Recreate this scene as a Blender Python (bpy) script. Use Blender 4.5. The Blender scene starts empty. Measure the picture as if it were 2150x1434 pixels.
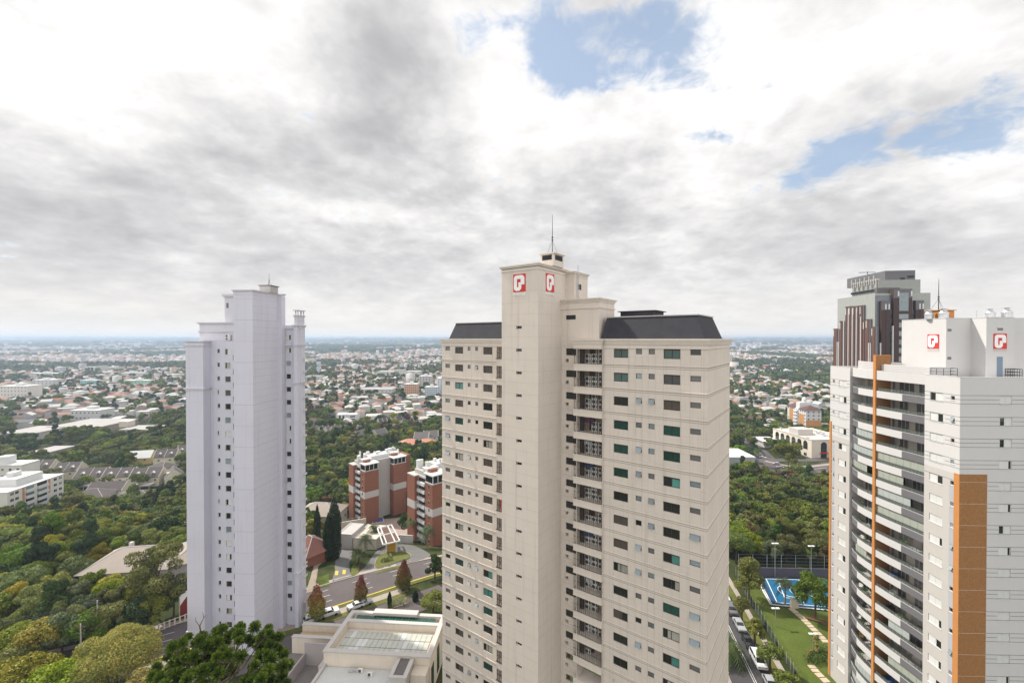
import bpy, math, random
import numpy as np
from mathutils import Vector, Matrix, geometry
random.seed(7)
RNG = np.random.default_rng(11)
sc = bpy.context.scene
COL = sc.collection
R = math.radians
# ------------------------------------------------------------------ camera
F, CX, HOR, H = 910.0, 1075.0, 711.0, 66.5
PITCH = R(0.5)
cam = bpy.data.objects.new('camera', bpy.data.cameras.new('camera'))
COL.objects.link(cam)
cam.location = (0, 0, H)
cam.rotation_euler = (R(90) - PITCH, 0, 0)
cam.data.sensor_width = 36
cam.data.lens = 36 * F / 2150
cam.data.shift_y = (717 - HOR - F * math.tan(PITCH)) / 2150 * -1
cam.data.clip_start = 0.5
cam.data.clip_end = 80000
sc.camera = cam
# ------------------------------------------------------------------ render look
sc.view_settings.view_transform = 'Standard'
sc.view_settings.look = 'None'
sc.view_settings.gamma = 1
sc.view_settings.exposure = 0.15
sc.cycles.max_bounces = 5
sc.cycles.diffuse_bounces = 2
sc.cycles.glossy_bounces = 3
sc.cycles.transmission_bounces = 3
sc.cycles.transparent_max_bounces = 8
sc.cycles.volume_bounces = 0
sc.cycles.use_denoising = True
sc.cycles.caustics_reflective = False
sc.cycles.caustics_refractive = False
# ------------------------------------------------------------------ sun and sky
SUN_AZ, SUN_EL = R(-58), R(48)
sunv = Vector((math.sin(SUN_AZ) * math.cos(SUN_EL), math.cos(SUN_AZ) * math.cos(SUN_EL), math.sin(SUN_EL)))
sl = bpy.data.lights.new('sun', 'SUN')
sl.energy = 4.6
sl.angle = R(1.2)
sl.color = (1.0, 0.95, 0.86)
so = bpy.data.objects.new('sun', sl)
COL.objects.link(so)
so.rotation_euler = sunv.to_track_quat('Z', 'Y').to_euler()

class NT:
    """small helper to write node graphs"""
    def __init__(s, tree): s.t = tree; s.n = tree.nodes; s.l = tree.links
    def new(s, typ, **kw):
        n = s.n.new(typ)
        for k, v in kw.items(): setattr(n, k, v)
        return n
    def put(s, sock, v):
        if hasattr(v, 'is_output') or isinstance(v, bpy.types.NodeSocket): s.l.new(v, sock)
        else: sock.default_value = v
    def m(s, op, a, b=None, c=None, clamp=False):
        n = s.n.new('ShaderNodeMath'); n.operation = op; n.use_clamp = clamp
        s.put(n.inputs[0], a)
        if b is not None: s.put(n.inputs[1], b)
        if c is not None: s.put(n.inputs[2], c)
        return n.outputs[0]
    def mix(s, f, a, b, bt='MIX'):
        n = s.n.new('ShaderNodeMix'); n.data_type = 'RGBA'; n.blend_type = bt
        s.put(n.inputs[0], f); s.put(n.inputs[6], a); s.put(n.inputs[7], b)
        return n.outputs[2]
    def ramp(s, f, stops, interp='LINEAR'):
        n = s.n.new('ShaderNodeValToRGB'); cr = n.color_ramp; cr.interpolation = interp
        while len(cr.elements) < len(stops): cr.elements.new(0.5)
        for e, (p, c) in zip(cr.elements, stops): e.position = p; e.color = (*c, 1) if len(c) == 3 else c
        s.put(n.inputs[0], f)
        return n.outputs[0]
    def noise(s, vec, scale, detail=4, rough=0.5, dist=0.0, lac=2.0):
        n = s.n.new('ShaderNodeTexNoise'); s.put(n.inputs['Vector'], vec)
        n.inputs['Scale'].default_value = scale; n.inputs['Detail'].default_value = detail
        n.inputs['Roughness'].default_value = rough; n.inputs['Distortion'].default_value = dist
        n.inputs['Lacunarity'].default_value = lac
        return n.outputs['Fac']
    def smooth(s, f, a, b, c=0.0, d=1.0):
        n = s.n.new('ShaderNodeMapRange'); n.interpolation_type = 'SMOOTHSTEP'
        s.put(n.inputs[0], f)
        for i, v in enumerate((a, b, c, d)): s.put(n.inputs[i + 1], v)
        return n.outputs[0]
    def comb(s, x, y, z):
        n = s.n.new('ShaderNodeCombineXYZ')
        for i, v in enumerate((x, y, z)): s.put(n.inputs[i], v)
        return n.outputs[0]

def make_world():
    w = bpy.data.worlds.new('World'); sc.world = w; w.use_nodes = True
    g = NT(w.node_tree); g.n.clear()
    tc = g.new('ShaderNodeTexCoord')
    sep = g.new('ShaderNodeSeparateXYZ'); g.l.new(tc.outputs['Generated'], sep.inputs[0])
    x, y, z = sep.outputs
    yy = g.m('MAXIMUM', y, 0.06)
    zz = g.m('MAXIMUM', z, 0.0)
    # cloud deck: the direction laid on a plane overhead
    dd = g.m('ADD', zz, 0.26)
    cx = g.m('DIVIDE', x, dd); cy = g.m('DIVIDE', y, dd)
    q = g.comb(cx, cy, 0.0)
    n0 = g.noise(q, 0.55, 4, 0.55, 0.3)
    warp = g.m('SUBTRACT', g.noise(q, 1.3, 6, 0.6, 0.4), 0.5)
    warp2 = g.m('SUBTRACT', g.noise(g.comb(cy, cx, 3.7), 1.5, 6, 0.6, 0.4), 0.5)
    a = g.m('ADD', g.m('DIVIDE', x, yy), g.m('MULTIPLY', warp, 0.36))
    b = g.m('ADD', g.m('DIVIDE', zz, yy), g.m('MULTIPLY', warp2, 0.24))
    def blob(px, py, sx, sy, k=1.0, tilt=0.0):
        a0, b0 = (px - CX) / F, (HOR - py) / F
        da = g.m('SUBTRACT', a, a0); db = g.m('SUBTRACT', b, b0)
        ct, st = math.cos(tilt), math.sin(tilt)
        e1 = g.m('DIVIDE', g.m('ADD', g.m('MULTIPLY', da, ct), g.m('MULTIPLY', db, st)), sx / F)
        e2 = g.m('DIVIDE', g.m('SUBTRACT', g.m('MULTIPLY', db, ct), g.m('MULTIPLY', da, st)), sy / F)
        r2 = g.m('ADD', g.m('MULTIPLY', e1, e1), g.m('MULTIPLY', e2, e2))
        return g.m('MULTIPLY', g.m('EXPONENT', g.m('MULTIPLY', r2, -1.0)), k)
    def add(lst):
        o = lst[0]
        for e in lst[1:]: o = g.m('ADD', o, e)
        return o
    n1 = g.noise(q, 2.1, 10, 0.56, 0.35)
    n2 = g.noise(g.comb(cx, cy, 5.0), 6.0, 8, 0.55, 0.2)
    n3 = g.noise(g.comb(cx, cy, 9.0), 1.1, 8, 0.55, 0.5)
    hole = add([blob(1300, 60, 190, 110, 1.15, -0.25), blob(1160, 120, 60, 90, 0.7), blob(1010, 70, 60, 80, 0.5),
                blob(1830, 300, 200, 60, 0.9, 0.35), blob(2030, 250, 170, 60, 0.9, 0.3), blob(1700, 370, 110, 55, 0.55, 0.4),
                blob(1450, 270, 40, 18, 0.55), blob(2150, 330, 90, 50, 0.5), blob(1400, 30, 110, 60, 0.5), blob(1240, 150, 110, 60, 0.6), blob(1990, 320, 130, 30, 0.5, 0.3), blob(560, 20, 30, 20, .3)])
    hole = g.m('ADD', hole, g.m('MULTIPLY', g.m('SUBTRACT', n1, 0.5), 1.7))
    hole = g.m('ADD', hole, g.m('MULTIPLY', g.m('SUBTRACT', n2, 0.5), 2.1))
    n5 = g.noise(g.comb(cy, cx, 7.0), 11.0, 8, 0.62, 0.6)
    hole = g.m('ADD', hole, g.m('MULTIPLY', g.m('SUBTRACT', n5, 0.5), 1.5))
    clear = g.m('MULTIPLY', g.smooth(hole, 0.42, 1.15), 0.88)
    tone = add([g.m('MULTIPLY', g.m('SUBTRACT', n1, 0.5), 1.05), g.m('MULTIPLY', g.m('SUBTRACT', n2, 0.5), 0.85),
                g.m('MULTIPLY', g.m('SUBTRACT', n3, 0.5), 0.9),
                blob(250, 90, 420, 170, 0.42), blob(1080, 180, 120, 230, 0.25), blob(1750, 110, 420, 110, 0.30), blob(1500, 220, 200, 90, 0.2),
                blob(800, 150, 150, 180, -0.50, 0.3), blob(760, 30, 120, 60, -0.2), blob(450, 360, 420, 110, -0.30),
                blob(130, 500, 330, 110, -0.32), blob(500, 560, 360, 60, -0.18), blob(1950, 520, 420, 60, -0.36, 0.12),
                blob(1350, 430, 420, 120, -0.08), blob(1180, 500, 260, 120, -0.15), blob(2080, 340, 160, 70, 0.2),
                blob(360, 560, 70, 30, 0.25), blob(80, 640, 260, 22, 0.15), blob(700, 330, 240, 70, -0.15)])
    n4 = g.noise(g.comb(cx, cy, 2.0), 15.0, 5, 0.6, 0.2)
    tone = g.m('ADD', tone, g.m('MULTIPLY', g.m('SUBTRACT', n4, 0.5), 0.36))
    calm = g.smooth(z, 0.02, 0.30, 0.45, 1.0)
    tone = g.m('ADD', g.m('MULTIPLY', tone, calm), 0.735)
    cloud = g.ramp(tone, [(0.0, (0.42, 0.415, 0.43)), (0.28, (0.51, 0.50, 0.51)), (0.55, (0.66, 0.65, 0.655)), (0.78, (0.82, 0.81, 0.80)), (1.0, (0.96, 0.95, 0.94))])
    # low clouds towards the horizon turn cream
    low = g.smooth(z, 0.0, 0.14, 1.0, 0.0)
    cloud = g.mix(g.m('MULTIPLY', low, 0.62), cloud, (0.86, 0.82, 0.76, 1))
    hz = g.smooth(z, 0.0, 0.035, 1.0, 0.0)
    cloud = g.mix(g.m('MULTIPLY', hz, 0.7), cloud, (0.95, 0.92, 0.88, 1))
    # sky behind the camera boosted as added fill for the walls; overhead unchanged
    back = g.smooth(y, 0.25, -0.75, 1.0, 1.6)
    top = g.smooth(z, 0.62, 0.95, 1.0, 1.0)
    sky = g.new('ShaderNodeTexSky'); sky.sky_type = 'NISHITA'; sky.sun_disc = False
    sky.sun_elevation = SUN_EL; sky.sun_rotation = SUN_AZ % (2 * math.pi)
    b1 = g.new('ShaderNodeBackground'); g.l.new(g.mix(0.45, sky.outputs[0], (3.1, 3.9, 4.9, 1)), b1.inputs[0]); b1.inputs[1].default_value = 0.15
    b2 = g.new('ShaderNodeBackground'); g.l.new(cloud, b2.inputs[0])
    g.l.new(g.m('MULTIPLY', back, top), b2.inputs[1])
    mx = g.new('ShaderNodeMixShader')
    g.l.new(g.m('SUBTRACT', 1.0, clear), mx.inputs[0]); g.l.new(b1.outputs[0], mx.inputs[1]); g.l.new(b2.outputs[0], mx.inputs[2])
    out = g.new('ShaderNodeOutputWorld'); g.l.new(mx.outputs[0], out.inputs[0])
    w.cycles.sampling_method = 'MANUAL'; w.cycles.sample_map_resolution = 512
make_world()

# ------------------------------------------------------------------ materials
MATS = {}
def mat(name, col, rough=0.8, var=0.06, scale=0.6, spec=0.3, streak=0.0, bump=0.0, metal=0.0, coat=0.0, grain=0.0, fine=None):
    if name in MATS: return MATS[name]
    m = bpy.data.materials.new(name); m.use_nodes = True
    g = NT(m.node_tree); p = g.n['Principled BSDF']
    tc = g.new('ShaderNodeTexCoord'); o = tc.outputs['Object']
    c = (*col, 1)
    out = c
    if var:
        f = g.noise(o, scale, 5, 0.6)
        out = g.mix(f, (*[v * (1 - 1.7 * var) for v in col], 1), (*[min(1, v * (1 + 1.7 * var)) for v in col], 1))
    if streak:   # vertical rain streaks
        mp = g.new('ShaderNodeMapping'); g.l.new(o, mp.inputs[0]); mp.inputs['Scale'].default_value = (1.6, 1.6, 0.05)
        f2 = g.smooth(g.noise(mp.outputs[0], 1.2, 5, 0.65), 0.5, 0.78)
        out = g.mix(g.m('MULTIPLY', f2, streak), out, (*[v * 0.55 for v in col], 1))
        f3 = g.smooth(g.noise(o, 0.25, 6, 0.7), 0.5, 0.75)
        out = g.mix(g.m('MULTIPLY', f3, streak * 0.6), out, (*[v * 0.75 for v in col], 1))
    if grain:
        f4 = g.noise(o, fine or 12.0, 3, 0.7)
        out = g.mix(grain, out, g.ramp(f4, [(0.3, (0, 0, 0)), (0.7, (1, 1, 1))]), 'OVERLAY')
    if out is c: p.inputs['Base Color'].default_value = c
    else: g.l.new(out, p.inputs['Base Color'])
    p.inputs['Roughness'].default_value = rough
    p.inputs['Specular IOR Level'].default_value = spec
    p.inputs['Metallic'].default_value = metal
    p.inputs['Coat Weight'].default_value = coat
    if bump:
        bn = g.new('ShaderNodeBump'); bn.inputs['Strength'].default_value = bump; bn.inputs['Distance'].default_value = 0.05
        g.l.new(g.noise(o, 8.0, 4, 0.6), bn.inputs['Height']); g.l.new(bn.outputs[0], p.inputs['Normal'])
    MATS[name] = m
    return m

def leaf_mat(name, col, col2, transl=0.16, hue=0.25):
    if name in MATS: return MATS[name]
    m = bpy.data.materials.new(name); m.use_nodes = True
    g = NT(m.node_tree); p = g.n['Principled BSDF']; out = g.n['Material Output']
    oi = g.new('ShaderNodeObjectInfo'); tc = g.new('ShaderNodeTexCoord'); geo = g.new('ShaderNodeNewGeometry')
    f = g.noise(tc.outputs['Object'], 0.55, 3, 0.6)
    isl = geo.outputs['Random Per Island']
    k = g.m('ADD', g.m('MULTIPLY', f, 0.7), g.m('MULTIPLY', isl, 0.45))
    c = g.mix(g.smooth(k, 0.25, 0.9), (*col, 1), (*col2, 1))
    hs = g.new('ShaderNodeHueSaturation')
    g.l.new(g.m('ADD', 0.5 - 0.045 * hue * 4 / 2, g.m('MULTIPLY', oi.outputs['Random'], 0.045 * hue * 4)), hs.inputs['Hue'])
    g.l.new(g.m('ADD', 0.72, g.m('MULTIPLY', g.m('FRACT', g.m('MULTIPLY', oi.outputs['Random'], 17.0)), 0.5)), hs.inputs['Value'])
    g.l.new(g.m('ADD', 0.8, g.m('MULTIPLY', g.m('FRACT', g.m('MULTIPLY', oi.outputs['Random'], 7.0)), 0.3)), hs.inputs['Saturation'])
    g.l.new(c, hs.inputs['Color'])
    g.l.new(hs.outputs[0], p.inputs['Base Color'])
    p.inputs['Roughness'].default_value = 0.6; p.inputs['Specular IOR Level'].default_value = 0.25
    tr = g.new('ShaderNodeBsdfTranslucent'); g.l.new(hs.outputs[0], tr.inputs[0])
    mx = g.new('ShaderNodeMixShader'); mx.inputs[0].default_value = transl
    g.l.new(p.outputs[0], mx.inputs[1]); g.l.new(tr.outputs[0], mx.inputs[2]); g.l.new(mx.outputs[0], out.inputs[0])
    MATS[name] = m
    return m

def glass_mat(name, col, rough=0.08, spec=0.5, var=0.25):
    if name in MATS: return MATS[name]
    m = bpy.data.materials.new(name); m.use_nodes = True
    g = NT(m.node_tree); p = g.n['Principled BSDF']
    oi = g.new('ShaderNodeObjectInfo'); tc = g.new('ShaderNodeTexCoord')
    f = g.noise(tc.outputs['Object'], 1.4, 3, 0.6)
    k = g.m('ADD', g.m('MULTIPLY', f, 0.6), g.m('MULTIPLY', oi.outputs['Random'], 0.6))
    c = g.mix(k, (*[v * (1 - var * 2) for v in col], 1), (*[v * (1 + var * 2) for v in col], 1))
    g.l.new(c, p.inputs['Base Color'])
    p.inputs['Roughness'].default_value = rough; p.inputs['Specular IOR Level'].default_value = spec
    p.inputs['IOR'].default_value = 1.5
    MATS[name] = m
    return m

M_beige = mat('beige_render', (0.665, 0.592, 0.525), 0.85, 0.05, 0.3, streak=0.38, grain=0.05)
M_beige2 = mat('beige_trim', (0.685, 0.612, 0.54), 0.8, 0.04, 0.6, streak=0.25)
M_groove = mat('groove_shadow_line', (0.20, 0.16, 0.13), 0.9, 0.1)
M_seam = mat('panel_seam', (0.47, 0.40, 0.325), 0.9, 0.1)
M_slate = mat('dark_shingle_roof', (0.035, 0.035, 0.043), 0.75, 0.22, 0.8, streak=0.5, grain=0.12, fine=6)
M_alu = mat('bronze_frame', (0.055, 0.042, 0.034), 0.5, 0.05)
M_shutter = mat('brown_shutter', (0.095, 0.075, 0.062), 0.6, 0.08, 3)
M_dark = glass_mat('dark_window_glass', (0.022, 0.024, 0.023), 0.04, 0.5)
M_green = glass_mat('green_window_glass', (0.02, 0.06, 0.05), 0.05, 0.5)
M_teal = glass_mat('teal_curtained_glass', (0.075, 0.23, 0.20), 0.1, 0.5, 0.18)
M_curtain = glass_mat('pale_curtained_glass', (0.34, 0.33, 0.29), 0.15, 0.5, 0.12)
M_sky = glass_mat('painted_sky_glass', (0.20, 0.24, 0.26), 0.05, 0.6, 0.3)  # reflected sky painted in as a pale base colour
M_grayglass = glass_mat('grey_frosted_glass', (0.15, 0.145, 0.15), 0.25, 0.5, 0.15)
M_lilac = mat('lilac_grey_render', (0.62, 0.61, 0.69), 0.85, 0.05, 0.25, streak=0.26, grain=0.03)
M_lilac2 = mat('lilac_trim', (0.62, 0.605, 0.655), 0.8, 0.04, 0.6, streak=0.2)
M_lseam = mat('lilac_seam', (0.40, 0.39, 0.43), 0.9, 0.1)
M_white = mat('white_render', (0.59, 0.578, 0.575), 0.8, 0.025, 0.5, streak=0.06)
M_offw = mat('off_white_render', (0.52, 0.49, 0.468), 0.85, 0.03, 0.5, streak=0.08)
M_wtrim = mat('white_paint', (0.66, 0.66, 0.65), 0.5, 0.02)
M_shadeg = mat('dark_grey_band', (0.155, 0.148, 0.16), 0.8, 0.05)
M_midg = mat('mid_grey_band', (0.42, 0.43, 0.46), 0.8, 0.05)
M_orange = mat('ochre_orange_render', (0.52, 0.225, 0.07), 0.85, 0.06, 1.2, grain=0.08)
M_orange_shade = mat('orange_painted_shade', (0.32, 0.155, 0.058), 0.85, 0.12, 1.6, grain=0.22, fine=5)  # darker copy of the orange render: shade painted on camera-facing sides
M_black = mat('black_metal', (0.02, 0.02, 0.022), 0.5, 0.0)
M_steel = mat('galvanised_steel', (0.62, 0.63, 0.65), 0.35, 0.05, metal=0.7)
M_red = mat('sign_red', (0.62, 0.045, 0.035), 0.6, 0.03)
M_sign = mat('sign_white', (0.86, 0.85, 0.85), 0.6, 0.02)
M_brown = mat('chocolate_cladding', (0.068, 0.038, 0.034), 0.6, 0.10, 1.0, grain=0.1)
M_brick = mat('orange_brick', (0.265, 0.11, 0.068), 0.9, 0.09, 0.8, grain=0.18, fine=9)
M_conc = mat('concrete_grey', (0.46, 0.44, 0.42), 0.9, 0.08, 0.5, streak=0.3, grain=0.06)
M_cream = mat('cream_render', (0.70, 0.62, 0.52), 0.85, 0.05, 0.6, streak=0.25)
M_acw = mat('ac_unit_white', (0.72, 0.70, 0.66), 0.5, 0.05, 3)
M_ach = mat('ac_fan_dark', (0.06, 0.06, 0.065), 0.5, 0.0)
M_asph = mat('asphalt', (0.115, 0.098, 0.098), 0.9, 0.14, 0.15, grain=0.12, fine=3)
M_asph2 = mat('dark_asphalt', (0.07, 0.068, 0.07), 0.9, 0.12, 0.2, grain=0.1, fine=3)
M_paint = mat('road_paint_white', (0.62, 0.60, 0.58), 0.8, 0.15, 2)
M_ypaint = mat('road_paint_yellow', (0.62, 0.45, 0.10), 0.8, 0.12, 2)
M_pave = mat('pavement_concrete', (0.36, 0.31, 0.27), 0.9, 0.12, 0.5, grain=0.12, fine=4)
M_grass = mat('mown_lawn', (0.085, 0.115, 0.018), 0.95, 0.28, 0.18, grain=0.25, fine=3.5)
M_verge = mat('verge_grass', (0.115, 0.125, 0.03), 0.95, 0.3, 0.5, grain=0.25, fine=5)
M_blue = mat('blue_court_paint', (0.008, 0.115, 0.23), 0.7, 0.06, 0.5)
M_dblue = mat('deep_blue_court_edge', (0.02, 0.06, 0.13), 0.7, 0.08, 0.5)
M_tile = mat('terracotta_tile', (0.50, 0.20, 0.12), 0.9, 0.15, 0.8, grain=0.15)
M_gtile = mat('grey_tile', (0.155, 0.14, 0.135), 0.9, 0.12, 0.8, grain=0.12)
M_btile = mat('buff_tile', (0.35, 0.30, 0.26), 0.9, 0.07, 0.8, grain=0.06)
M_metalroof = mat('pale_metal_roof', (0.62, 0.63, 0.62), 0.45, 0.07, 0.4, streak=0.1)
M_trunk = mat('bark', (0.10, 0.072, 0.05), 0.95, 0.2, 2)
M_pbark = mat('palm_bark', (0.22, 0.19, 0.15), 0.95, 0.15, 2)
M_wall2 = mat('house_white', (0.70, 0.67, 0.62), 0.9, 0.08, 0.3)

# ------------------------------------------------------------------ mesh and object helpers
def tag(o, label=None, cat=None, group=None, kind=None):
    if label: o['label'] = label
    if cat: o['category'] = cat
    if group: o['group'] = group
    if kind: o['kind'] = kind
    return o

def thing(name, label, cat, loc=(0, 0, 0), rz=0.0, group=None):
    o = bpy.data.objects.new(name, None); o.empty_display_size = 0.5
    COL.objects.link(o); o.location = loc; o.rotation_euler = (0, 0, rz)
    return tag(o, label, cat, group)

class MB:
    def __init__(s): s.v = []; s.f = []; s.m = []
    def quad(s, a, b, c, d, m=0):
        n = len(s.v); s.v += [tuple(a), tuple(b), tuple(c), tuple(d)]; s.f.append((n, n + 1, n + 2, n + 3)); s.m.append(m)
    def poly(s, pts, m=0):
        n = len(s.v); s.v += [tuple(p) for p in pts]; s.f.append(tuple(range(n, n + len(pts)))); s.m.append(m)
    def hexa(s, p, m=0):   # p: 4 bottom, 4 top
        n = len(s.v); s.v += [tuple(q) for q in p]
        for f in ((3, 2, 1, 0), (4, 5, 6, 7), (0, 1, 5, 4), (1, 2, 6, 5), (2, 3, 7, 6), (3, 0, 4, 7)):
            s.f.append(tuple(n + i for i in f)); s.m.append(m)
        return s
    def box(s, x0, x1, y0, y1, z0, z1, m=0):
        return s.hexa([(x0, y0, z0), (x1, y0, z0), (x1, y1, z0), (x0, y1, z0), (x0, y0, z1), (x1, y0, z1), (x1, y1, z1), (x0, y1, z1)], m)
    def prism(s, pts, z0, z1, m=0, taper=None):
        n = len(s.v); k = len(pts)
        top = taper or pts
        s.v += [(p[0], p[1], z0) for p in pts] + [(p[0], p[1], z1) for p in top]
        s.f.append(tuple(n + k - 1 - i for i in range(k))); s.m.append(m)
        s.f.append(tuple(n + k + i for i in range(k))); s.m.append(m)
        for i in range(k):
            j = (i + 1) % k; s.f.append((n + i, n + j, n + k + j, n + k + i)); s.m.append(m)
        return s
    def cyl(s, c, r, z0, z1, n=12, m=0, r2=None):
        r2 = r if r2 is None else r2
        a = [(c[0] + r * math.cos(2 * math.pi * i / n), c[1] + r * math.sin(2 * math.pi * i / n)) for i in range(n)]
        b = [(c[0] + r2 * math.cos(2 * math.pi * i / n), c[1] + r2 * math.sin(2 * math.pi * i / n)) for i in range(n)]
        return s.prism(a, z0, z1, m, b)
    def tube(s, pts, rads, n=6, m=0):
        pts = [Vector(p) for p in pts]
        if not hasattr(rads, '__len__'): rads = [rads] * len(pts)
        base = len(s.v)
        for i, p in enumerate(pts):
            d = (pts[min(i + 1, len(pts) - 1)] - pts[max(i - 1, 0)]).normalized()
            a = d.orthogonal().normalized() if abs(d.z) > 0.95 else Vector((0, 0, 1)).cross(d).normalized()
            b = d.cross(a)
            for k in range(n):
                t = 2 * math.pi * k / n
                s.v.append(tuple(p + (a * math.cos(t) + b * math.sin(t)) * rads[i]))
        for i in range(len(pts) - 1):
            for k in range(n):
                k2 = (k + 1) % n
                s.f.append((base + i * n + k, base + i * n + k2, base + (i + 1) * n + k2, base + (i + 1) * n + k)); s.m.append(m)
        s.f.append(tuple(base + k for k in reversed(range(n)))); s.m.append(m)
        s.f.append(tuple(base + (len(pts) - 1) * n + k for k in range(n))); s.m.append(m)
        return s
    def mesh(s, name, mats):
        me = bpy.data.meshes.new(name)
        me.from_pydata(s.v, [], s.f)
        for mm in (mats if isinstance(mats, (list, tuple)) else [mats]): me.materials.append(mm)
        if len(me.materials) > 1: me.polygons.foreach_set('material_index', s.m)
        me.update()
        return me
    def build(s, name, mats, parent=None, loc=(0, 0, 0), rz=0.0, world=True):
        """vertices are world coordinates; with a parent they are moved into the parent's space"""
        me = s.mesh(name, mats)
        o = bpy.data.objects.new(name, me); COL.objects.link(o)
        if parent is not None:
            o.parent = parent
            if world:
                me.transform(world_of(parent).inverted())
        o.location = loc; o.rotation_euler = (0, 0, rz)
        return o

def world_of(o):
    m = Matrix.Translation(o.location) @ Matrix.Rotation(o.rotation_euler[2], 4, 'Z')
    return (world_of(o.parent) @ m) if o.parent else m

def link_copy(src, parent=None, loc=None, rz=None, world=None):
    c = src.copy(); COL.objects.link(c); c.parent = parent
    if loc is not None: c.location = loc
    if rz is not None: c.rotation_euler = (0, 0, rz)
    return c

KIDS = {}
def kids(o):
    return [c for c in bpy.data.objects if c.parent is o]
def copy_tree(src, parent=None, loc=None, rz=None, cache=None):
    c = link_copy(src, parent, loc, rz)
    ch = KIDS.get(src.name)
    if ch is None: ch = KIDS[src.name] = kids(src)
    for k in ch: copy_tree(k, c)
    return c

# ------------------------------------------------------------------ frames: a building's own axes
class Fr:
    def __init__(s, deg):
        s.a = R(deg); s.u = Vector((math.cos(s.a), math.sin(s.a), 0)); s.v = Vector((-math.sin(s.a), math.cos(s.a), 0))
    def t_v(s, px, v): a = (px - CX) / F; return v / (a * s.v.x + s.v.y)
    def t_u(s, px, u): a = (px - CX) / F; return u / (a * s.u.x + s.u.y)
    def u_at(s, px, v): a = (px - CX) / F; return s.t_v(px, v) * (a * s.u.x + s.u.y)
    def v_at(s, px, u): a = (px - CX) / F; return s.t_u(px, u) * (a * s.v.x + s.v.y)
    def P(s, u, v, z=0.0): return s.u * u + s.v * v + Vector((0, 0, z))
    def box(s, mb, u0, u1, v0, v1, z0, z1, m=0):
        mb.hexa([s.P(u0, v0, z0), s.P(u1, v0, z0), s.P(u1, v1, z0), s.P(u0, v1, z0), s.P(u0, v0, z1), s.P(u1, v0, z1), s.P(u1, v1, z1), s.P(u0, v1, z1)], m)
    def uv(s, p): return (p[0] * s.u.x + p[1] * s.u.y, p[0] * s.v.x + p[1] * s.v.y)

class Face:
    """a vertical wall plane; a = metres along it, d = metres behind it"""
    def __init__(s, fr, side, c):
        s.fr = fr; s.side = side; s.c = c
        if side == 'front': s.T, s.I, s.O = fr.u, fr.v, fr.v * c
        elif side == 'right': s.T, s.I, s.O = fr.v, -fr.u, fr.u * c
        elif side == 'left': s.T, s.I, s.O = -fr.v, fr.u, fr.u * c
        elif side == 'back': s.T, s.I, s.O = -fr.u, -fr.v, fr.v * c
        s.rz = math.atan2(s.T.y, s.T.x)
    def P(s, a, z, d=0.0): return s.O + s.T * a + s.I * d + Vector((0, 0, z))
    def a_px(s, px):
        if s.side == 'front': return s.fr.u_at(px, s.c)
        if s.side == 'back': return -s.fr.u_at(px, s.c)
        v = s.fr.v_at(px, s.c)
        return v if s.side == 'right' else -v
    def box(s, mb, a0, a1, z0, z1, d0, d1, m=0):
        mb.hexa([s.P(a0, z0, d0), s.P(a1, z0, d0), s.P(a1, z0, d1), s.P(a0, z0, d1), s.P(a0, z1, d0), s.P(a1, z1, d0), s.P(a1, z1, d1), s.P(a0, z1, d1)], m)
    def wall(s, mb, a0, a1, z0, z1, holes=(), depth=0.22, m=0):
        """wall skin with real openings and reveals"""
        hs = [h for h in holes if h[0] < a1 and h[1] > a0 and h[2] < z1 and h[3] > z0]
        zs = sorted({z0, z1, *[h[2] for h in hs], *[h[3] for h in hs]})
        for i in range(len(zs) - 1):
            za, zb = zs[i], zs[i + 1]
            zm = (za + zb) / 2
            row = sorted([h for h in hs if h[2] < zm < h[3]])
            cur = a0
            for h in row:
                if h[0] > cur + 1e-5: mb.quad(s.P(cur, za), s.P(h[0], za), s.P(h[0], zb), s.P(cur, zb), m)
                cur = h[1]
            if a1 > cur + 1e-5: mb.quad(s.P(cur, za), s.P(a1, za), s.P(a1, zb), s.P(cur, zb), m)
        for h in hs:
            d = h[4] if len(h) > 4 else depth
            x0, x1, y0, y1 = h[:4]
            mb.quad(s.P(x0, y0), s.P(x0, y1), s.P(x0, y1, d), s.P(x0, y0, d), m)
            mb.quad(s.P(x1, y1), s.P(x1, y0), s.P(x1, y0, d), s.P(x1, y1, d), m)
            mb.quad(s.P(x0, y1), s.P(x1, y1), s.P(x1, y1, d), s.P(x0, y1, d), m)
            mb.quad(s.P(x0, y0), s.P(x1, y0), s.P(x1, y0, d), s.P(x0, y0, d), m)

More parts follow.
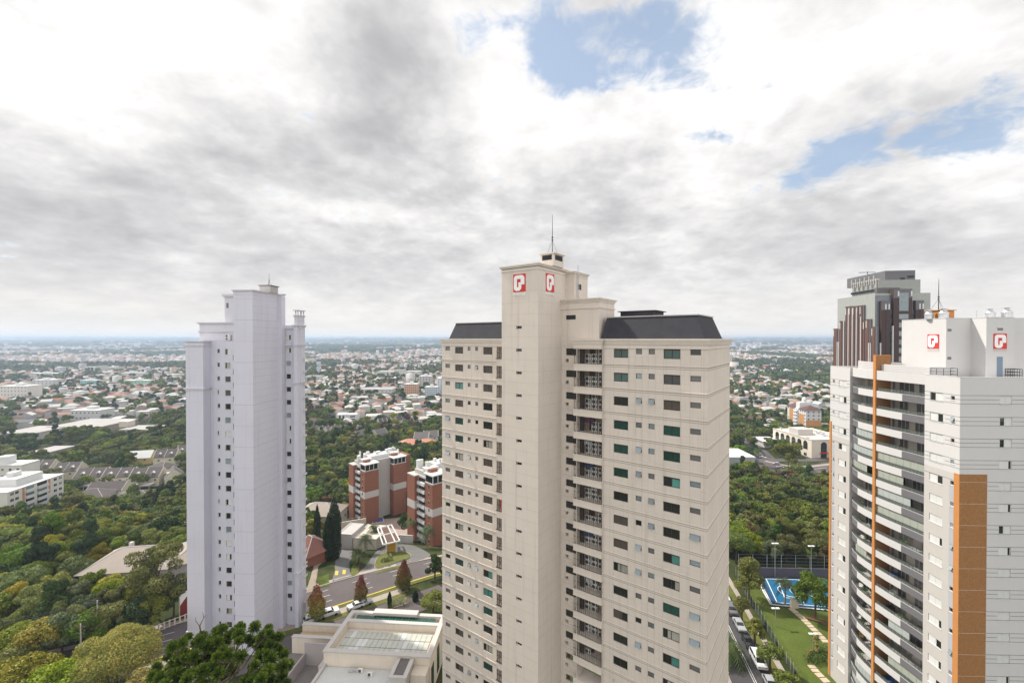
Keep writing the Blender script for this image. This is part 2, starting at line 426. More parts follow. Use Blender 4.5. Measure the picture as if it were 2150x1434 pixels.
WCACHE = {}
def window_meshes(kind, w, h, st):
    """frame mesh and pane mesh; local x right, y inwards, z up; origin at the opening's lower left corner on the wall face"""
    key = (kind, round(w, 2), round(h, 2), st)
    if key in WCACHE: return WCACHE[key]
    S = STYLES[st]
    fr = MB(); pn = MB(); fw = S['fw']; d0, d1 = S['d'], S['d'] + 0.07
    e = 0.004
    fr.box(e, fw, d0, d1, e, h - e); fr.box(w - fw, w - e, d0, d1, e, h - e)
    fr.box(fw, w - fw, d0, d1, e, fw); fr.box(fw, w - fw, d0, d1, h - fw, h - e)
    n = max(1, round(w / 1.0)) if w > 0.95 else 1
    for i in range(1, n): fr.box(w * i / n - fw * 0.5, w * i / n + fw * 0.5, d0 - 0.01, d1 - 0.01, fw, h - fw)
    if S.get('sill'): fr.box(-0.06, w + 0.06, -0.06, d0, -0.07, -0.004)
    if S.get('surround'):
        k = S['surround']
        fr.box(-k, 0, -0.02, 0.04, -k, h + k); fr.box(w, w + k, -0.02, 0.04, -k, h + k)
        fr.box(0, w, -0.02, 0.04, h, h + k); fr.box(0, w, -0.02, 0.04, -k, 0)
    mats = [S['frame']]
    top = h - fw
    box = S.get('boxh', 0) if w > 1.0 else 0
    if box:
        fr.box(fw, w - fw, d0 - 0.02, d1, h - box, h - fw - 0.002); top = h - box
    glass = S['glass'].get(kind, S['glass']['dark'])
    y = d1 - 0.02
    pm = [glass, S.get('shutter', M_shutter)]
    if kind == 'shut':
        k = 0
        zz = fw
        while zz < top - 0.02:
            z2 = min(zz + 0.14, top); pn.box(fw, w - fw, d0 + 0.008, y - 0.01, zz + 0.012, z2, 1); zz += 0.14
        pn.box(fw, w - fw, y - 0.008, y, fw, top, 1)
    elif kind.startswith('half'):
        q = w * {'half': 0.6, 'halfr': 0.4, 'half3': 0.78}[kind]
        if kind == 'halfr':
            pn.box(fw, q, y - 0.015, y, fw, top, 0); pn.box(q, w - fw, d0 + 0.005, y, fw, top, 1)
        else:
            pn.box(fw, q, d0 + 0.005, y, fw, top, 1); pn.box(q, w - fw, y - 0.015, y, fw, top, 0)
    elif kind == 'tilt':     # awning sash pushed out at the bottom
        pn.hexa([(fw, y, fw), (w - fw, y, fw), (w - fw, y + .01, fw), (fw, y + .01, fw), (fw, y, top), (w - fw, y, top), (w - fw, y + .01, top), (fw, y + .01, top)], 0)
        o = 0.28
        for i in range(n):
            xa, xb = w * i / n + fw, w * (i + 1) / n - fw
            pn.hexa([(xa, -o, fw), (xb, -o, fw), (xb, -o + .03, fw), (xa, -o + .03, fw), (xa, d0 - .03, top), (xb, d0 - .03, top), (xb, d0, top), (xa, d0, top)], 2)
        pm.append(M_sky)
    elif kind.startswith('mix'):
        q = w * {'mixt': .5, 'mixp': .28, 'mixc': .72}[kind]; pm.append(M_teal if kind == 'mixt' else M_curtain)
        pn.box(fw, q, y - 0.012, y, fw, top, 0); pn.box(q, w - fw, y - 0.015, y, fw, top, 2)
    else:
        pn.box(fw, w - fw, y - 0.012, y, fw, top, 0)
    r = (fr.mesh('window', mats), pn.mesh('pane', pm))
    WCACHE[key] = r
    return r

STYLES = {
    'bronze': dict(fw=0.06, d=0.12, frame=M_alu, boxh=0.16, glass=dict(dark=M_dark, green=M_green, teal=M_teal, sky=M_sky, gray=M_grayglass)),
    'small': dict(fw=0.045, d=0.12, frame=M_alu, glass=dict(dark=M_dark, green=M_green, teal=M_teal, sky=M_sky, gray=M_grayglass)),
    'white': dict(fw=0.05, d=0.10, frame=M_wtrim, surround=0.07, sill=True, shutter=M_wtrim, glass=dict(dark=M_dark, green=M_grayglass, teal=M_sky, sky=M_sky)),
    'shutw': dict(fw=0.05, d=0.07, frame=M_wtrim, sill=True, shutter=M_wtrim, glass=dict(dark=M_dark, green=M_green, teal=M_teal, sky=M_sky)),
}
def put_window(parent, face, a0, z0, w, h, kind, st='bronze', name='window'):
    fm, pm = window_meshes(kind, w, h, st)
    o = bpy.data.objects.new(name, fm); COL.objects.link(o); o.parent = parent
    Mx = world_of(parent).inverted() @ Matrix.Translation(face.P(a0, z0)) @ Matrix.Rotation(face.rz, 4, 'Z')
    o.matrix_parent_inverse = Matrix.Identity(4)
    o.location = Mx.to_translation(); o.rotation_euler = (0, 0, Mx.to_euler().z)
    p = bpy.data.objects.new('pane' if kind != 'shut' else 'shutter', pm); COL.objects.link(p); p.parent = o
    return o

def place_mesh(parent, face, a, z, d, me, name):
    o = bpy.data.objects.new(name, me); COL.objects.link(o); o.parent = parent
    Mx = world_of(parent).inverted() @ Matrix.Translation(face.P(a, z, d)) @ Matrix.Rotation(face.rz, 4, 'Z')
    o.location = Mx.to_translation(); o.rotation_euler = (0, 0, Mx.to_euler().z)
    return o

# ------------------------------------------------------------------ terrain
_tab = np.random.default_rng(5).random((256, 256))
def vnoise(x, y):
    x = np.asarray(x, float); y = np.asarray(y, float)
    xi = np.floor(x).astype(int); yi = np.floor(y).astype(int); fx = x - xi; fy = y - yi
    fx = fx * fx * (3 - 2 * fx); fy = fy * fy * (3 - 2 * fy)
    A = _tab[xi & 255, yi & 255]; B = _tab[(xi + 1) & 255, yi & 255]; Cc = _tab[xi & 255, (yi + 1) & 255]; D = _tab[(xi + 1) & 255, (yi + 1) & 255]
    return (A * (1 - fx) + B * fx) * (1 - fy) + (Cc * (1 - fx) + D * fx) * fy
def sstep(t): t = np.clip(t, 0, 1); return t * t * (3 - 2 * t)
def terr(x, y):
    x = np.asarray(x, float); y = np.asarray(y, float)
    z = -20 * sstep((y - 116) / 100)
    z = z + 15 * sstep((y - 330) / 700) * (vnoise(x / 420 + 3, y / 420) - 0.45)
    z = z + 34 * sstep((y - 1200) / 3000) * (vnoise(x / 1500 + 9, y / 1100 + 2) - 0.35)
    z = z + 30 * sstep((y - 2500) / 5000) * (vnoise(x / 700, y / 700) - 0.3)
    z = z + 52 * sstep((y - 4000) / 9000)
    z = z + 62 * sstep((y - 9000) / 7000) * (vnoise(x / 2600 + 1, y / 2600) - 0.42) + 26 * sstep((y - 9000) / 7000) * (vnoise(x / 600, y / 900) - 0.5)
    return np.where(z > 70, 70 + 22 * np.tanh((z - 70) / 30), z)
def tz(x, y): return float(terr(x, y))
def ray(px, py):
    a = (px - CX) / F; b = -(py - HOR) / F
    # small camera pitch: same picture point, true direction
    bb = b + math.tan(PITCH)
    d = Vector((a, math.cos(PITCH) + bb * math.sin(PITCH), bb * math.cos(PITCH) - math.sin(PITCH)))
    return d / d.y
def G(px, py, h=0.0):
    """the point of the ground (plus h) seen at a picture point"""
    d = ray(px, py); y = 60.0; st = 1.0
    while y < 30000:
        if H + d.z * y <= tz(d.x * y, y) + h: break
        y += st; st = max(1.0, y * 0.01)
    lo, hi = y - st, y
    for _ in range(24):
        m = (lo + hi) / 2
        if H + d.z * m <= tz(d.x * m, m) + h: hi = m
        else: lo = m
    return Vector((d.x * hi, hi, H + d.z * hi - h))
def GZ(px, py, z):
    d = ray(px, py); t = (z - H) / d.z
    return Vector((d.x * t, t, z))
def to_px(p):
    x, y, z = p[0], p[1], p[2] - H
    dep = y * math.cos(PITCH) - z * math.sin(PITCH); up = z * math.cos(PITCH) + y * math.sin(PITCH)
    return (CX + F * x / dep, HOR - (up / dep - math.tan(PITCH)) * F)
def groundmat():
    m = bpy.data.materials.new('ground_cover'); m.use_nodes = True
    g = NT(m.node_tree); p = g.n['Principled BSDF']
    tc = g.new('ShaderNodeTexCoord'); o = tc.outputs['Object']
    sep = g.new('ShaderNodeSeparateXYZ'); g.l.new(o, sep.inputs[0])
    f1 = g.noise(o, 0.12, 6, 0.65)
    near = g.ramp(f1, [(0.3, (0.022, 0.032, 0.010)), (0.55, (0.05, 0.062, 0.02)), (0.75, (0.10, 0.085, 0.045))])
    # far: woods, fields and built-up patches
    f2 = g.noise(o, 0.0035, 6, 0.65)
    vo = g.new('ShaderNodeTexVoronoi'); g.l.new(o, vo.inputs['Vector']); vo.inputs['Scale'].default_value = 0.03
    hs = g.new('ShaderNodeSeparateColor'); g.l.new(vo.outputs['Color'], hs.inputs[0])
    town = g.ramp(hs.outputs[0], [(0.0, (0.05, 0.075, 0.03)), (0.35, (0.05, 0.07, 0.035)), (0.5, (0.32, 0.19, 0.13)), (0.7, (0.40, 0.36, 0.32)), (0.9, (0.62, 0.60, 0.57))], 'CONSTANT')
    wood = g.ramp(g.noise(o, 0.02, 6, 0.7), [(0.3, (0.018, 0.03, 0.012)), (0.6, (0.045, 0.065, 0.022)), (0.75, (0.10, 0.12, 0.04))])
    far = g.mix(g.smooth(f2, 0.46, 0.54), wood, town)
    c = g.mix(g.smooth(sep.outputs[1], 500, 2600), near, far)
    # (object coordinates: metres on the ground)
    g.l.new(c, p.inputs['Base Color']); p.inputs['Roughness'].default_value = 0.95; p.inputs['Specular IOR Level'].default_value = 0.1
    return m
def build_ground():
    ys = list(np.arange(-260, 60, 20)) + list(np.arange(60, 420, 5.0))
    y = 420.0
    while y < 34000: ys.append(y); y *= 1.018
    ys = np.array(ys); nx = 260
    s = np.linspace(-1, 1, nx)
    Y = np.repeat(ys[:, None], nx, 1); half = 380 + np.maximum(Y, 0) * 1.55
    X = s[None, :] * half
    Z = terr(X, Y)
    vs = np.stack([X, Y, Z], -1).reshape(-1, 3)
    ny = len(ys)
    i = (np.arange(ny - 1)[:, None] * nx + np.arange(nx - 1)[None, :]).ravel()
    fs = np.stack([i, i + 1, i + nx + 1, i + nx], 1)
    me = bpy.data.meshes.new('ground'); me.vertices.add(len(vs)); me.vertices.foreach_set('co', vs.ravel())
    me.loops.add(fs.size); me.loops.foreach_set('vertex_index', fs.ravel().astype(np.int32))
    me.polygons.add(len(fs)); me.polygons.foreach_set('loop_start', np.arange(0, fs.size, 4, dtype=np.int32))
    me.polygons.foreach_set('loop_total', np.full(len(fs), 4, dtype=np.int32)); me.polygons.foreach_set('use_smooth', np.ones(len(fs), bool))
    me.update(); me.validate()
    me.materials.append(groundmat())
    o = bpy.data.objects.new('ground', me); COL.objects.link(o); tag(o, kind='structure')
build_ground()

def drape(name, pts, m, off, step=2.0, parent=None, kind='structure'):
    """a flat polygon (4 corners in order) laid over the terrain as a fine sheet"""
    mb = MB(); a, b, c, d = [Vector((p[0], p[1], 0)) for p in pts]
    drape_into(mb, a, b, c, d, off, step)
    o = mb.build(name, m, parent)
    if kind and parent is None: tag(o, kind=kind)
    return o
def drape_into(mb, a, b, c, d, off, step=2.0, m=0):
    a, b, c, d = [Vector((p[0], p[1], 0)) for p in (a, b, c, d)]
    nu = max(1, int(max((b - a).length, (c - d).length) / step)); nv = max(1, int(max((d - a).length, (c - b).length) / step))
    base = len(mb.v)
    for j in range(nv + 1):
        for i in range(nu + 1):
            s, t = i / nu, j / nv
            p = (a * (1 - s) + b * s) * (1 - t) + (d * (1 - s) + c * s) * t
            mb.v.append((p.x, p.y, tz(p.x, p.y) + off))
    for j in range(nv):
        for i in range(nu):
            k = base + j * (nu + 1) + i
            mb.f.append((k, k + 1, k + nu + 2, k + nu + 1)); mb.m.append(m)
def strip_into(mb, pts, w, off, step=2.0, m=0, side=0.0):
    """a ribbon of width w following ground points"""
    pts = [Vector((p[0], p[1], 0)) for p in pts]; L = []
    for i, p in enumerate(pts):
        d = (pts[min(i + 1, len(pts) - 1)] - pts[max(i - 1, 0)]).normalized(); n = Vector((-d.y, d.x, 0))
        L.append((p + n * (side - w / 2), p + n * (side + w / 2)))
    for i in range(len(L) - 1): drape_into(mb, L[i][0], L[i + 1][0], L[i + 1][1], L[i][1], off, step, m)
# ------------------------------------------------------------------ logo and lettering
def logo(parent, face, a0, a1, z0, z1, word=None, zt=None):
    """red square with the white looped mark, and the maker's word under it"""
    w, h = a1 - a0, z1 - z0
    mb = MB(); face.box(mb, a0, a1, z0, z1, -0.05, -0.005)
    sg = mb.build('sign', M_red, parent)
    outer = [(.07, .25), (.07, .76), (.10, .84), (.17, .90), (.27, .93), (.68, .93), (.80, .90), (.88, .84), (.92, .75), (.92, .40), (.67, .40), (.67, .24), (.63, .14), (.54, .08), (.45, .06), (.27, .06), (.16, .10), (.10, .16)]
    hole = [(.32, .72), (.62, .72), (.62, .53), (.44, .53), (.44, .26), (.32, .26)]
    mb = MB()
    allp = outer + hole
    tris = geometry.tessellate_polygon([[Vector((x, y, 0)) for x, y in outer], [Vector((x, y, 0)) for x, y in hole]])
    n = len(allp)
    for d in (-0.09, -0.055):
        mb.v += [tuple(face.P(a0 + x * w, z0 + y * h, d)) for x, y in allp]
    for t in tris:
        mb.f.append(tuple(t)); mb.m.append(0); mb.f.append(tuple(n + i for i in t)); mb.m.append(0)
    for ring, st in ((outer, 0), (hole, len(outer))):
        k = len(ring)
        for i in range(k):
            j = (i + 1) % k; mb.f.append((st + i, st + j, n + st + j, n + st + i)); mb.m.append(0)
    mb.build('emblem', M_sign, sg)
    if word:
        cu = bpy.data.curves.new('lettering', 'FONT'); cu.body = word; cu.size = 1; cu.extrude = 0.03; cu.offset = 0.02
        t = bpy.data.objects.new('tmp', cu); COL.objects.link(t)
        bpy.context.view_layer.update()
        me = bpy.data.meshes.new_from_object(t.evaluated_get(bpy.context.evaluated_depsgraph_get()))
        bpy.data.objects.remove(t)
        co = np.array([v.co[:] for v in me.vertices]); x0, y0 = co[:, 0].min(), co[:, 1].min(); xs, ys = np.ptp(co[:, 0]), np.ptp(co[:, 1])
        for v in me.vertices:
            x, y, z = v.co
            v.co = face.P(a0 + (x - x0) / xs * w, zt[0] + (y - y0) / ys * (zt[1] - zt[0]), -0.03 - z)
        me.transform(world_of(sg).inverted())
        me.materials.clear(); me.materials.append(M_sign)
        o = bpy.data.objects.new('lettering', me); COL.objects.link(o); o.parent = sg

def cornice(mb, faces_poly, z, steps, m=0):
    """stepped moulding round a plan polygon (list of (u,v) in frame) : steps = [(z0,z1,out)]"""
    fr, pts = faces_poly
    for z0, z1, out in steps:
        k = len(pts); cu = sum(p[0] for p in pts) / k; cv = sum(p[1] for p in pts) / k
        pp = []
        for (u, v) in pts:
            pp.append((u + (out if u > cu else -out), v + (out if v > cv else -out)))
        w = [fr.P(u, v)[:2] for u, v in pp]
        mb.prism(w, z + z0, z + z1, m)

def antenna(parent, name, base, hgt, r=0.05, guys=0.9):
    mb = MB(); b = Vector(base)
    mb.tube([b, b + Vector((0, 0, hgt * 0.45)), b + Vector((0, 0, hgt))], [r, r * 0.8, r * 0.35], 5)
    for k in range(3):
        a = 2.1 * k + 0.4
        mb.tube([b + Vector((math.cos(a) * guys, math.sin(a) * guys, 0)), b + Vector((0, 0, hgt * 0.35))], 0.02, 3)
    for q in (0.35, 0.42): mb.cyl(b, r * 2.2, b.z + hgt * q, b.z + hgt * q + 0.12, 6)
    return mb.build(name, M_black, parent)

# ================================================================== 1. beige tower (centre)
CF = Fr(-36.6)
def central_tower():
    fr = CF
    vR, vC, vL = 51.75, 46.5, 53.5
    uR0, uR1 = fr.u_at(1265, vR), fr.u_at(1486, vR)
    uC0, uC1 = fr.u_at(1053.5, vC), fr.u_at(1130, vC)
    uL0 = fr.u_at(928, vL)
    vback = 64.5
    ctr = fr.P((uL0 + uR1) / 2, 57, 0)
    root = thing('apartment_tower', 'tall beige apartment tower with dark slate mansard roofs and balconies full of air conditioners', 'apartment tower', ctr)
    ZE = H
    fR, fL, fC, fCr = Face(fr, 'front', vR), Face(fr, 'front', vL), Face(fr, 'front', vC), Face(fr, 'right', uC1)
    fS = Face(fr, 'right', uR1)
    w_r, w_l, w_c = MB(), MB(), MB()
    rnd = random.Random(3)
    # right wing windows: px span and z span below eye
    def spec(face, px0, px1, zt, zb): return (face.a_px(px0), face.a_px(px1), ZE + zb, ZE + zt)
    colsR = [('A', 1288.9, 1319, -1.28, -2.40), ('s', 1335.4, 1347.9, -1.24, -1.90), ('s', 1362, 1375, -1.22, -1.88), ('A', 1393.5, 1428.5, -1.22, -2.38), ('D', 1449.7, 1472, -1.22, -1.88)]
    colsL = [('D', 935, 944.7, -1.36, -2.04), ('A', 955.3, 972.1, -1.39, -2.52), ('s', 981.7, 988, -1.36, -2.0), ('s', 997.5, 1003.8, -1.36, -2.0), ('A', 1014.3, 1033.7, -1.36, -2.55)]
    kindsA = ['dark', 'shut', 'dark', 'teal', 'green', 'shut', 'half', 'green', 'shut', 'dark', 'halfr', 'dark', 'mixt', 'mixp', 'mixc', 'green', 'shut']
    kindsS = ['gray', 'gray', 'dark', 'tilt', 'gray', 'sky', 'tilt']
    nfl = 22
    for wall, face, cols, a0, a1, nw in ((w_r, fR, colsR, uR0, uR1, 14), (w_l, fL, colsL, uL0, fL.a_px(1053.3) + 1.0, 20)):
        holes = []
        for k in range(nfl):
            for (ty, p0, p1, zt, zb) in cols:
                s = spec(face, p0, p1, zt - 3 * k, zb - 3 * k); 
                holes.append((*s, 0.24))
                if k < nw:
                    kd = rnd.choice(kindsA) if ty == 'A' else rnd.choice(kindsS)
                    put_window(root, face, s[0], s[2], s[1] - s[0], s[3] - s[2], kd, 'bronze' if ty == 'A' else 'small', 'window' if ty == 'A' else 'bathroom_window')
                elif ty == 'A': face.box(wall, s[0], s[1], s[2], s[3], 0.2, 0.24, 0)
        if wall is w_l:   # service slots beside the core
            sl0, sl1 = fL.a_px(1042.5), fL.a_px(1053.3) + 0.9
            for k in range(nfl): holes.append((sl0, sl1, ZE - 3.12 - 3 * k, ZE - 1.3 - 3 * k, 1.3))
        face.wall(wall, a0, a1, 0, ZE - 0.02, holes)
    # window backs are closed by the panes; close the wing bodies
    fS.wall(w_r, vR, vback, 0, ZE - 0.02)
    Face(fr, 'back', vback).wall(w_r, -uR1, -uC1, 0, ZE)
    Face(fr, 'left', uL0).wall(w_l, -vback, -vL, 0, ZE - 0.02)
    Face(fr, 'back', vback).wall(w_l, -uC0, -uL0, 0, ZE)
    fr.box(w_r, uR0, uR1, vR + 0.3, vback, ZE - 0.5, ZE - 0.1); fr.box(w_l, uL0, uC0 + 2, vL + 0.3, vback, ZE - 0.5, ZE - 0.1)
    # inner dark volume so that nothing shows through the slots
    o = w_r.build('right_wing_wall', M_beige, root); o = w_l.build('left_wing_wall', M_beige, root)
    # floor bands
    mbs = {id(fR): (MB(), MB()), id(fL): (MB(), MB())}
    for k in range(nfl):
        for face, zl, a0, a1 in ((fR, -3.33, uR0, uR1 + 0.05), (fL, -3.72, uL0 - 0.05, fL.a_px(1042))):
            z = ZE + zl - 3 * k; mb, gb = mbs[id(face)]
            face.box(mb, a0, a1, z + 0.04, z + 0.12, -0.06, 0.0); face.box(gb, a0, a1, z - 0.02, z + 0.038, -0.012, 0.0)
            face.box(mb, a0, a1, z - 0.20, z - 0.12, -0.04, 0.0) if False else None
            face.box(gb, a0, a1, z - 0.26, z - 0.225, -0.010, 0.0)
        z = ZE - 3.33 - 3 * k; mb, gb = mbs[id(fR)]
        fS.box(mb, vR - 0.06, vback, z + 0.04, z + 0.12, -0.06, 0.0); fS.box(gb, vR, vback, z - 0.05, z + 0.038, -0.014, 0.0); fS.box(gb, vR, vback, z - 0.27, z - 0.235, -0.012, 0.0)
    for mb, gb in mbs.values(): mb.build('floor_band', M_beige2, root); gb.build('groove', M_groove, root)
    sb = MB()
    for px in (1288.5, 1319.5, 1334.6, 1348.6, 1361.3, 1375.8, 1393, 1429, 1449, 1472.8, 1478, 1281):
        a = fR.a_px(px); fR.box(sb, a - 0.012, a + 0.012, 2, ZE - 1.15, -0.004, 0.0)
    for px in (935, 945, 955, 972.4, 990, 1012, 1034):
        a = fL.a_px(px); fL.box(sb, a - 0.012, a + 0.012, 2, ZE - 1.2, -0.004, 0.0)
    for k in range(nfl):
        for zz in (-1.0, -1.95, -2.7):
            z = ZE + zz - 3 * k - 0.3
            # broken horizontal joints between the windows
            for (p0, p1) in ((1267, 1288), (1320, 1334.5), (1349, 1361), (1376, 1393), (1430, 1449), (1473, 1484)):
                if rnd.random() < 0.75: fR.box(sb, fR.a_px(p0), fR.a_px(p1), z, z + 0.018, -0.0045, 0)
    for k in range(0, nfl + 3):
        z = ZE + 6.2 - 3.0 * k
        for dz in ((0, 0.0), (1, -1.5)):
            fC.box(sb, uC0, uC1, z + dz[1], z + dz[1] + 0.02, -0.0045, 0); fCr.box(sb, vC, vC + 6.4, z + dz[1], z + dz[1] + 0.02, -0.0045, 0)
    sb.build('seam', M_seam, root)
    # parapet cornices
    mb = MB()
    rp = [(uR0 - 0.2, vR), (uR1, vR), (uR1, vback), (uR0 - 0.2, vback)]
    lp = [(uL0, vL), (uC0 - 0.0, vL), (uC0, vback), (uL0, vback)]
    for pl in (rp, lp):
        cornice(mb, (fr, pl), ZE, [(-1.2, -1.12, 0.10), (-0.70, -0.45, 0.14), (-0.45, -0.22, 0.24), (-0.22, -0.02, 0.36)])
    mb.build('cornice', M_beige2, root)
    # mansards
    mu = fr.u_at(1511, 60.7)
    def mansard(u0, u1, v0, v1, z, inl, inr, inset, name):
        m = MB()
        b = [fr.P(u0, v0)[:2], fr.P(u1, v0)[:2], fr.P(u1, v1)[:2], fr.P(u0, v1)[:2]]
        t = [fr.P(u0 + inl, v0 + inset)[:2], fr.P(u1 - inr, v0 + inset)[:2], fr.P(u1 - inr, v1 - inset)[:2], fr.P(u0 + inl, v1 - inset)[:2]]
        m.prism(b, ZE - 0.05, ZE + z, 0, t)
        o = m.build(name, M_slate, root)
        c = MB(); e = 0.12
        t2 = [fr.P(u0 + inl - (e if inl else 0), v0 + inset - e)[:2], fr.P(u1 - inr + (e if inr else 0), v0 + inset - e)[:2], fr.P(u1 - inr + (e if inr else 0), v1 - inset + e)[:2], fr.P(u0 + inl - (e if inl else 0), v1 - inset + e)[:2]]
        c.prism(t2, ZE + z + 0.003, ZE + z + 0.13)
        c.build('coping', M_conc, o)
    mansard(-24.35, uR1 - 0.45, vR + 0.55, 62.0, 2.72, 0.35, 1.0, 1.0, 'mansard_roof')
    mansard(uL0 + 0.9, uC0, vL + 0.8, 63.5, 2.62, 0.85, 0.0, 0.9, 'mansard_roof')
    m = MB(); fr.box(m, -24.3, -19.5, 58.5, 62.5, ZE + 2.9, ZE + 3.75); fr.box(m, -24.6, -19.2, 58.2, 62.8, ZE + 3.752, ZE + 3.85)
    m.build('roof_hatch', M_slate, root)
    # core
    zc = ZE + 9.45
    slit = [(fC.a_px(1084.7), fC.a_px(1095.5), ZE + 1.30 - 3 * k, ZE + 1.66 - 3 * k, 0.3) for k in range(nfl + 1)]
    fC.wall(w_c, uC0, uC1, 0, zc, slit)
    fCr.wall(w_c, vC, 55, 0, zc)
    Face(fr, 'left', uC0).wall(w_c, -55, -vC, 0, zc)
    Face(fr, 'back', 55).wall(w_c, -uC1, -uC0, 0, zc)
    fr.box(w_c, uC0, uC1, vC, 55, zc - 0.2, zc)
    w_c.build('stair_core', M_beige, root)
    for i, s in enumerate(slit[:18]):
        m = MB(); fC.box(m, s[0], s[1], s[2], s[3], 0.2, 0.3); fC.box(m, s[0] - 0.04, s[0], s[2] - 0.03, s[3] + 0.03, -0.03, 0.02)
        m.build('stair_window', M_dark, root)
    m = MB(); cp = [(uC0, vC), (uC1, vC), (uC1, 55), (uC0, 55)]
    cornice(m, (fr, cp), zc, [(-0.55, -0.35, 0.08), (-0.10, 0.08, 0.16), (0.08, 0.24, 0.28)])
    m.build('cornice', M_beige2, root)
    logo(root, fC, fC.a_px(1077.9), fC.a_px(1103.8), ZE + 6.15, ZE + 8.5, 'PLAENGE', (ZE + 5.68, ZE + 6.08))
    logo(root, fCr, fCr.a_px(1145.7), fCr.a_px(1163), ZE + 6.2, ZE + 8.6, 'PLAENGE', (ZE + 5.72, ZE + 6.12))
    # lift room on top with louvres and lightning mast
    hb = MB(); hu1 = fr.u_at(1162.5, 49.5)
    fr.box(hb, hu1 - 2.1, hu1, 49.5, 52.1, zc + 0.25, zc + 1.85); fr.box(hb, hu1 - 2.3, hu1 + 0.2, 49.3, 52.3, zc + 1.853, zc + 2.0)
    hr = hb.build('lift_room', M_beige2, root)
    lv = MB(); ff, fg = Face(fr, 'front', 49.5), Face(fr, 'right', hu1)
    for f_, a, b in ((ff, hu1 - 1.8, hu1 - 0.3), (fg, 49.85, 51.75)):
        f_.box(lv, a, b, zc + 1.05, zc + 1.72, -0.02, -0.004)
        for q in range(6): f_.box(lv, a, b, zc + 1.09 + q * 0.11, zc + 1.13 + q * 0.11, -0.05, -0.021)
    lv.build('louvre', M_black, hr)
    antenna(root, 'lightning_mast', fr.P(hu1 - 1.0, 50.8, zc + 2.0), 5.4, 0.06)
    # blocks behind the core
    b1 = MB(); u1 = fr.u_at(1206, 53.6); fr.box(b1, uC1 - 0.5, u1, 53.6, 57.6, ZE - 1, ZE + 9.1)
    cornice(b1, (fr, [(uC1 - 0.5, 53.6), (u1, 53.6), (u1, 57.6), (uC1 - .5, 57.6)]), ZE + 9.1, [(-0.45, -0.3, 0.06), (-0.06, 0.12, 0.14), (0.12, 0.26, 0.24)])
    bo = b1.build('lift_shaft', M_beige, root)
    fx = Face(fr, 'right', u1); m = MB(); fx.box(m, 54.6, 55.6, ZE + 6.9, ZE + 7.7, -0.02, -0.004); m.build('vent', M_black, bo)
    m = MB()
    for q in (54.2, 54.6): fx.box(m, q, q + 0.06, ZE + 5.2, ZE + 10.3, -0.16, -0.1)
    for q in range(11): fx.box(m, 54.26, 54.6, ZE + 5.3 + q * 0.45, ZE + 5.34 + q * 0.45, -0.15, -0.11)
    m.build('ladder', M_steel, bo)
    b2 = MB(); u2 = fr.u_at(1257.7, 52.3); pl = [(uC1 - 0.3, 52.3), (u2, 52.3), (u2, 57.2), (uC1 - .3, 57.2)]
    fr.box(b2, uC1 - 0.3, u2, 52.3, 57.2, ZE - 1, ZE + 5.15)
    cornice(b2, (fr, pl), ZE + 5.15, [(-1.15, -0.98, 0.12), (-0.32, -0.1, 0.10), (-0.10, 0.06, 0.22), (0.06, 0.2, 0.32)])
    bo = b2.build('water_tank_room', M_beige, root)
    f2 = Face(fr, 'front', 52.3); m = MB(); f2.box(m, f2.a_px(1188.8), f2.a_px(1208.7), ZE + 2.6, ZE + 3.2, -0.02, -0.004)
    m.build('vent', M_black, bo)
    m = MB()
    for q in (1.6, 2.1): m.tube([fr.P(u2 - q, 56.5, ZE + 5.3), fr.P(u2 - q, 56.5, ZE + 6.6), fr.P(u2 - q - 0.15, 56.8, ZE + 6.75), fr.P(u2 - q - 0.15, 57.0, ZE + 5.0)], 0.03, 4)
    m.build('rail', M_steel, bo)
    # balcony bay
    vB = 51.25
    fB = Face(fr, 'front', vB); fBr = Face(fr, 'right', fr.u_at(1263.2, vB))
    uB0, uB1 = fr.u_at(1204, vB), fr.u_at(1263.2, vB)
    vW = 52.35; fW = Face(fr, 'front', vW); uW0, uW1 = uC1, uB0 + 0.45
    wm = MB(); holes = []
    for k in range(nfl):
        z = ZE - 3 * k
        holes.append((fW.a_px(1188.5), uW1 - 0.25, z - 2.28, z - 1.33, 0.3)); holes.append((fW.a_px(1187.6), fW.a_px(1194), z - 3.22, z - 2.78, 0.5))
    fW.wall(wm, uW0, uW1, 0, ZE - 0.02, holes)
    for k in range(nfl):
        z = ZE - 3 * k - 3.33; fW.box(wm, uW0, uW1, z + 0.02, z + 0.1, -0.06, 0); fW.box(wm, uW0, uW1, z - 0.35, z - 0.3, -0.06, 0)
    wm.build('bay_wall', M_beige2, root)
    for k in range(14):
        z = ZE - 3 * k
        put_window(root, fW, holes[2 * k][0], z - 2.28, holes[2 * k][1] - holes[2 * k][0], 0.95, 'dark', 'small', 'kitchen_window')
    mb = MB(); fr.box(mb, uW1, uW1 + 0.05, vB + 0.02, 53.4, 0, ZE - 0.5); mb.build('partition', M_beige2, root)
    # balcony protos
    W = uB1 - uB0
    def loc_box(mb, a0, a1, d0, d1, z0, z1, m=0): mb.box(a0, a1, d0, d1, z0, z1, m)
    slab = MB(); slab.box(0, W, 0, 2.2, -0.82, -0.12); slab.box(-0.05, W + 0.05, -0.06, 2.2, -0.12, 0.0); slab.box(-0.03, W + 0.03, -0.04, 2.2, -0.90, -0.82)
    slab_me = slab.mesh('balcony', M_beige2)
    bars = MB()
    for i in range(15):
        x = 0.08 + (W - 0.16) * i / 14
        if 3 < i < 12 and i % 2: r = 0.012
        else: r = 0.022
        bars.box(x - r, x + r, 0.10, 0.14, 0, 1.98)
    for zz in (0.05, 0.95, 1.93): bars.box(0, W, 0.08, 0.12, zz, zz + 0.035)
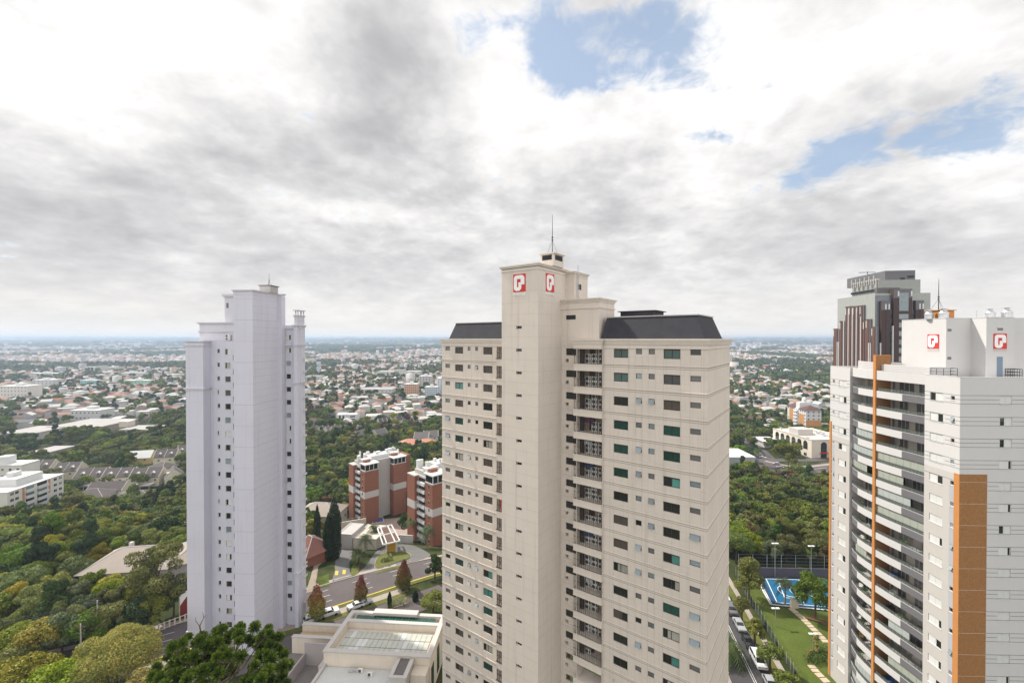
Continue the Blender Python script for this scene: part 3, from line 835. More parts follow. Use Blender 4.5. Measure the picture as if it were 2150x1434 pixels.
    for i in range(7): bars.box(W - 0.06, W - 0.02, 0.15 + i * 0.3, 0.18 + i * 0.3, 0, 1.98)
    bars_me = bars.mesh('railing', M_alu)
    shaft = MB()
    for i in range(5): shaft.box(0.55 + i * 0.13, 0.62 + i * 0.13, 0.9, 0.98, 0, 2.0)
    shaft_me = shaft.mesh('louvre', M_alu)
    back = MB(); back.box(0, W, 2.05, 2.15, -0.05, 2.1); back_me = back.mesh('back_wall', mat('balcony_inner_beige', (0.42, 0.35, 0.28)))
    door = MB(); door.box(1.35, 2.15, 1.98, 2.04, 0, 2.0); door_me = door.mesh('door', M_alu)
    ac = MB(); ac.box(-0.42, 0.42, -0.15, 0.15, 0, 0.62); ac_me = ac.mesh('air_conditioner', M_acw)
    fan = MB()
    n = 14
    pts = [(-0.12 + 0.25 * math.cos(2 * math.pi * i / n), 0.31 + 0.25 * math.sin(2 * math.pi * i / n)) for i in range(n)]
    fan.poly([(x, -0.16, z) for x, z in pts]); 
    fan.box(0.24, 0.38, -0.158, -0.151, 0.12, 0.5)
    fan_me = fan.mesh('fan', M_ach)
    hub = MB()
    for q in range(4):
        aa = q * math.pi / 4; c_, s_ = math.cos(aa), math.sin(aa)
        hub.poly([(-0.12 - 0.24 * c_ - 0.012 * s_, -0.166, 0.31 - 0.24 * s_ + 0.012 * c_), (-0.12 + 0.24 * c_ - 0.012 * s_, -0.166, 0.31 + 0.24 * s_ + 0.012 * c_), (-0.12 + 0.24 * c_ + 0.012 * s_, -0.166, 0.31 + 0.24 * s_ - 0.012 * c_), (-0.12 - 0.24 * c_ + 0.012 * s_, -0.166, 0.31 - 0.24 * s_ - 0.012 * c_)])
    hub_me = hub.mesh('fan_guard', M_acw)
    cloth = MB(); cloth.box(0, 0.5, 0, 0.02, 0, 0.7); cl_me = {}
    nac = 0
    for k in range(14):
        z = ZE - 3.33 - 3 * k
        b = place_mesh(root, fB, uB0, z, 0, slab_me, 'balcony')
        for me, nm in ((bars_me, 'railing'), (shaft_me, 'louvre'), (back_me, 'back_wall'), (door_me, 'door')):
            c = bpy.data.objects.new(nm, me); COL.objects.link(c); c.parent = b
        spots = [(c_, r_) for c_ in range(3) for r_ in range(3)]
        rnd.shuffle(spots)
        tot = rnd.choice([4, 5, 5, 6, 6, 7, 8])
        used = sorted(spots[:tot], key=lambda t: t[1])
        hcol = [0, 0, 0]
        for (c_, r_) in used:
            if nac >= 84: break
            q = hcol[c_]; hcol[c_] += 1
            if q > 2: continue
            a = place_mesh(b, fB, 0, 0, 0, ac_me, 'air_conditioner'); a.location = (W - 0.65 - c_ * 0.98, 1.5, 0.02 + q * 0.66); a.rotation_euler = (0, 0, rnd.uniform(-.06, .06))
            nac += 1
            g_ = bpy.data.objects.new('fan', fan_me); COL.objects.link(g_); g_.parent = a
        if k in (3, 4, 10, 5, 8):
            cm = MB(); x = 0.3
            while x < 2.2:
                w_ = rnd.uniform(0.18, 0.4); h_ = rnd.uniform(0.4, 0.8); cm.box(x, x + w_, 1.0, 1.03, 1.7 - h_, 1.7); x += w_ + 0.06
            mt = [mat('laundry_purple', (0.16, 0.05, 0.14), .9), mat('laundry_white', (0.6, 0.6, 0.66), .9), mat('laundry_blue', (0.05, 0.09, 0.2), .9)][k % 3]
            lo = bpy.data.objects.new('laundry', cm.mesh('laundry', mt)); COL.objects.link(lo); lo.parent = b
    # lower balconies in one piece (below the picture)
    lb = MB()
    for k in range(14, nfl):
        z = ZE - 3.33 - 3 * k; fB.box(lb, uB0, uB1, max(0.2, z - 0.82), max(0.3, z), 0, 2.2)
    lb.build('lower_balconies', M_beige2, root)
    m = MB(); fB.box(m, uB0, uB1, ZE - 1.35, ZE - 0.05, 0, 2.0)
    for z0, z1, o in ((-1.2, -1.1, .06), (-0.7, -0.45, .12), (-0.45, -.22, .2), (-.22, -.02, .32)): fB.box(m, uB0 - o, uB1 + o, ZE + z0, ZE + z1, -o, 0)
    m.build('bay_parapet', M_beige2, root)
    # side jamb between the bay and the right wing
    m = MB(); fr.box(m, uB1 - 0.02, uR0 + 0.05, vR - 0.25, 54, 0, ZE - 0.05); m.build('jamb', M_beige, root)
    # service slots of the left wing: bars, inner wall, one with red laundry
    sb_ = MB(); sw = sl1 - sl0
    for i in range(5): x = 0.05 + i * (sw - 0.1) / 4; sb_.box(x - 0.022, x + 0.022, 0.05, 0.1, 0, 1.82)
    sb_.box(0, sw, 0.05, 0.1, 0.85, 0.9); sb_.box(-0.1, sw, -0.1, 0.1, -0.08, 0.0)
    sb_me = sb_.mesh('service_grille', M_alu)
    inn = MB(); inn.box(0, sw, 1.25, 1.29, 0, 1.82); inn_me = inn.mesh('back_wall', M_beige2)
    for k in range(20):
        s = place_mesh(root, fL, sl0, ZE - 3.12 - 3 * k, 0, sb_me, 'service_grille')
        c = bpy.data.objects.new('back_wall', inn_me); COL.objects.link(c); c.parent = s
        if rnd.random() < 0.6:
            a = bpy.data.objects.new('air_conditioner', ac_me); COL.objects.link(a); a.parent = s; a.location = (sw - 0.55, 0.7, 0.02 + 0.66 * rnd.choice((0, 1)))
        if k == 8:
            cm = MB(); cm.box(0.5, 1.0, 0.3, 0.33, 0.2, 1.6); lo = bpy.data.objects.new('laundry', cm.mesh('laundry', M_red)); COL.objects.link(lo); lo.parent = s
    return root
central_tower()

# ================================================================== 2. lilac tower (left)
LF = Fr(-4.47)
def left_tower():
    fr = LF; ZE = H
    vw, vc = 89.7, 86.0
    uc = fr.u_at(531, vc); uc0 = fr.u_at(490.3, vc)
    def zpx(py, t): return ZE - (py - HOR) * t / F
    root = thing('apartment_tower', 'slender lilac-grey apartment tower with stepped cornices, left of the beige tower', 'apartment tower', fr.P(uc, 92, 0))
    # main left pier
    vp = 87.6; up0 = fr.u_at(389.5, vp); up1 = fr.u_at(426, vp)
    top = zpx(717, 91)
    m = MB(); fr.box(m, up0, up1, vp, 97, 0, top); m.build('corner_pier', M_lilac, root)
    m = MB()
    pl = [(up0, vp), (up1, vp), (up1, 97), (up0, 97)]
    cornice(m, (fr, pl), top, [(-1.1, -0.85, 0.12), (-0.85, -0.7, 0.25), (-0.2, 0.0, 0.2), (0.0, 0.12, 0.34)])
    z2 = zpx(818, 91); cornice(m, (fr, pl), z2, [(-0.55, -0.35, 0.08), (-0.35, -0.15, 0.16), (-0.15, 0.08, 0.32)])
    z3 = zpx(1345, 91); cornice(m, (fr, pl), z3, [(-0.4, 0.1, 0.2)])
    m.build('cornice', M_lilac2, root)
    # recessed wall with windows
    f = Face(fr, 'front', vw); u0, u1 = up1 - 0.1, uc0 + 0.2
    t = 94.9; holes = []
    zr = zpx(732.5, t)
    n = 22
    for k in range(n):
        z = zr - 3.0 * k
        holes.append((f.a_px(456), f.a_px(461.2), z - 0.95, z + 0.0, 0.25)); holes.append((f.a_px(472.3), f.a_px(483.8), z - 1.30, z + 0.0, 0.2))
        holes.append((f.a_px(488.6), f.a_px(489.9), z - 2.6, z - 1.4, 0.6))
    m = MB(); f.wall(m, u0, u1, 0, zpx(716, t), [h for h in holes if h[2] > 1]); m.build('recessed_wall', M_lilac, root)
    rnd = random.Random(5)
    for k in range(21):
        z = zr - 3.0 * k
        put_window(root, f, holes[3 * k][0], z - 0.95, holes[3 * k][1] - holes[3 * k][0], 0.95, rnd.choice(['dark', 'halfr', 'dark']), 'white', 'bathroom_window')
        put_window(root, f, holes[3 * k + 1][0], z - 1.30, holes[3 * k + 1][1] - holes[3 * k + 1][0], 1.3, rnd.choice(['dark', 'sky', 'half', 'dark', 'halfr', 'mixp', 'mixc', 'shut']), 'white', 'window')
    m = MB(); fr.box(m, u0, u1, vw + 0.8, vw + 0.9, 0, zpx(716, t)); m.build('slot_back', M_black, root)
    # upper steps behind
    m = MB(); ua = fr.u_at(419, 91.5)
    fr.box(m, ua, uc0 + 0.3, 91.5, 98, zpx(716, t) - 1, zpx(680, t))
    pl = [(ua, 91.5), (uc0 + .3, 91.5), (uc0 + .3, 98), (ua, 98)]
    cornice(m, (fr, pl), zpx(680, t), [(0.0, 0.2, 0.2), (0.2, 0.4, 0.42), (-1.9, -1.7, 0.15), (-1.7, -1.5, 0.28)])
    fr.box(m, up0 + 1, u1, vw + 0.3, 98, zpx(716, t) - 0.4, zpx(716, t) - 0.05)
    m.build('upper_storey', M_lilac2, root)
    m = MB(); ub = fr.u_at(472, 92.5)
    fr.box(m, ub, uc0 + 0.3, 92.5, 98, zpx(680, t), zpx(622, t)); cornice(m, (fr, [(ub, 92.5), (uc0 + .3, 92.5), (uc0 + .3, 98), (ub, 98)]), zpx(622, t), [(0, 0.25, 0.15), (0.25, 0.75, 0.4)])
    m.build('stair_block', M_lilac2, root)
    fb = Face(fr, 'front', 92.5)
    m = MB(); fb.box(m, fb.a_px(475.5), fb.a_px(480.5), zpx(645, t), zpx(634, t), -0.02, -0.004); m.build('vent', M_grayglass, root)
    f9 = Face(fr, 'front', 91.0)
    ac = MB(); a = f9.a_px(474); f9.box(ac, a, a + 1.0, zpx(714.5, t), zpx(702.5, t), -0.1, 0.4); o = ac.build('air_conditioner', M_acw, root)
    ac = MB()
    for q in range(2): f9.box(ac, a + 0.1, a + 0.5, zpx(713.5 - q * 6, t), zpx(709.5 - q * 6, t), -0.12, -0.101)
    ac.build('fan', M_ach, o)
    # core
    tc = 90.5
    ztop = zpx(611.5, tc)
    vback = fr.v_at(583, uc)
    m = MB(); fr.box(m, uc0, uc, vc, vback, 0, ztop); m.build('stair_core', M_lilac, root)
    upil = uc + 0.95
    m = MB(); fr.box(m, uc0 + 1, upil, vback, vback + 1.45, 0, ztop - 0.25); m.build('pilaster', M_lilac, root)
    m = MB()
    for z0, z1, o in ((-0.7, -0.45, 0.05), (-0.1, 0.12, 0.12), (0.12, 0.3, 0.28)):
        fr.box(m, uc0 - o, uc + o, vc - o, vback + o, ztop + z0, ztop + z1); fr.box(m, uc - 0.5, upil + o, vback + o + 0.003, vback + 1.1 + o, ztop + z0, ztop + z1 - 0.004)
    m.build('cornice', M_lilac2, root)
    sb = MB(); fa, fb2 = Face(fr, 'front', vc), Face(fr, 'right', uc)
    z = ztop - 1.6
    for k in range(48):
        lw = 0.07 if k % 6 == 3 else 0.035
        fb2.box(sb, vc, vback, z, z + lw, -0.005, 0)
        if k % 3 == 0: fa.box(sb, uc0, uc, z, z + lw, -0.005, 0)
        z -= 1.48
    for k in range(9): 
        z = zpx(670, tc) - k * 7.4; Face(fr, 'right', upil).box(sb, vback, vback + 1.4, z, z + 0.05, -0.005, 0); Face(fr, 'front', vp).box(sb, up0, up1, z - 3, z - 2.98, -0.005, 0)
    sb.build('seam', M_lseam, root)
    # roof box + antenna
    uh = fr.u_at(568, 91.0); m = MB(); fr.box(m, uh - 2.5, uh, 91, 93.8, ztop + 0.3, ztop + 1.75); o = m.build('lift_room', M_conc, root)
    m = MB(); fr.box(m, uh - 2.7, uh + 0.2, 90.8, 94, ztop + 1.753, ztop + 1.87); m.build('roof_slab', M_black, o)
    antenna(root, 'lightning_mast', fr.P(uh - 1.2, 92.4, ztop + 1.87), 2.9, 0.05, 0.6)
    # right recessed windows
    vr = 95.9; f = Face(fr, 'front', vr); tt = 98
    a0, a1 = upil - 0.8, fr.u_at(616.5, 94.9)
    holes = []; zr = zpx(731, tt)
    for k in range(23):
        z = zr + 3.0 - 3.0 * k; holes.append((f.a_px(600.8), f.a_px(610.6), z - 1.15, z, 0.2))
    m = MB(); f.wall(m, a0, a1 + 1.0, 0, zpx(700, tt) + 1.2, [h for h in holes if h[2] > 0.5])
    f.box(m, a0, a1 + 1, zpx(690, tt) , zpx(683, tt), -0.3, 0.5)
    f.box(m, a0, a1, zpx(726, tt) , zpx(722, tt), -0.3, 0.0); m.build('recessed_wall', M_lilac, root)
    for k in range(22):
        h = holes[k]; 
        if h[2] > 3: put_window(root, f, h[0], h[2], h[1] - h[0], h[3] - h[2], rnd.choice(['dark', 'half', 'dark', 'sky']), 'white', 'side_window')
    # right column
    vq = 94.9; uq = fr.u_at(624, vq)
    zq = zpx(683, 97)
    uq1 = uq; vq1 = fr.v_at(640.3, uq)
    m = MB(); fr.box(m, a1, uq1, vq, vq1, 0, zq)
    m.build('corner_column', M_lilac, root)
    m = MB()
    fz = Face(fr, 'front', vq)
    pl = [(a1, vq), (uq1, vq), (uq1, vq1), (a1, vq1)]
    for z in (zq, zpx(725, 97), zpx(806, 97), zpx(1216, 97)): cornice(m, (fr, pl), z, [(-0.3, -0.05, 0.15), (-0.05, 0.15, 0.3)])
    m.build('cornice', M_lilac2, root)
    m = MB(); fr.box(m, a1, uq1 - 0.1, vq + 0.3, vq + 3.2, zq, zq + 2.2); cornice(m, (fr, [(a1, vq + .4), (uq1 - .2, vq + .4), (uq1 - .2, vq + 3.2), (a1, vq + 3.2)]), zq + 2.2, [(-0.25, 0.05, 0.15), (0.05, 0.2, 0.25)])
    for (x, y) in ((a1 + 0.0, vq + 0.6), (uq1 - 0.3, vq + 0.6), (uq1 - .3, vq + 1.7), (a1, vq + 2.9), (uq1 - .3, vq + 2.9)): fr.box(m, x, x + 0.2, y, y + 0.2, zq + 2.4, zq + 3.4)
    fr.box(m, a1 - 0.25, uq1 + 0.1, vq + 0.2, vq + 3.4, zq + 3.403, zq + 3.6)
    m.build('chimney', M_lilac2, root)
    # small balconies/sills showing past the right edge
    sbm = MB(); sbm.box(0, 0.45, 0, 0.9, 0, 0.12); sbm.box(0.38, 0.45, 0, 0.9, 0.12, 0.45); sme = sbm.mesh('sill', M_wtrim)
    for k in range(21):
        o = place_mesh(root, Face(fr, 'front', vq), 0, 0, 0, sme, 'sill'); o.location = world_of(root).inverted() @ fr.P(uq1 + 0.002, vq1 - 1.0, zpx(757, 97) - 3 * k)
    # body behind
    m = MB(); fr.box(m, up0 + 0.5, uq1 - 4.6, 98.2, 101.5, 0, zpx(716, t)); m.build('rear_block', M_lilac, root)
    m = MB(); fr.box(m, uc0 + 1, a1 + .3, 96.4, 98.2, 0, zpx(712, t)); m.build('rear_wall', M_lilac, root)
    return root
left_tower()

# ================================================================== 3. white tower (right)
RF = Fr(-1.6)
def right_tower():
    fr = RF; ZE = H; U = 60.4; V0 = 61.7
    root = thing('apartment_tower', 'white apartment tower with curved balconies and ochre orange stripes at the right edge', 'apartment tower', fr.P(U + 8, 75, 0))
    fL = Face(fr, 'left', U); fF = Face(fr, 'front', V0)
    zt = ZE - 5.38
    vA, vB = 67.0, 82.0     # balcony stretch
    vE = fr.v_at(1744, U)
    rnd = random.Random(9)
    z1 = ZE - 7.90
    NF = 20
    # near strip
    wn, wn2 = MB(), MB()
    def zrow(k): return z1 - 3.0 * k
    w0, w1 = fL.a_px(1953.7), fL.a_px(1981.5)
    s0, s1 = fL.a_px(1997.5), fL.a_px(2005.8)
    holes = []
    for k in range(NF):
        if zrow(k) - 1.2 > 1: holes += [(w0, w1, zrow(k) - 1.18, zrow(k) - 0.03, 0.16), (s0, s1, zrow(k) - 0.75, zrow(k) - 0.15, 0.25)]
    fL.wall(wn, -vA, -V0, ZE - 18.9, zt, holes); fL.wall(wn2, -vA, -V0, 0, ZE - 18.9, holes)
    fh = []
    f0, f1 = fF.a_px(2101.2), fF.a_px(2126.6)
    for k in range(NF):
        if zrow(k) - 1.2 > 1: fh.append((f0, f1, zrow(k) - 1.16, zrow(k) - 0.03, 0.16))
    m3 = MB(); fF.wall(m3, U, U + 18, 0, zt, fh)
    wn.build('side_wall', M_white, root); wn2.build('side_wall', M_offw, root); m3.build('front_wall', M_white, root)
    Kw = ['shut', 'half', 'shut', 'half3', 'half', 'shut', 'half3', 'halfr']
    for k in range(NF - 1):
        if zrow(k) - 1.2 < 1: break
        put_window(root, fL, w0, zrow(k) - 1.18, w1 - w0, 1.15, rnd.choice(Kw), 'shutw', 'window')
        put_window(root, fL, s0, zrow(k) - 0.75, s1 - s0, 0.6, rnd.choice(['dark', 'tilt', 'dark', 'sky']), 'shutw', 'bathroom_window')
    for k in range(15): put_window(root, fF, f0, zrow(k) - 1.16, f1 - f0, 1.13, rnd.choice(['shut', 'half3', 'half', 'halfr', 'shut', 'half3']), 'shutw', 'window')
    # far strip
    wf, wf2 = MB(), MB()
    q0, q1 = fL.a_px(1762), fL.a_px(1778); r0, r1 = fL.a_px(1749.3), fL.a_px(1753.2)
    holes = []
    for k in range(NF):
        if zrow(k) - 1.4 > 1: holes += [(q0, q1, zrow(k) - 1.28, zrow(k) - 0.08, 0.16), (r0, r1, zrow(k) - 0.6, zrow(k) - 0.1, 0.25)]
    fL.wall(wf, -vE, -vB, ZE - 18.9, zt, holes); fL.wall(wf2, -vE, -vB, 0, ZE - 18.9, holes)
    fr.box(wf, U + 0.02, U + 3, vB - 0.02, vB, 0, zt)
    Face(fr, 'back', vE).wall(wf2, -U - 12, -U, 0, zt)
    fr.box(wf, U + 0.3, U + 16, V0 + 0.3, vE - 0.1, zt - 0.8, zt - 0.5)
    wf.build('side_wall', M_white, root); wf2.build('side_wall', M_offw, root)
    for k in range(NF - 1):
        if zrow(k) - 1.4 < 1: break
        put_window(root, fL, q0, zrow(k) - 1.28, q1 - q0, 1.2, rnd.choice(Kw), 'shutw', 'window')
        put_window(root, fL, r0, zrow(k) - 0.6, r1 - r0, 0.5, rnd.choice(['dark', 'tilt', 'sky']), 'shutw', 'bathroom_window')
    # parapet copings
    m = MB(); fL.box(m, -vA, -V0 + 0.04, zt, zt + 0.06, -0.04, 0.25); fF.box(m, U - 0.04, U + 18, zt + 0.003, zt + 0.063, -0.04, 0.25); fL.box(m, -vE, -vB, zt, zt + 0.06, -0.04, 0.25)
    m.build('coping', M_wtrim, root)
    # grooves
    gl = MB()
    for k in range(NF):
        for j, dz in enumerate((0, -0.58, -1.17)):
            z = zrow(k) + dz
            if z < 1: continue
            th = 0.045
            if k < 4 or (k == 4 and j == 0):
                if j == 1:
                    fL.box(gl, -vA, w0 - 0.02, z, z + th, -0.006, 0); fL.box(gl, w1 + 0.3, -V0, z, z + th, -0.006, 0)
                    fL.box(gl, -vE, q0 - 0.03, z, z + th, -0.006, 0); fL.box(gl, q1 + 0.03, -vB, z, z + th, -0.006, 0)
                else:
                    fL.box(gl, -vA, -V0, z, z + th, -0.006, 0); fL.box(gl, -vE, -vB, z, z + th, -0.006, 0)
            a_s = U if ZE - z < 18.9 else fF.a_px(2074) + 0.02
            if j == 1:
                fF.box(gl, a_s, f0 - 0.12, z, z + th, -0.006, 0); fF.box(gl, f1 + 0.02, U + 18, z, z + th, -0.006, 0)
            else: fF.box(gl, a_s, U + 18, z, z + th, -0.006, 0)
    gl.build('groove', M_black, root)
    # orange corner column, its front side darkened as painted shade, grey strip
    oc = MB(); fL.box(oc, fL.a_px(2006.2), -V0 + 0.07, 0, ZE - 18.8, -0.07, 0.0); fL.box(oc, -vE - 0.05, fL.a_px(1747.6), 0, ZE - 16.2, -0.10, 0.0); oc.build('orange_column', M_orange, root)
    pn = MB(); up = fF.a_px(2074.5); fF.box(pn, U - 0.05, up, 0, ZE - 18.8, -0.073, 0.0); po = pn.build('shaded_front_panel', M_orange_shade, root)
    sm = MB()
    for k in range(4, NF):
        z = zrow(k) + 0.0
        if z > 0.5: fF.box(sm, U - 0.04, up - 0.02, z, z + 0.03, -0.079, -0.0735)
    sm.build('panel_joint', M_cream, po)
    gs = MB()
    for k in range(3, NF):
        za, zb = zrow(k) - 0.02 - 0.12 + (0 if k > 3 else -0.6), zrow(k + 1) - 0.12 + 0.0
        za = zrow(k) - 0.78
        zb = zrow(k + 1) - 0.13
        if k >= 4 and zb > 0: fL.box(gs, fL.a_px(1995.6), fL.a_px(2006.0), zb, za, -0.012, 0.0); fL.box(gs, fL.a_px(1748), fL.a_px(1753.4), zb, za, -0.012, 0.0)
    gs.build('grey_strip', M_midg, root)
    # fin
    vf = 75.0; uf0 = 59.45
    m = MB(); fr.box(m, uf0, uf0 + 0.02, vf, vf + 0.5, 0, ZE - 2.75); fr.box(m, uf0 + 0.02, U + 1.6, vf + 0.002, vf + 0.5, 0, ZE - 2.78)
    fin = m.build('fin_wall', M_orange, root)
    m = MB(); fr.box(m, uf0 + 0.16, U + 1.6, vf - 0.02, vf, 0, ZE - 2.86); m.build('fin_panel', M_orange_shade, fin)  # sheet that paints shade onto the fin's camera-facing side
    # balconies
    def off(v):
        P_ = [(67.0, 0.02), (68.5, -0.10), (70.5, -0.35), (72.5, -0.62), (75, -0.80), (77, -0.80), (79, -0.62), (80.5, -0.20), (82, 0.42)]
        return float(np.interp(v, [p[0] for p in P_], [p[1] for p in P_]))
    def pline(va, vb, n): return [(U + off(v), v) for v in np.linspace(va, vb, n)]
    segs = {'near': (67.02, 74.98), 'far': (75.52, 81.98)}
    def ribbon(mb, pts, z0, z1, th, m=0):
        for (a, b) in zip(pts[:-1], pts[1:]):
            mb.hexa([fr.P(a[0], a[1], z0), fr.P(b[0], b[1], z0), fr.P(b[0] + th, b[1], z0), fr.P(a[0] + th, a[1], z0), fr.P(a[0], a[1], z1), fr.P(b[0], b[1], z1), fr.P(b[0] + th, b[1], z1), fr.P(a[0] + th, a[1], z1)], m)
    NTH = ['first', 'second', 'third', 'fourth', 'fifth', 'sixth', 'seventh', 'eighth', 'ninth', 'tenth', 'eleventh', 'twelfth', 'thirteenth', 'fourteenth', 'fifteenth', 'sixteenth', 'seventeenth', 'eighteenth', 'nineteenth', 'twentieth']
    protos = {}
    Minv = world_of(root).inverted()
    plants = leaf_mat('balcony_plants', (0.03, 0.08, 0.02), (0.12, 0.2, 0.05))
    clutter = [mat('clutter_white', (0.6, 0.6, 0.58)), mat('clutter_dark', (0.05, 0.045, 0.05)), mat('clutter_brown', (0.2, 0.11, 0.06)), mat('clutter_blue', (0.06, 0.12, 0.3)), plants]
    blind = mat('roller_blind_pale', (0.40, 0.43, 0.42), 0.6, 0.06); blindg = mat('roller_blind_green', (0.36, 0.38, 0.33), 0.6, 0.06)
    bwall = mat('balcony_back_wall', (0.62, 0.57, 0.52), 0.9, 0.05)
    smoke = bpy.data.materials.new('smoked_balustrade_glass'); smoke.use_nodes = True
    g = NT(smoke.node_tree); p = g.n['Principled BSDF']; p.inputs['Base Color'].default_value = (0.25, 0.28, 0.27, 1); p.inputs['Roughness'].default_value = 0.05
    tr = g.new('ShaderNodeBsdfTransparent'); tr.inputs[0].default_value = (0.75, 0.80, 0.78, 1); mx = g.new('ShaderNodeMixShader'); mx.inputs[0].default_value = 0.72
    g.l.new(p.outputs[0], mx.inputs[1]); g.l.new(tr.outputs[0], mx.inputs[2]); g.l.new(mx.outputs[0], g.n['Material Output'].inputs[0])
    for k in range(NF):
        ztopb = ZE - 5.38 - 1.55 - 3.0 * k + 0.0     # underside of the band above = top of opening
        zfloor = ztopb - 1.85                          # top of the band below
        if zfloor - 1.2 < 0.5: break
        for sname, (va, vb) in segs.items():
            n = 8 if sname == 'near' else 9
            sh = MB(); pts = pline(va, vb, n)
            # band below: white and grey halves
            split = 70.5 if sname == 'near' else 79.3
            A = [p_ for p_ in pts if p_[1] <= split] + [(U + off(split), split)]; B = [(U + off(split), split)] + [p_ for p_ in pts if p_[1] > split]
            ga, wa = (A, B) if sname == 'near' else (B, A)
            zb0, zb1 = zfloor - 1.15, zfloor
            ribbon(sh, ga, zb0, zb1 - 0.05, 0.14, 0); ribbon(sh, wa, zb0, zb1 - 0.05, 0.14, 1)
            ribbon(sh, pts, zb1 - 0.048, zb1, 0.2, 1)
            # floor slab
            for (a, b) in zip(pts[:-1], pts[1:]):
                sh.hexa([fr.P(a[0] + .1, a[1], zb0 + .05), fr.P(b[0] + .1, b[1], zb0 + .05), fr.P(U + 2.6, b[1], zb0 + .05), fr.P(U + 2.6, a[1], zb0 + .05), fr.P(a[0] + .1, a[1], zb0 + 0.2), fr.P(b[0] + .1, b[1], zb0 + .2), fr.P(U + 2.6, b[1], zb0 + .2), fr.P(U + 2.6, a[1], zb0 + .2)], 2)
            me_key = 'bal_' + sname
            if me_key not in protos:
                mm = sh.mesh('balcony', [M_shadeg, M_white, M_conc]); mm.transform(Minv); mm.transform(Matrix.Translation((0, 0, -zfloor))); protos[me_key] = mm
                rl = MB()
                inn = [(p_[0] + 0.06, p_[1]) for p_ in pts]
                ribbon(rl, inn, 0.52, 0.56, 0.04, 0); ribbon(rl, inn, 0.0, 0.025, 0.03, 0)
                for i in range(int((vb - va) / 0.55) + 1):
                    v = va + 0.05 + i * 0.55
                    if v < vb: u = U + off(v) + 0.06; fr.box(rl, u, u + 0.03, v, v + 0.03, 0, 0.55)
                gm = MB(); ribbon(gm, [(p_[0] + 0.075, p_[1]) for p_ in pts], 0.04, 0.51, 0.008, 0)
                mm = rl.mesh('railing', M_alu); mm.transform(Minv); protos['rail_' + sname] = mm
                mm = gm.mesh('balustrade_glass', smoke); mm.transform(Minv); protos['glass_' + sname] = mm
            b = bpy.data.objects.new('balcony', protos[me_key]); COL.objects.link(b); b.parent = root; b.location = (0, 0, zfloor)
            for nm, kk in (('railing', 'rail_' + sname), ('balustrade_glass', 'glass_' + sname)):
                c = bpy.data.objects.new(nm, protos[kk]); COL.objects.link(c); c.parent = b
            # back wall, glazed doors
            fb = Face(fr, 'left', U + 2.3); bw = MB()
            zi = zb0 + 0.2
            fb.box(bw, -vb, -va, zi, ztopb + 0.1, 0, 0.1); bw.build('back_wall', bwall if rnd.random() < .6 else M_cream, b)
            dw = MB(); a = -vb + rnd.uniform(.5, 1.2)
            while a < -va - 1.6:
                w = rnd.choice((1.6, 2.2, 2.8)); w = min(w, -va - a - 0.2)
                fb.box(dw, a, a + w, zi + 0.05, ztopb - 0.25, -0.03, -0.005, 0)
                nn = max(2, round(w / 0.8))
                for i in range(nn + 1): x = a + w * i / nn; fb.box(dw, x - 0.035, x + 0.035, zi + 0.05, ztopb - 0.22, -0.07, -0.031, 1)
                fb.box(dw, a, a + w, ztopb - 0.3, ztopb - 0.22, -0.075, -0.032, 1)
                a += w + rnd.uniform(0.7, 1.6)
            dw.build('glazed_door', [rnd.choice([M_sky, M_green, M_sky, M_grayglass, M_grayglass, M_curtain]), M_wtrim], b)
            r = rnd.random()
            if r < 0.33:      # roller blinds drawn along part of the front
                bl = MB(); i0 = rnd.choice((0, 0, 2, 3)); i1 = rnd.choice((n - 1, n - 1, n - 3))
                if i1 - i0 > 1: 
                    for i in range(i0, i1):
                        ribbon(bl, [(pts[i][0] + .22, pts[i][1] + .02), (pts[i + 1][0] + .22, pts[i + 1][1] - .02)], zfloor - 0.1, ztopb - 0.03, 0.03, 0)
                    bl.build('roller_blind', rnd.choice([blind, blindg, blind]), b)
            if r > 0.3:
                side = 'right of' if sname == 'near' else 'left of'
                fl_word = NTH[k]
                lab = lambda what: f"{what} on balcony {fl_word} from the top, {side} the orange fin"
                def furn(nm, what, cat, mb_, mt, c0, grp=None):
                    tag(mb_.build(nm, mt), lab(what), cat, grp)
                L_ = vb - va; v = va + rnd.uniform(.8, 1.6); u = U + rnd.uniform(.5, 1.0)
                ci = rnd.choice((0, 1, 2)); cw_ = ('white', 'black', 'brown')[ci]
                tb = MB(); lt = rnd.uniform(1.2, 1.9); fr.box(tb, u, u + .8, v, v + lt, zi + .70, zi + .75)
                for x, y in ((.05, .05), (.7, .05), (.05, lt - .1), (.7, lt - .1)): fr.box(tb, u + x, u + x + .05, v + y, v + y + .05, zi, zi + .70)
                furn('balcony_table', cw_ + ' table', 'table', tb, clutter[ci], None)
                for q in range(2):
                    ch = MB(); cv = v + .15 + q * .8; cu = u - .5; fr.box(ch, cu, cu + .42, cv, cv + .42, zi + .42, zi + .47); fr.box(ch, cu, cu + .04, cv, cv + .42, zi + .47, zi + .95)
                    for x, y in ((0, 0), (.38, 0), (0, .38), (.38, .38)): fr.box(ch, cu + x, cu + x + .04, cv + y, cv + y + .04, zi, zi + .42)
                    furn('balcony_chair', cw_ + ' chair beside the table', 'chair', ch, clutter[ci], None, 'balcony chairs')
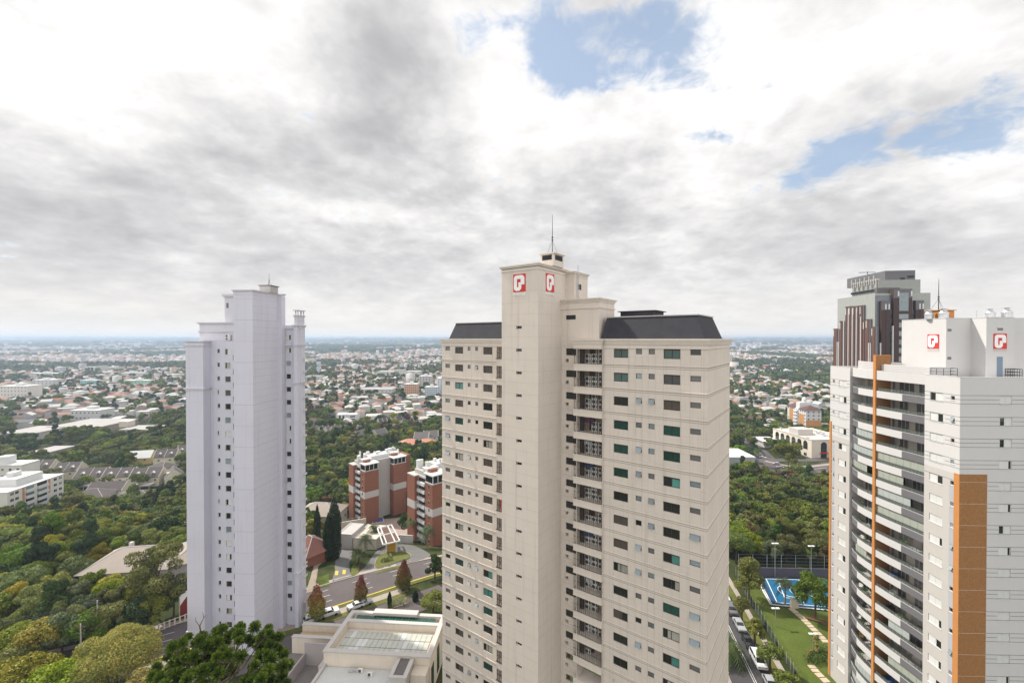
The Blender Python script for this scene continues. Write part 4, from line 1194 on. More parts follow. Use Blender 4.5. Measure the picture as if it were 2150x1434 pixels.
                if rnd.random() < .75:
                    v2 = vb - rnd.uniform(1.2, 2.2); c2 = rnd.choice((0, 1, 2, 3)); so_ = MB(); fr.box(so_, U + .6, U + 1.3, v2, v2 + 1.0, zi + .08, zi + .42); fr.box(so_, U + 1.3, U + 1.5, v2, v2 + 1.0, zi + .08, zi + .85); fr.box(so_, U + .6, U + 1.3, v2 - .12, v2, zi + .08, zi + .6); fr.box(so_, U + .6, U + 1.3, v2 + 1.0, v2 + 1.12, zi + .08, zi + .6)
                    furn('balcony_armchair', ('white', 'black', 'brown', 'blue')[c2] + ' armchair', 'armchair', so_, clutter[c2], None)
                if rnd.random() < .7:
                    v3 = va + L_ * rnd.uniform(.45, .65); u3 = U + .35; pl_ = MB(); pl_.cyl(fr.P(u3, v3), .2, zi, zi + .4, 8, 1, .26)
                    for j in range(60):
                        c = fr.P(u3 + rnd.gauss(0, .24), v3 + rnd.gauss(0, .3), zi + .5 + rnd.uniform(0, 1.0)); d1 = Vector((rnd.uniform(-1, 1), rnd.uniform(-1, 1), rnd.uniform(-1, 1))) * .15; d2 = Vector((rnd.uniform(-1, 1), rnd.uniform(-1, 1), rnd.uniform(-1, 1))) * .10
                        pl_.quad(c - d1, c - d2, c + d1, c + d2, 0)
                    furn('potted_plant', 'leafy potted plant', 'plant', pl_, [plants, clutter[2]], None)
    # fascia over the top balconies and roof screen
    fa = MB()
    for va, vb in segs.values(): ribbon(fa, pline(va, vb, 9), ZE - 5.38 - 1.55, zt - 0.02, 0.3, 0)
    fr.box(fa, U + 0.5, U + 2.6, 67.05, 81.9, zt - 0.5, zt - 0.3)
    fa.build('fascia', M_white, root)
    sc_ = MB()
    for (va, vb, zt2) in ((67.1, 74.9, ZE - 4.3), (75.6, 81.2, ZE - 4.05)):
        q = [(u + 0.75, v) for (u, v) in pline(va, vb, 8)]
        ribbon(sc_, q, zt - 0.3, zt2, 0.15, 0)
        for j in range(4): ribbon(sc_, [(u - 0.006, v) for (u, v) in q], zt2 - 0.28 * (j + 1), zt2 - 0.28 * (j + 1) + 0.03, 0.006, 1)
        fr.box(sc_, U + 1.0, U + 4, va, va + 0.15, zt - .3, zt2 - 0.002)
    sc_.build('roof_screen', [M_white, M_shadeg], root)
    # plain lower part of the balcony stretch at the ground
    # penthouse blocks
    zA = ZE + 3.1
    ua, va_ = 64.6, 68.2; ub, vb_ = 68.3, 66.0
    m = MB(); fr.box(m, ua, 90, va_, 76, zt - 1, zA); pa = m.build('penthouse_block', M_white, root)
    m = MB(); uB1 = fr.u_at(2129.5, vb_); fr.box(m, ub, uB1, vb_, va_ + .002, zt - 1, zA - 0.003); fr.box(m, uB1, uB1 + 10, vb_ + 0.9, va_ + .002, zt - 1, zA - 0.006); pb = m.build('penthouse_block', M_white, root)
    fAl, fAf, fBf = Face(fr, 'left', ua), Face(fr, 'front', va_), Face(fr, 'front', vb_)
    m = MB(); fAl.box(m, -76, -va_ + .05, zA, zA + 0.07, -0.05, 0.2); fAf.box(m, ua - .05, ub, zA + .003, zA + .07, -0.05, .2); Face(fr, 'left', ub).box(m, -va_, -vb_ + .05, zA, zA + 0.07, -0.05, 0.2); fBf.box(m, ub, uB1, zA + .003, zA + .07, -0.05, .2)
    m.build('coping', M_wtrim, pa)
    def zz(py, t): return ZE - (py - HOR) * t / F
    logo(root, fAl, fAl.a_px(1947.8), fAl.a_px(1971.8), zz(731.3, 69.3), zz(702, 69.3))
    logo(root, fBf, fBf.a_px(2085.5), fBf.a_px(2113.5), zz(732.6, 64), zz(700.4, 64))
    m = MB(); fAl.box(m, fAl.a_px(1947.8), fAl.a_px(1971.8), zz(737.5, 69.3), zz(732.2, 69.3), -0.03, -.004); fBf.box(m, fBf.a_px(2085.5), fBf.a_px(2113.5), zz(738, 64), zz(733.5, 64), -0.03, -.004); m.build('blank_name_plate', M_offw, root)
    m = MB(); fBf.box(m, fBf.a_px(2093.3), fBf.a_px(2105.5), zt - .5, zz(749, 64), -0.03, -0.004); m.build('roof_door', mat('slate_blue_door', (0.19, 0.25, 0.33)), pb)
    m = MB()
    for f_, p0, p1, y0, y1, t in ((fBf, 2094, 2105.5, 694, 688.5, 64), (fAf, 1989.5, 1997.5, 696, 690.5, 66.4), (fAf, 1989.5, 1997.5, 755, 749, 66.4)):
        f_.box(m, f_.a_px(p0), f_.a_px(p1), zz(y0, t), zz(y1, t), -0.015, -0.004, 0)
        f_.box(m, f_.a_px(p0) - .05, f_.a_px(p1) + .05, zz(y1, t) + .003, zz(y1, t) + 0.08, -0.12, -0.004, 1)
    m.build('vent', [M_grayglass, M_wtrim], root)
    m = MB(); fr.box(m, ua + 1.0, ua + 3.4, 70.5, 72.6, zA, zA + 1.35); fr.box(m, ua + .8, ua + 3.6, 70.3, 72.8, zA + 1.353, zA + 1.45); m.build('tank_room', M_orange, root)
    antenna(root, 'lightning_mast', fr.P(ua + 1.9, 71.5, zA + 1.45), 5.0, 0.07, 1.0)
    def cowl(px, v, s=1.0):
        u = fr.u_at(px, v); m = MB(); c = fr.P(u, v)
        m.cyl(c, 0.55 * s, zA, zA + 0.7 * s, 14, 0); m.cyl(c, 0.62 * s, zA + 0.70 * s, zA + 0.82 * s, 14, 0)
        m.cyl(c, 0.55 * s, zA + 0.82 * s, zA + 1.15 * s, 14, 0, 0.34 * s); m.cyl(c, 0.26 * s, zA + 1.15 * s, zA + 1.4 * s, 12, 0)
        m.cyl(c, 0.62 * s, zA + 1.42 * s, zA + 1.52 * s, 14, 0, 0.12)
        m.build('roof_ventilator', M_steel, root)
    cowl(1950.5, 71.0, 1.0); cowl(1980.7, 69.5, 1.08); cowl(2078.5, 68.5, 1.0); cowl(2113.8, 67.8, 1.1)
    m = MB(); c = fr.P(fr.u_at(2050, 70), 70, zA)
    m.tube([c, c + Vector((0, 0, 1.35))], 0.03, 4)
    for q, L in ((0.55, 1.0), (0.95, .6), (1.2, .35)): m.tube([c + Vector((-L, 0, q)), c + Vector((L, 0, q + .05))], 0.018, 3)
    m.build('aerial', M_steel, root)
    # roof edge rails
    for (px0, px1, pz) in ((1967, 2011, V0 + 4.4), (2131, 2147, V0 + 3.0)):
        m = MB(); u0, u1 = fr.u_at(px0, pz), fr.u_at(px1, pz)
        for z in (0.05, 0.5, 0.95):
            m.tube([fr.P(u0, pz, zt + z), fr.P(u1, pz, zt + z)], 0.03, 4); m.tube([fr.P(u0, pz + 1.2, zt + z), fr.P(u1, pz + 1.2, zt + z)], 0.03, 4); m.tube([fr.P(u0, pz, zt + z), fr.P(u0, pz + 1.2, zt + z)], 0.03, 4); m.tube([fr.P(u1, pz, zt + z), fr.P(u1, pz + 1.2, zt + z)], 0.03, 4)
        for i in range(4): u = u0 + (u1 - u0) * i / 3; m.tube([fr.P(u, pz, zt - .5), fr.P(u, pz, zt + .95)], .03, 4); m.tube([fr.P(u, pz + 1.2, zt - .5), fr.P(u, pz + 1.2, zt + .95)], .03, 4)
        m.build('roof_rail', M_black, root)
    m = MB(); fr.box(m, U + 2.65, U + 16, V0 + 0.4, vE - .2, 0.2, zt - 0.8); m.build('core_block', M_offw, root)
    return root
right_tower()

# ================================================================== 4. brown and glass tower behind
BF = Fr(-7.45)
def brown_tower():
    fr = BF; ZE = H
    v0 = 170.0; u0 = fr.u_at(1841.5, v0); u1 = fr.u_at(1949, 172); vE = fr.v_at(1758.3, u0)
    root = thing('office_tower', 'brown clad tower with pale mirrored glass and stepped top, behind the white tower', 'tower', fr.P(u0 + 9, 180, -14))
    Zb = -16
    cl = MATS.get('x') or glass_mat('mirror_curtain_wall', (0.28, 0.29, 0.27), 0.16, 0.6, 0.12)
    cg = glass_mat('dark_curtain_wall', (0.13, 0.14, 0.16), 0.12, 0.6, 0.2)
    m = MB(); fr.box(m, u0, u1, v0 + 1.2, vE, Zb, ZE + 16.2, 0)
    fl = Face(fr, 'left', u0); ff = Face(fr, 'front', v0 + 1.2)
    body = m.build('curtain_wall', cl, root)
    m = MB()
    for k in range(9): fl.box(m, -vE, -v0 - 1.3, ZE + 15 - k * 3.2, ZE + 15.06 - k * 3.2, -0.02, 0)
    for i in range(8): a = -vE + (vE - v0) * i / 8; fl.box(m, a, a + .06, ZE - 20, ZE + 16.2, -0.02, 0)
    m.build('mullion', M_midg, body)
    m = MB(); ff.box(m, u0 + 0.1, u1, Zb, ZE + 9.2, -0.15, -0.004); ff.box(m, u0 + .1, u0 + 7.5, ZE + 9.2, ZE + 15.5, -0.14, -.004); m.build('dark_glazing', cg, root)
    m = MB(); fr.box(m, u0 + 3.0, u1 - 1.2, v0 + 4, vE - 4, ZE + 16, ZE + 21.3, 0); fr.box(m, u1 - 1.0, u1 + 1.5, v0 + 6, v0 + 14, ZE + 2, ZE + 15.8, 0); m.build('upper_storey', cl, root)
    m = MB(); fr.box(m, u0 + 1.5, u0 + 9.0, v0 + 2.6, v0 + 3.9, ZE + 15, ZE + 18.3); m.build('grey_upper_wall', mat('dark_grey_wall', (0.13, 0.125, 0.125), .8), root)
    m = MB(); uu0, uu1 = fr.u_at(1857.5, 176), fr.u_at(1920.5, 176)
    fr.box(m, uu0, uu1, 176, 176 + 22, ZE + 21, ZE + 24.9); pt = m.build('plant_room', M_shadeg, root)
    fp = Face(fr, 'front', 176); m = MB(); fp.box(m, fp.a_px(1889), fp.a_px(1898.5), ZE + 21.3, ZE + 22.3, -.06, -.004); fp.box(m, fp.a_px(1904), fp.a_px(1917.5), ZE + 22.2, ZE + 23.0, -.06, -.004); m.build('louvre', M_black, pt)
    fq = Face(fr, 'left', u0 + 3.0)
    m = MB(); 
    fq.box(m, -vE + 4, -v0 - 4.2, ZE + 17.4, ZE + 18.2, -.5, -.004, 0)
    fq.box(m, -vE + 4, -v0 - 4.2, ZE + 21.3, ZE + 21.9, -.3, 0.6, 1)
    n = 12
    for i in range(n):
        a = -vE + 4.3 + (vE - v0 - 9.2) * i / (n - 1)
        fq.box(m, a, a + 0.30, ZE + 18.6 if i % 2 else ZE + 20.0, ZE + 22.0 if i % 2 else ZE + 23.2, -0.6, -0.2, 1)
        if i < n - 1: fq.box(m, a + 0.7, a + 1.4, ZE + 21.0, ZE + 23.6, -0.05, -0.01, 2)
    m.build('roof_pergola', [M_black, M_conc, cg], root)
    m = MB(); fr.box(m, u0 + 6, u0 + 6.2, 185, 185.2, ZE + 24.9, ZE + 26.0); fr.box(m, u0 + 3, u0 + 9, 185, 185.2, ZE + 25.6, ZE + 25.8); m.build('maintenance_crane', M_shadeg, root)
    # brown pilasters on the left face
    tops = [(1751, 1762.5, 690), (1764, 1770.5, 674), (1776, 1780.5, 644), (1783, 1789, 643), (1791, 1797, 643), (1799, 1805, 642), (1806, 1813.5, 641), (1813, 1818, 673), (1819, 1828, 670), (1831, 1841, 686)]
    for (p0, p1, y) in tops:
        f = Face(fr, 'left', u0 - 0.5)
        a0, a1 = f.a_px(p0), f.a_px(p1)
        t = F / F * (f.P((a0 + a1) / 2, 0).y)
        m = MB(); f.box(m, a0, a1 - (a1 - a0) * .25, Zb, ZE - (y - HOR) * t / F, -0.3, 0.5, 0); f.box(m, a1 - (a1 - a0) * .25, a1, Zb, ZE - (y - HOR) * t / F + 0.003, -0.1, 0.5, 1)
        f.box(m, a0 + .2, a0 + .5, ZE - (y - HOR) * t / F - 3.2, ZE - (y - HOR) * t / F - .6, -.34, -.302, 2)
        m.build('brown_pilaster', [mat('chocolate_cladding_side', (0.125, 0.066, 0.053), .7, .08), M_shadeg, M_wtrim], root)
    m = MB()
    for (px, y) in ((1758, 718), (1761, 718), (1771.5, 672), (1781, 648), (1789.5, 648), (1798, 648), (1807, 665), (1824, 720), (1827.5, 720)):
        f = Face(fr, 'left', u0 - 0.85); a = f.a_px(px); t = f.P(a, 0).y; f.box(m, a - .14, a + .14, Zb, ZE - (y - HOR) * t / F, -0.1, 0.1)
    m.build('white_fin', M_wtrim, root)
    # front brown columns
    fb = Face(fr, 'front', v0)
    for (p0, p1, y) in ((1850, 1868.5, 632), (1875.5, 1914.7, 607), (1922, 1939.5, 631)):
        a0, a1 = fb.a_px(p0), fb.a_px(p1); t = fb.P(a0, 0).y; zt = ZE - (y - HOR) * t / F
        m = MB(); fb.box(m, a0, a1, Zb, zt, 0, 2.0); o = m.build('brown_column', M_brown, root)
        m = MB(); fb.box(m, a0 + 0.02, a1 - .02, zt - 3.2, zt - .02, -.02, -.004); m.build('dark_cap', M_shadeg, o)
        m = MB()
        if p1 - p0 < 30:
            for q in (.42, .8): x = a0 + (a1 - a0) * q; fb.box(m, x, x + .45, zt - 3.0, zt - 1.1, -.08, -.021)
            m.build('white_marker', M_wtrim, o)
            m = MB(); fb.box(m, a0 + (a1 - a0) * .5, a0 + (a1 - a0) * .5 + .12, Zb, zt - 3.3, -.05, -.004); m.build('seam', M_black, o)
        else:
            for q in (.22, .92): x = a0 + (a1 - a0) * q; fb.box(m, x, x + .45, zt - 2.6, zt - .8, -.08, -.021)
            m.build('white_marker', M_wtrim, o)
            z = zt - 4.0
            for i in range(14):
                hh = 4.6 if i == 0 else 1.75
                wz1 = zt - 1.4 if i == 0 else zt - 8.9 - (i - 1) * 3.0
                m = MB(); fb.box(m, a0 + (a1 - a0) * .30, a0 + (a1 - a0) * .80, wz1 - (6.4 if i == 0 else 1.75), wz1, -.05, -.022); m.build('window', M_sky, o)
        # light marks of the glazing between
    m = MB(); 
    for (px0, px1) in ((1869, 1875), (1915, 1921.5)):
        for i in range(12): z = ZE + 8.5 - i * 3.0; ff.box(m, ff.a_px(px0), ff.a_px(px1), z, z + 1.9, -0.3, -0.16)
    m.build('side_window', M_sky, root)
    m = MB()
    for px, y in ((1848, 720), (1874, 684), (1919.5, 685)): a = fb.a_px(px); t = fb.P(a, 0).y; fb.box(m, a - .17, a + .17, Zb, ZE - (y - HOR) * t / F, -.3, .2)
    m.build('white_fin', M_wtrim, root)
brown_tower()
# ================================================================== streets, ground sheets
EXCL = []          # (x, y, r) places without trees
def ex(px, py, r, h=0): p = G(px, py, h); EXCL.append((p.x, p.y, r))
def exline(a, b, r, n=12):
    for i in range(n + 1): p = a + (b - a) * i / n; EXCL.append((p.x, p.y, r))
def lin(a, b, t): return a + (b - a) * t
N1, N2, F1, F2 = G(666.6, 1284), G(839, 1228), G(690, 1236), G(899, 1169)
RW = 11.2
RS = [(-6.5, Vector((-178, 42, 0))), (-3.6, Vector((-118, 68, 0))), (-1.45, Vector((-75.2, 88.8, 0))), (0, N1), (1, N2), (3.2, N2 + (N2 - N1) * 2.2)]
def near_edge(s):
    for (sa, a), (sb, b) in zip(RS[:-1], RS[1:]):
        if s <= sb or sb == 3.2: return lin(a, b, (s - sa) / (sb - sa))
def road_pt(s, t):   # s along (0 at N1, 1 at N2), t across 0 near, 1 far
    a, b = near_edge(max(-6.5, s - .5)), near_edge(min(3.2, s + .5)); d = (b - a); d.z = 0; d.normalize()
    return near_edge(s) + Vector((-d.y, d.x, 0)) * (t * RW)
def ribbon_sheet(name, s0, s1, t0, t1, m, off):
    mb = MB(); s = s0
    while s < s1 - 1e-4:
        e = min(s1, s + .25); drape_into(mb, road_pt(s, t0), road_pt(e, t0), road_pt(e, t1), road_pt(s, t1), off, 2.5); s = e
    o = mb.build(name, m); o['kind'] = 'structure'; return o
S0, S1 = -6.5, 3.2
ribbon_sheet('road', S0, S1, 0, 1, M_asph, 0.06)
mb = MB()
for t in (0.27, 0.50, 0.74):
    s = S0
    while s < S1:
        a, b = road_pt(s, t), road_pt(s + 0.19, t); n = (b - a).normalized(); n = Vector((-n.y, n.x, 0)) * 0.08
        drape_into(mb, a - n, b - n, b + n, a + n, 0.10, 3); s += 0.50
mb.build('lane_marking', M_paint).__setitem__('kind', 'structure')
mb = MB()
for s in np.arange(S0, S1, 0.3):
    for t, off in ((0.0, 0.0),):
        drape_into(mb, road_pt(s, -0.035), road_pt(s + .3, -0.035), road_pt(s + .3, 0.0), road_pt(s, 0.0), 0.17, 3)
mb.build('yellow_kerb', M_ypaint).__setitem__('kind', 'structure')
mb = MB()
ribbon_sheet('kerb', S0, S1, 1.0, 1.03, M_pave, 0.18)
ribbon_sheet('verge', S0, S1, -0.16, -0.035, M_verge, 0.13)
ribbon_sheet('pavement', S0, 1.05, -0.36, -0.16, M_pave, 0.12)
ribbon_sheet('verge', S0, 1.0, -0.52, -0.36, M_verge, 0.125)
ribbon_sheet('service_lane', S0, 1.5, -1.25, -0.525, M_asph, 0.065)
mb = MB(); drape_into(mb, road_pt(-0.1, -0.83), road_pt(0.95, -0.80), road_pt(0.95, -0.785), road_pt(-0.1, -0.815), 0.10, 2)
for i in range(5): a = G(818 + i * 7, 1258 - i * 4.4); b = G(824 + i * 7, 1249 - i * 4.4); n = Vector((0.35, -0.1, 0)); drape_into(mb, a - n, b - n, b + n, a + n, 0.10, 1)
mb.build('lane_marking', M_paint).__setitem__('kind', 'structure')
ribbon_sheet('pavement', S0, S1, 1.03, 1.16, M_pave, 0.10)
for s_ in np.arange(-2.2, S1, .2): q_ = road_pt(s_, .45); EXCL.append((q_.x, q_.y, 7.0))
for s_ in np.arange(S0, -2.2, .2): q_ = road_pt(s_, .45); EXCL.append((q_.x, q_.y, 4.5))
for s_ in np.arange(-1.7, 1.5, .2): q_ = road_pt(s_, -.6); EXCL.append((q_.x, q_.y, 7.0))
# right-hand street beside the lawn
SA = [G(1523, 1396), G(1562, 1434)]; 
sR0, sR1 = G(1534, 1262), G(1627, 1434)
dirS = (sR1 - sR0).normalized(); nS = Vector((-dirS.y, dirS.x, 0))
if nS.x > 0: nS = -nS      # pointing to the left in the picture
def rs(s, t): return sR0 + dirS * s + nS * t
LS = (sR1 - sR0).length
drape('road', [rs(-90, 0), rs(LS + 40, 0), rs(LS + 40, 8.2), rs(-90, 8.2)], M_asph2, 0.05)
mb = MB(); drape_into(mb, rs(-90, 3.4), rs(LS + 30, 3.4), rs(LS + 30, 3.55), rs(-90, 3.55), 0.09, 4); drape_into(mb, rs(-90, 3.8), rs(LS + 30, 3.8), rs(LS + 30, 3.92), rs(-90, 3.92), 0.09, 4)
mb.build('lane_marking', M_paint).__setitem__('kind', 'structure')
mb = MB(); drape_into(mb, rs(-90, -0.25), rs(LS + 30, -0.25), rs(LS + 30, 0), rs(-90, 0), 0.17, 4); drape_into(mb, rs(-90, 8.2), rs(LS + 30, 8.2), rs(LS + 30, 8.45), rs(-90, 8.45), 0.17, 4)
mb.build('kerb', M_pave).__setitem__('kind', 'structure')
drape('pavement', [rs(-60, -3.3), rs(LS + 30, -3.3), rs(LS + 30, -2.1), rs(-60, -2.1)], M_pave, 0.10)
drape('verge', [rs(-60, -2.1), rs(LS + 30, -2.1), rs(LS + 30, -0.25), rs(-60, -0.25)], M_verge, 0.11)
drape('pavement', [rs(-60, 8.45), rs(LS + 30, 8.45), rs(LS + 30, 12), rs(-60, 12)], M_pave, 0.10)
exline(rs(-60, 3), rs(LS + 30, 3), 7, 30)
# lawn and court
lawn = [rs(-8, -5.6), rs(LS + 30, -5.6), RF.P(62, 58), RF.P(60, 86)]
lawnp = [G(1556, 1215), rs(LS + 30, -3.3), RF.P(62, 56), RF.P(86, 106)]
drape('lawn', lawnp, M_grass, 0.06)
for p in [(1600, 1290), (1640, 1340), (1690, 1320), (1700, 1400), (1640, 1260), (1690, 1250), (1600, 1240), (1735, 1300), (1735, 1250), (1580, 1225), (1660, 1225), (1720, 1225)]: ex(*p, 9)
cTL, cBL, cBR, cTR = G(1585, 1212), G(1618, 1271), G(1750, 1284), G(1752, 1216)
drape('court_surface', [cBL, cBR, cTR, cTL], M_dblue, 0.12)
def cq(s, t): return lin(lin(cBL, cBR, s), lin(cTL, cTR, s), t)
drape('court_surface', [cq(0.10, 0.08), cq(1.0, 0.08), cq(1.0, 0.96), cq(0.10, 0.96)], M_blue, 0.16)
mb = MB()
def cline(a, b, w=0.09):
    a, b = cq(*a), cq(*b); d = (b - a).normalized(); n = Vector((-d.y, d.x, 0)) * w; drape_into(mb, a - n, b - n, b + n, a + n, 0.20, 2)
for a, b in (((.1, .1), (1, .1)), ((.1, .93), (1, .93)), ((.13, .1), (.13, .93)), ((.28, .28), (.28, .78)), ((.28, .28), (.52, .28)), ((.28, .78), (.42, .78)), ((.55, .1), (.55, .93)), ((.03, .05), (.03, .98)), ((.8, .2), (.8, .8))): cline(a, b)
for (cs, ct, r0) in ((.5, .5, 1.8), (.38, .5, 2.6), (.72, .5, 2.2)):
    c = cq(cs, ct)
    for i in range(24):
        a1, a2 = 2 * math.pi * i / 24, 2 * math.pi * (i + 1) / 24
        pa, pb = Vector((math.cos(a1), math.sin(a1), 0)), Vector((math.cos(a2), math.sin(a2), 0))
        drape_into(mb, c + pa * (r0 - .09), c + pb * (r0 - .09), c + pb * (r0 + .09), c + pa * (r0 + .09), 0.204, 5)
mb.build('court_marking', M_sign).__setitem__('kind', 'structure')
mb = MB(); kb = M_wtrim
for a, b in ((cBL, cBR), (cBL, cTL)):
    d = (b - a).normalized(); n = Vector((-d.y, d.x, 0)) * .2; drape_into(mb, a - n, b - n, b + n, a + n, 0.35, 3)
mb.build('court_kerb', kb).__setitem__('kind', 'structure')
# back wall of the court with dark fence
def tag_wall(o, label, cat, group=None): tag(o, label, cat, group); return o
mb = MB(); a, b = cTL + Vector((-4, .5, 0)), cTR + Vector((2, 0.5, 0)); d = (b - a).normalized()
mb.prism([(a.x, a.y), (b.x, b.y), (b.x, b.y + .3), (a.x, a.y + .3)], a.z - 2, a.z + 2.6)
tag(mb.build('court_wall', mat('plum_grey_wall', (0.10, 0.09, 0.115), .9, .08)), 'dark plum-grey wall along the far side of the blue sports court', 'wall')
t = thing('mesh_fence', 'tall dark mesh fence standing behind the blue sports court', 'fence', (a.x, a.y + .6, a.z))
mb = MB()
for i in range(8): p = lin(a, b, i / 7); mb.tube([(p.x, p.y + .6, p.z), (p.x, p.y + .6, p.z + 6)], 0.05, 4)
mb.build('fence_post', M_steel, t)
mb = MB()
for i in range(1, 5): mb.tube([(a.x, a.y + .6, a.z + 2.4 + i * .9), (b.x, b.y + .6, b.z + 2.4 + i * .9)], 0.025, 3)
mb.build('fence_rail', M_midg, t)
# goal
g0 = G(1598, 1262 - 42 + 6); 
def goal(px, py, label):
    p = G(px, py); t = thing('football_goal', label, 'goal', p); m = MB(); w = 3.0
    d = (cTL - cBL).normalized(); e = p + d * w
    m.tube([p, p + Vector((0, 0, 2.1)), e + Vector((0, 0, 2.1)), e], .07, 6); m.build('goal_frame', M_sign, t)
    m = MB(); q = Vector((-1.0, .2, 0)); m.tube([p + Vector((0, 0, 2.05)), p + q + Vector((0, 0, .1)), e + q + Vector((0, 0, .1)), e + Vector((0, 0, 2.05))], .03, 4); m.build('net_frame', M_steel, t)
goal(1597, 1238, 'white football goal at the near-left end of the blue court')
# small white hut at the court edge
p = G(1669, 1276); mb = MB(); mb.box(p.x - 1.1, p.x + .8, p.y - .3, p.y + .3, p.z, p.z + 2.2); 
t = thing('backboard_panel', 'pale square panel standing at the near edge of the blue court', 'panel', p); mb.build('panel', M_cream, t); mb = MB(); mb.box(p.x - 1.15, p.x + .85, p.y - .35, p.y + .35, p.z + 2.2, p.z + 2.3); mb.build('cap', M_conc, t)
# stepping stones
def stones(pts, label):
    t = thing('stepping_stone_path', label, 'path', G(*pts[0])); mb = MB()
    P_ = [G(*q) for q in pts]
    for a, b in zip(P_[:-1], P_[1:]):
        n = max(1, int((b - a).length / 1.0)); d = (b - a).normalized(); s = Vector((-d.y, d.x, 0))
        for i in range(n):
            c0 = lin(a, b, (i + .08) / n); c1 = lin(a, b, (i + .92) / n)
            for q in (c0, c1): q.z = tz(q.x, q.y)
            mb.hexa([c0 - s * .7 + Vector((0, 0, .06)), c1 - s * .7 + Vector((0, 0, .06)), c1 + s * .7 + Vector((0, 0, .06)), c0 + s * .7 + Vector((0, 0, .06)), c0 - s * .7 + Vector((0, 0, .15)), c1 - s * .7 + Vector((0, 0, .15)), c1 + s * .7 + Vector((0, 0, .15)), c0 + s * .7 + Vector((0, 0, .15))])
    mb.build('paving_slab', mat('buff_paving', (0.55, 0.45, 0.33), .9, .15), t)
stones([(1660, 1277), (1687, 1300), (1705, 1318), (1722, 1335), (1736, 1350)], 'buff stepping stone path crossing the lawn down from the court')
stones([(1702, 1396), (1715, 1412), (1738, 1434)], 'short buff stone path at the foot of the white tower')
# long dark green fence between verge and lawn
t = thing('lawn_fence', 'long green wire fence between the parked cars and the lawn', 'fence', rs(10, -5))
fa = [(1545, 1207), (1560, 1238), (1575, 1266), (1592, 1290), (1612, 1325), (1635, 1368), (1660, 1405), (1680, 1436)]
P_ = [G(*q) for q in fa]; m1, m2 = MB(), MB()
for a, b in zip(P_[:-1], P_[1:]):
    n = 3
    for i in range(n): p = lin(a, b, i / n); m1.tube([p, p + Vector((0, 0, 2.4))], .045, 4)
    for z in (0.1, 1.2, 2.35): m2.tube([a + Vector((0, 0, z)), b + Vector((0, 0, z))], .03, 3)
    m2.hexa([a + Vector((0, 0, .1)), b + Vector((0, 0, .1)), b + Vector((.05, 0, .1)), a + Vector((.05, 0, .1)), a + Vector((0, 0, 1.0)), b + Vector((0, 0, 1.0)), b + Vector((.05, 0, 1.0)), a + Vector((.05, 0, 1.0))])
m1.build('fence_post', M_midg, t); m2.build('fence_panel', mat('dark_green_mesh', (0.045, 0.06, 0.045), .8), t)
# ------------------------------------------------------------------ lamps
def lamp(p, h, label, heads=2, name='flood_light', group=None):
    t = thing(name, label, 'lamp', p, 0, group); m = MB(); m.tube([p, p + Vector((0, 0, h))], [.09, .06], 6); m.build('pole', M_steel, t)
    m = MB()
    for k in range(heads):
        x = (-.5, .5)[k] if heads == 2 else 0
        m.box(p.x + x - .38, p.x + x + .38, p.y - .25, p.y + .25, p.z + h, p.z + h + .14)
    m.build('lamp_head', M_sign, t)
lamp(G(1627, 1212), 9.5, 'tall court floodlight, left of the two behind the blue court')
lamp(G(1703, 1216), 9.2, 'tall court floodlight, right of the two behind the blue court')
lamp(G(1628, 1315), 4.2, 'short twin-headed lamp in the middle of the lawn')
lamp(G(1707, 1372), 4.2, 'short twin-headed lamp beside the clipped hedge')
# park bench
p = G(1720, 1308); t = thing('park_bench', 'long brown wooden bench beside the stone path on the lawn', 'bench', p, R(-40))
m = MB(); m.box(-2.4, 2.4, -.2, .2, .42, .48); o = m.build('seat', mat('red_brown_wood', (.22, .09, .06)), t, world=False)
m = MB(); m.box(-2.4, 2.4, .2, .25, .6, .95); m.build('backrest', MATS['red_brown_wood'], t, world=False)
for x in (-2.2, 0, 2.2): m = MB(); m.box(x - .05, x + .05, -.18, .18, 0, .42); m.build('leg', M_black, t, world=False)

